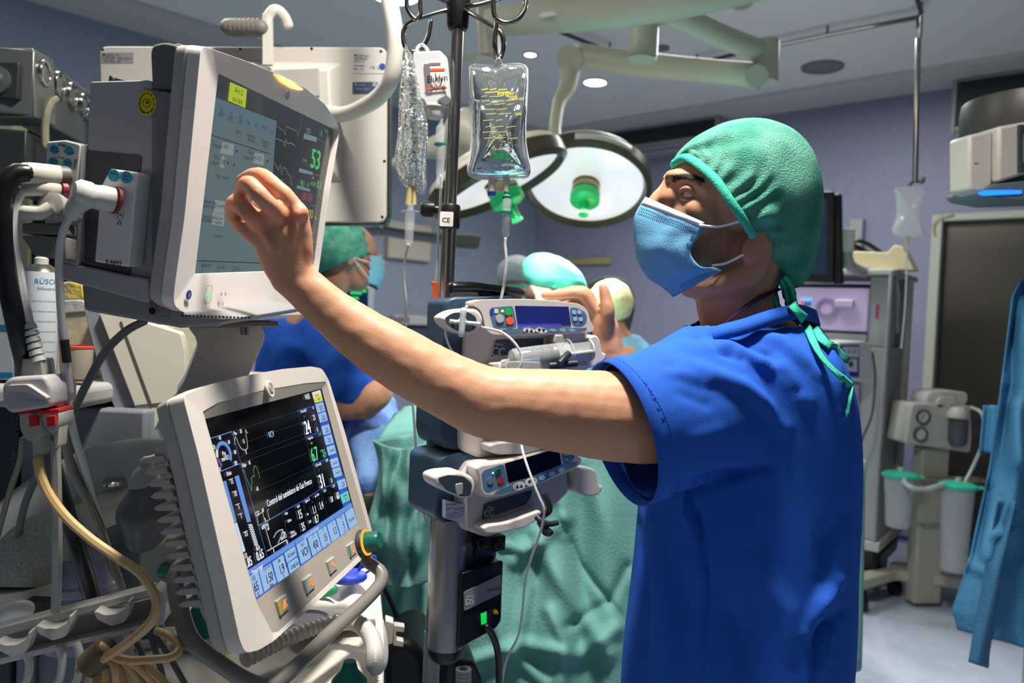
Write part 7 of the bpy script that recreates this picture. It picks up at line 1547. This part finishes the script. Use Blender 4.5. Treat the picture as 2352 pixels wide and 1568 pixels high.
cable('suction_tube',PX([(2080,1092,3.9),(2078,1108,3.85),(2095,1120,3.8),(2125,1123,3.8),(2150,1117,3.8),(2170,1112,3.82)]),.012,mat('tube_milky','#b9bcbb',.3,alpha=.85),'thick milky tube joining the two green-lidded jars','tube')
cable('suction_tube',PX([(2230,935,4.0),(2255,950,3.9),(2262,1000,3.9),(2240,1060,3.9),(2215,1110,3.86)]),.008,MATS['tube_milky'],'thin milky tube looping from the suction unit behind the blue drape','tube')
cable('floor_line',[hit(1940,1300,.35),hit(1975,1330,.12),hit(1982,1360,.01),hit(1975,1395,.01),hit(1957,1405,.01)],.005,mat('line_pink','#b59a96',.5),'thin pinkish line lying on the floor beside the man in royal blue')
q=hit(1955,1407,.012); solo('line_cap',B().ell(q,(V((1,0,0)),V((0,1,0)),zu),(.014,.014,.012),14,8),mat('cap_white2','#e6e9f0',.3),'tiny white cap at the end of the pinkish line on the floor','cap')
# ================================================================ things on the far walls
x0,y0_=WL.px(886,505); x1_,y1_=WL.px(980,602); solo('wall_plate',B().box(WL,x0,x1_,y1_,y0_,0,.05),mat('plate_cream','#bdb8a5',.5),'square cream wall plate behind the lines left of the steel pole','wall plate',bev=.01)
t=thing('wall_bracket','brushed metal bracket arm with boxy end passing behind the steel pole','bracket arm',P(1000,545,4.4))
b=B().tube(PX([(880,530,4.9),(940,540,4.7),(1010,548,4.5),(1060,552,4.4)]),.03,10,20,rb=.02,hint=(0,0,1)); part('arm_bar',b,steel,t); f=yawfr(1070,552,4.35,10); part('end_box',B().prism(f,pxs(f,[(1042,538),(1105,542),(1098,570),(1042,565)]),-.1,.02),mat('arm_dark','#4f4d4a',.35,.5),t,bev=.005); part('lower_plate',B().prism(f,pxs(f,[(1042,575),(1088,580),(1085,588),(1042,584)]),-.1,0),mat('plate_pale','#9097a5',.5),t)
part('wall_mount',B().cyl(P(880,530,4.9),P(880,530,4.9)-WL.n*.6,.03,12),steel,t)
x0,y0_=WR.px(1308,594); x1_,y1_=WR.px(1405,607); solo('wall_strip',B().box(WR,x0,x1_,min(y0_,y1_)-.0,max(y0_,y1_),0,.03),mat('strip_wood','#a39a72',.55),'short horizontal wooden strip on the wall above the surgeons','wall strip',bev=.004)
x0,y0_=WL.px(893,722); x1_,y1_=WL.px(1010,748); t=thing('wall_rail','white socket rail low on the left wall behind the reaching forearm','wall rail',WL((x0+x1_)/2,y1_)); part('rail_body',B().box(WL,x0,x1_,y1_,y0_,0,.08),mat('rail_white','#b9b9b8',.45),t,bev=.008)
for k in range(3): x,y=WL.px(905+k*14,734,.08); part('socket',B().disc(WL,x,y,.03,.08,.086),grey,t)
x0,y0_=WL.px(893,752); x1_,y1_=WL.px(1010,800); solo('wall_shelf',B().box(WL,x0,x1_,y1_,y0_,0,.12),mat('shelf_blue','#39495f',.5),'dark blue-grey shelf under the white socket rail','shelf',bev=.006)
f=yawfr(835,685,3.4,0); t=thing('small_monitor','small monitor with green and blue readings behind the masked helper','monitor',f(*f.px(835,712))); part('case',B().prism(f,rnd(pxs(f,[(780,655),(855,658),(853,714),(780,712)]),.006),-.06,0),mat('case_white','#b7bcc4',.4),t,bev=.005); part('screen',B().prism(f,pxs(f,[(784,660),(846,662),(845,708),(784,706)]),0,.002),mat('mon_dark','#0c1730',.2,emit='#16305c',es=.4),t)
b=B(); 
for x_,y_,w_ in ((805,672,26),(806,684,18),(832,668,10)): a,c=f.px(x_,y_,.002); b.box(f,a,a+w_/F*3.4,c-.006,c+.006,.002,.0035)
part('readout',b,glow('read_green','#35d26a',1),t,smooth=False)
part('stand',B().cyl(f(*f.px(815,712),-.03),V((f(*f.px(815,712),-.03).x,f.o.y+.03,0)),.03,12),steel,t)
# ================================================================ anaesthesia machine behind and below the displays
f=yawfr(150,1100,1.42,0); fl=V((f.o.x,f.o.y,0)); zf=-f.o.z
AM=thing('anaesthesia_machine','grey and cream anaesthesia machine body behind the two displays at the left','anaesthesia machine',fl)
mg=mat('machine_grey','#7c8089',.45); mg2=mat('machine_mid','#a9aba9',.42); mc=mat('machine_cream','#c6c3b4',.42)
def fx(px_): return f.px(px_,1100)[0]
def fy(py_): return f.px(150,py_)[1]
part('front_panel',B().box(f,fx(-160),fx(330),zf+.12,fy(935),-.5,0),mg,AM,bev=.006)
part('dark_column',B().box(f,fx(-160),fx(52),zf+.12,fy(930),0,.02),mat('machine_dark','#34373c',.4),AM,bev=.004)
part('column_edge',B().box(f,fx(56),fx(100),zf+.12,fy(930),0,.012),mg,AM,bev=.003)
b=B(); 
for px_,py_ in ((34,940),(42,1076)): x,y=f.px(px_,py_,.02); b.disc(f,x,y,.004,.02,.022)
part('panel_screw',b,chrome,AM)
b=B(); x,y=f.px(38,1010,.02); b.text(f,'ANESTESIA AISYS',x,y,.012,.0125+.008,'CENTER',1,0,1.5); part('side_print',b,mat('print_dim','#5c6068',.5),AM)
part('worktop',B().box(f,fx(-160),fx(236),fy(925),fy(876),-.45,.10),mg2,AM,bev=.012,seg=3)
for k in (-1,1): part('castor_foot',B().box(f,fx(80)-.03+k*.22,fx(80)+.03+k*.22,zf,zf+.12,-.3,-.2),black,AM,bev=.01)
# broad cream arm plate carrying the displays
g=Fr(P(300,900,1.44),V((.96,.28,0)),(0,0,1))
b=B().prism(g,rnd(pxs(g,[(226,716),(300,730),(415,765),(424,800),(430,880),(385,925),(348,1000),(345,1062),(322,1068),(312,940)]),.006),-.06,0); part('arm_plate',b,mc,AM,bev=.005,seg=3)
b=B().prism(g,rnd(pxs(g,[(190,712),(226,716),(312,940),(322,1068),(300,1030),(235,880),(212,800)]),.006),-.10,-.012); part('arm_flank',b,mg,AM,bev=.005)
b=B().prism(g,pxs(g,[(276,738),(280,738),(348,925),(344,928)]),0,.002); b.prism(g,pxs(g,[(344,928),(348,928),(352,1055),(348,1055)]),0,.002); b.prism(g,pxs(g,[(312,930),(392,922),(392,926),(312,934)]),0,.002); part('plate_seam',b,mat('seam_dark','#4b4a45',.6),AM)
# swelling cowl below
b=B().tube(PX([(-60,1330,1.40),(20,1240,1.38),(120,1160,1.37),(230,1105,1.36),(330,1085,1.37),(420,1090,1.40)]),[.06]*6,20,40,rb=.03,hint=(0,0,1)); part('top_cowl',b,mg2,AM)
b=B().tube(PX([(60,1330,1.36),(130,1240,1.36),(230,1175,1.35),(330,1145,1.36),(430,1150,1.38)]),[.030]*5,18,40,rb=.05,hint=(0,0,1)); part('lower_cowl',b,mc,AM)
part('chrome_oval',B().lathe(P(262,1108,1.33),CU*.8-CF*.2,[(.018,0),(.018,.004),(.012,.006)],20),chrome,AM)
# speckled elbow duct
t=thing('elbow_duct','large speckled grey elbow duct at the lower left edge','duct',P(60,1420,1.22)); sp_=mat('speckle_grey','#96968d',.7,var=260,col2='#b0b0a5',bump=(300,.3))
part('duct_body',B().tube(PX([(150,1235,1.30),(100,1245,1.27),(60,1290,1.25),(48,1345,1.24)]),[.040,.046,.050,.050],26,30),sp_,t); part('duct_collar',B().tube(PX([(48,1340,1.24),(50,1372,1.24),(62,1400,1.24)]),[.053,.052,.044],26,10),mc,t,bev=.002)
part('duct_clip',B().box(yawfr(85,1385,1.19,0),-.012,.03,-.012,.008,-.01,.01),mat('clip_metal','#3d3b34',.35,.4),t,bev=.002)
part('hook_end',B().tube(PX([(0,1440,1.12),(12,1412,1.12),(40,1398,1.12),(58,1398,1.12)]),.012,14,20,round_=True),white,t)
# purple tinted canister
t=thing('absorber_canister','transparent purple-tinted absorber canister with dark filling behind the tan cable','canister',P(185,1450,1.33))
top_=P(185,1270,1.33); zb_=P(185,1480,1.33).z
ct=mat('canister_clear','#b9b5d6',.08,alpha=.45,spec=.8)
part('canister_wall',B().lathe(V((top_.x,top_.y,zb_)),(0,0,1),[(.056,0),(.060,.01),(.060,top_.z-zb_-.03),(.052,top_.z-zb_),(.03,top_.z-zb_+.004)],36),ct,t); part('canister_fill',B().lathe(V((top_.x,top_.y,zb_)),(0,0,1),[(.052,.01),(.054,(top_.z-zb_)*.45)],30),mat('fill_dark','#14131f',.5),t)
part('canister_ring',B().lathe(V((top_.x,top_.y,zb_+(top_.z-zb_)*.62)),(0,0,1),[(.061,0),(.064,.003),(.064,.014),(.061,.017)],36),mat('ring_pale','#a6a4c0',.2,alpha=.8),t)
# hanging grey bulb cover
t=thing('bulb_cover','smooth dark grey bulb-shaped cover hanging beside the cooling fins','cover',P(330,1262,1.22))
b=B(); limb(b,PX([(336,1062,1.22),(336,1090,1.22)]),[.010,.012]); b.lathe(P(334,1112,1.22),(0,0,1),[(.020,-.012),(.024,0),(.018,.020),(.010,.028)],20); part('bulb_neck',b,mg2,t)
b=B(); limb(b,PX([(338,1125,1.22),(330,1180,1.22),(326,1232,1.22)]),[.025,.040,.026],seg=24); limb(b,PX([(345,1130,1.22),(370,1190,1.22),(350,1235,1.22)]),[.02,.022,.018],seg=16)
part('bulb_body',fuse(b,.004,8),mat('bulb_grey','#6a6a6d',.35),t,smooth='full')
# white panel with taps right of the canister
f=yawfr(360,1320,1.30,0); t=thing('tap_panel','white vertical panel with teal tap and yellow-black valve, behind the cooling fins','panel',f(*f.px(350,1420)))
part('panel_body',B().prism(f,rnd(pxs(f,[(322,1262),(358,1245),(405,1250),(405,1440),(322,1440)]),.003),-.03,0),mat('panel_pale','#a9a89d',.45),t,bev=.002)
b=B().lathe(f(*f.px(372,1310),.0),f.n*.2+f.u,[(.012,0),(.012,.020),(.010,.022)],18); part('teal_tap',b,mat('teal_knob','#2d7f72',.4),t); b=B().lathe(f(*f.px(386,1245),.0),f.n*.3+f.u,[(.006,0),(.008,.008),(.003,.014)],14); part('yellow_valve',b,mat('valve_yellow','#a98f22',.4),t)
part('small_pin',B().cyl(f(*f.px(365,1360),0),f(*f.px(390,1362),.01),.002,8),steel,t)
# ---- shelf items
def shelfz(): return P(100,878,1.33).z
t=thing('spray_can','white spray can with blue lettering and metal shoulder on the machine worktop','spray can',P(88,870,1.36)); sc_=P(88,870,1.36); hh=(P(88,625,1.36)-sc_).length
part('can_body',B().lathe(sc_,(0,0,1),[(.026,0),(.0275,.003),(.0275,hh)],32),mat('can_white','#c5cdd4',.35),t); part('can_shoulder',B().lathe(sc_+V((0,0,hh)),(0,0,1),[(.0275,0),(.024,.006),(.016,.011),(.014,.013)],32),steel,t); part('can_nozzle',B().lathe(sc_+V((0,0,hh+.013)),(0,0,1),[(.011,0),(.011,.010),(.008,.012),(.008,.018)],20),mat('nozzle_white','#b5b5ae',.4),t)
def wrapt(b,c,r,s,ang,z,size,m=0):
    # text wrapped round a vertical cylinder, facing the camera
    vs,fs=glyphs(s,'CENTER'); d0=math.atan2((CAM-c).y,(CAM-c).x)
    b.mt(m).add([c+V((r*math.cos(d0+ang+p[0]*size/r),r*math.sin(d0+ang+p[0]*size/r),z+p[1]*size)) for p in vs],fs)
b=B(); wrapt(b,sc_,.0279,'RÜSCH',.35,hh-.020,.012); wrapt(b,sc_,.0279,'Silikospray',.35,hh-.030,.007,1)
for i in range(7): wrapt(b,sc_,.0279,'spray silicona lubricante',.25,hh-.05-.017*i,.0042,1)
part('can_print',b,[mat('print_blue','#2f7fb5',.5),mat('print_grey2','#6b7580',.5)],t,smooth=False)
def itemf(px_,py_,d): return yawfr(px_,py_,d,0)
f=itemf(15,800,1.34); t=thing('carton','white carton with two blue stripes at the left edge of the worktop','carton',f(*f.px(0,870))); part('carton_body',B().prism(f,pxs(f,[(-60,640),(28,640),(30,872),(-60,872)]),-.08,0),mat('carton_white','#98a0a5',.6),t,bev=.002)
for y_ in (745,855): part('blue_stripe',B().prism(f,pxs(f,[(-60,y_),(29,y_),(29,y_+13),(-60,y_+13)]),0,.0008),mat('stripe_blue','#17608f',.5),t)
f=itemf(165,760,1.50); t=thing('foam_box','beige box wrapped in plastic with yellow and foil packs on it, behind the white cable','box',f(*f.px(165,872))); part('box_body',B().prism(f,rnd(pxs(f,[(118,720),(205,716),(218,795),(222,872),(118,872)]),.008),-.12,0),mat('foam_beige','#b0a28a',.5,bump=(14,.6)),t,bev=.006); part('plastic_lid',B().prism(f,rnd(pxs(f,[(118,690),(195,688),(206,716),(118,722)]),.008),-.12,.004),mat('lid_milky','#b4b6b2',.25,alpha=.8,bump=(30,.6)),t,bev=.006)
f=itemf(155,670,1.52); solo('wrapped_pack',B().prism(f,rnd(pxs(f,[(122,650),(160,645),(192,652),(194,688),(122,692)]),.006),-.08,0),mat('pack_foil','#9d9b8c',.3,var=30,col2='#b5a23c',bump=(40,1)),'yellow and silver wrapped packs on the beige foam box','package',bev=.006)
c=P(180,870,1.38); r=30/F*1.38; t=thing('specimen_cup','whitish cup with orange rim on the machine worktop','cup',c); hh=(P(180,800,1.38)-c).length
part('cup_wall',B().lathe(c,(0,0,1),[(r*.86,0),(r*.9,.002),(r,hh)],28),mat('cup_white','#a59c8c',.4),t); part('cup_rim',B().lathe(c+V((0,0,hh)),(0,0,1),[(r*1.0,0),(r*1.04,.001),(r*1.04,.004),(r*.98,.005)],28,cap=False),mat('rim_orange','#c8452a',.4),t); part('cup_base',B().lathe(c,(0,0,1),[(r*.9,-.003),(r*.92,0)],28),mat('rim_red','#8b1f1c',.4),t)
c=P(410,862,1.60); hh=(P(410,760,1.60)-c).length; f=itemf(410,862,1.60); solo('storage_tub',B().prism(f,rnd(pxs(f,[(355,745),(470,742),(462,862),(372,862)]),.012),-.12,0),mat('tub_milky','#cfcbb0',.3,alpha=.85,bump=(16,.4)),'milky plastic storage tub seen between the two displays','tub',bev=.01,seg=3)
f=itemf(400,900,1.62); solo('back_shelf',B().box(f,f.px(330,900)[0],f.px(560,900)[0],f.px(400,905)[1],f.px(400,868)[1],-.25,.02),mc,'cream shelf board under the milky tub between the displays','shelf',bev=.006)
# ---------------- cable rail
CRA=thing('cable_rail','white plastic cable holder rail with three open hooks at the lower left','cable holder',P(150,1500,1.02))
rw=mat('rail_plastic','#b9b8b2',.4); f=Fr(P(170,1420,1.03),V((.985,.17,.0)),(0,0,1))
b=B().prism(f,rnd(pxs(f,[(-60,1458),(345,1353),(352,1366),(-60,1478)]),.002),-.03,.0); part('top_bar',b,rw,CRA,bev=.003,seg=3)
b=B().prism(f,pxs(f,[(-60,1490),(350,1385),(356,1432),(356,1440),(-60,1542)]),-.03,-.022); part('back_plate',b,mat('rail_back','#8f8f88',.45),CRA)
b=B().prism(f,rnd(pxs(f,[(-60,1528),(350,1430),(352,1440),(-60,1544)]),.002),-.03,-.004); part('lower_bar',b,rw,CRA,bev=.002)
b=B().prism(f,rnd(pxs(f,[(352,1350),(372,1358),(382,1390),(378,1430),(356,1440),(350,1390)]),.003),-.032,.002); part('end_cap',b,rw,CRA,bev=.003)
for x0 in (5,97,228):
    y0_=1440-(x0-5)*.245+ (14 if x0<50 else 0)
    b=B().prism(f,rnd(pxs(f,[(x0,y0_+5),(x0+8,y0_+4),(x0+26,y0_+12),(x0+50,y0_+10),(x0+72,y0_-2),(x0+76,y0_-18),(x0+82,y0_-18),(x0+80,y0_+4),(x0+70,y0_+28),(x0+40,y0_+38),(x0+8,y0_+22)]),.003),.0,.022); part('open_hook',b,rw,CRA,bev=.002)
for x0 in (60,135,175,290):
    part('hanging_loop',B().tube(PX([(x0,1510-x0*.2,1.03),(x0+8,1535-x0*.2,1.03),(x0+2,1560,1.03),(x0-15,1580,1.03)]),.005,10),rw,CRA)
# tan cable bundle
b=B(); random.seed(5); tied=P(228,1508,1.0)
for k in range(9):
    a=k/8; e=P(190+a*210,1590,.98+.05*random.random()); m_=P(215+a*110+random.uniform(-8,8),1520+random.random()*14,.98+.03*random.random()); b.tube([P(232+random.uniform(-8,8),1496+random.uniform(-6,6),1.0),m_,e],.0050,8,16)
b.tube(PX([(225,1478,1.0),(240,1490,.99),(262,1508,.985),(300,1516,.98),(350,1514,.98),(395,1508,.98),(411,1492,.99),(402,1470,1.0),(380,1455,1.01),(360,1448,1.02)]),.0052,10,60)
tag(solo('cable_bundle',b,tan,'bundle of looped tan cables tied together under the white cable holder','cables'),kind='stuff')
part_=B().tube([tied+V((-.012,0,-.012)),tied+V((.012,-.002,.012))],.018,12,4,smooth=False); solo('cable_tie',part_,mat('tie_dark','#5a4c35',.6),'brown tie round the bundle of tan cables','cable tie')
for l,lb in (([(300,1455,1.05),(325,1500,1.04),(335,1580,1.03)],'leftmost thin dark grey cable under the end of the cable holder'),([(345,1455,1.05),(362,1510,1.04),(380,1580,1.03)],'middle thin dark grey cable under the end of the cable holder'),([(352,1450,1.05),(385,1500,1.04),(430,1580,1.03)],'rightmost thin dark grey cable under the end of the cable holder')): cable('cable',PX(l),.004,MATS['cable_dark'],lb)
# ---------------- side table
zt=.86
def T(px_,py_,dz=0): return hit(px_,py_,zt+dz)
TB=thing('side_table','white work surface with crumpled cloth below the ventilator display','table',V((T(620,1500).x,T(620,1500).y,0)))
tb=mat('table_white','#c4bfb4',.45)
l=[T(300,1370),T(820,1312),T(872,1330),T(884,1450),T(880,1640),T(260,1640)]
fT=Fr(V((0,0,zt)),(1,0,0),(0,1,0)); q=[(p.x,p.y) for p in l]
part('table_top',B().prism(fT,rnd(q,.02),-.04,0),tb,TB,bev=.008,seg=3)
part('table_pedestal',B().box(Fr(V((T(620,1500).x,T(620,1500).y,0)),(1,0,0),(0,0,1)),-.24,.0,0,zt-.04,-.12,.12),mg2,TB,bev=.01)
def cl(s,t):
    a=T(560+300*s,1335+130*t); a.z=zt+.004+.020*(noise.noise(V((s*6,t*6,1)))+.6)+.006*math.sin(s*20+t*9); return a
solo('white_cloth',B().grid(cl,60,40),mat('cloth_white','#d9d5cc',.85,bump=(80,.3)),'crumpled white cloth lying on the side table below the green dial','cloth',smooth='full',solid=.002)
def onT(px_,py_,dz): a=T(px_,py_); return V((a.x,a.y,zt+dz))
b=B(); c=onT(795,1378,.045); b.ell(c,(V((1,0,0)),V((0,1,0)),zu),(.038,.030,.014),22,12); b.ell(c+V((-.03,-.01,-.002)),(V((1,0,0)),V((0,1,0)),zu),(.026,.022,.010),18,10); bm_=mat('mask_royal','#1c3fb8',.5,bump=(40,.4))
t=thing('blue_mask','royal blue anaesthetic mask with loop on the white cloth','mask',c-V((0,0,.012))); part('mask_cushion',b,bm_,t,smooth='full'); part('mask_loop',B().tube([c+V((.02,0,.01)),c+V((.035,0,.035)),c+V((.05,.0,.040)),c+V((.052,0,.022)),c+V((.035,0,.008))],.0025,8),bm_,t)
b=B(); c=onT(738,1398,.030); b.tube([c+V((-.022,-.006,0)),c,c+V((.018,.006,.004))],.010,14,8,round_=True); solo('green_cap',b,mat('item_green','#1f8b62',.4),'small green tube end on the white cloth left of the royal blue mask','cap')
c=onT(705,1470,.03); b=B().lathe(c,(0,0,1),[(.038,0),(.040,.004),(.034,.008),(.030,.004),(.001,.003)],30); solo('grey_dish',b,mat('dish_grey','#98949a',.35),'shallow grey round dish on the side table under the ventilator display','dish')
# corrugated white hose
b=B(); l=[onT(560,1560,.03),onT(650,1520,.035),onT(740,1492,.04),onT(810,1492,.045),onT(850,1530,.045),onT(860,1600,.04)]
A_=crom([tuple(p) for p in l],150); pts=[V([float(c) for c in p]) for p in A_]; b.tube(pts,[.012+.0016*math.sin(i*1.5) for i in range(len(pts))],16,len(pts)*2,smooth=True); solo('corrugated_hose',b,mat('hose_milky','#c9c8c2',.25,alpha=.9),'white corrugated breathing hose lying across the front of the side table','hose',smooth='full')
for px_,py_,lb in ((450,1480,'large teal capped bottle top left of the handle loop'),(338,1475,'smaller teal cap behind the end of the cable holder'),(800,1618,'teal cap at the bottom edge beside the corrugated hose')):
    c=onT(px_,py_,.0); t=thing('bottle',lb,'bottle',c,'teal topped bottles on the side table'); part('bottle_base',B().lathe(c,(0,0,1),[(.030,0),(.034,.004),(.034,.012),(.028,.016)],26),mat('base_clear','#c3c3ba',.3),t); part('teal_dome',B().lathe(c+V((0,0,.016)),(0,0,1),[(.027,0),(.024,.018),(.012,.032),(.008,.045),(.001,.048)],26),mat('dome_teal','#0e6f60',.35),t)
b=B(); a=onT(485,1455,.02); c=onT(530,1560,.02); b.tube([a,c],.006,10,smooth=False); solo('yellow_tube',b,mat('tube_yellow','#c9d07a',.3,alpha=.85),'pale yellow-green thin tube on the side table','tube')
# white dangling clip and bracket at the table corner
t=thing('table_bracket','white curved bracket with clamp block at the right corner of the side table','bracket',P(885,1500,1.42)); b=B().tube(PX([(872,1430,1.40),(880,1470,1.40),(880,1520,1.40),(862,1545,1.40),(845,1540,1.40)]),.008,12,30,round_=True); part('curved_bracket',b,white,t); f=yawfr(900,1460,1.42,10); part('clamp_block',B().prism(f,rnd(pxs(f,[(885,1425),(905,1432),(902,1478),(884,1482)]),.003),-.03,.0).prism(f,rnd(pxs(f,[(905,1436),(930,1440),(928,1452),(910,1450),(910,1470),(928,1474),(926,1486),(903,1482)]),.002),-.02,.0),mat('clamp_pale','#b3ab9e',.4),t,bev=.002)
# black cord, chair, black box near the floor
cable('cord',PX([(880,1345,1.9),(905,1400,1.9),(922,1450,1.9),(950,1500,1.9),(975,1545,1.9),(985,1620,1.9)]),.006,black,'black cord slanting down beside the gathered drape left of the pole')
f=yawfr(930,1520,1.72,0); t=thing('stool','black upholstered seat half hidden at the bottom between table and pole','stool',V((f.o.x,f.o.y,0))); part('seat',B().prism(f,rnd(pxs(f,[(878,1480),(940,1465),(978,1510),(985,1620),(880,1620)]),.03),-.2,0),mat('seat_black','#14161a',.45),t,bev=.02,seg=3); part('stool_column',B().cyl(V((f.o.x,f.o.y+.1,0)),V((f.o.x,f.o.y+.1,.5)),.03,16),steel,t)
f=yawfr(1060,1550,1.62,12); t=thing('pump_power_box','black box with corrugated grey hose ends at the bottom edge right of the pole','power box',V((f.o.x,f.o.y,0))); part('box_shell',B().prism(f,rnd(pxs(f,[(1020,1535),(1035,1512),(1090,1520),(1108,1560),(1112,1800),(1022,1800)]),.01),-.12,0),mat('box_black','#1a1b1c',.4),t,bev=.006); b=B(); 
for i in range(8): c=f(*f.px(1062,1535+i*8),.014); b.ring(Fr(c,V((1,0,0)),V((0,1,0))),0,0,.010,.016,0,.006,18)
part('ribbed_hose',b,mg2,t); part('box_stand',B().box(f,f.px(1030,1700)[0],f.px(1105,1700)[0],-f.o.z,f.px(1060,1790)[1],-.1,-.02),dgrey,t)
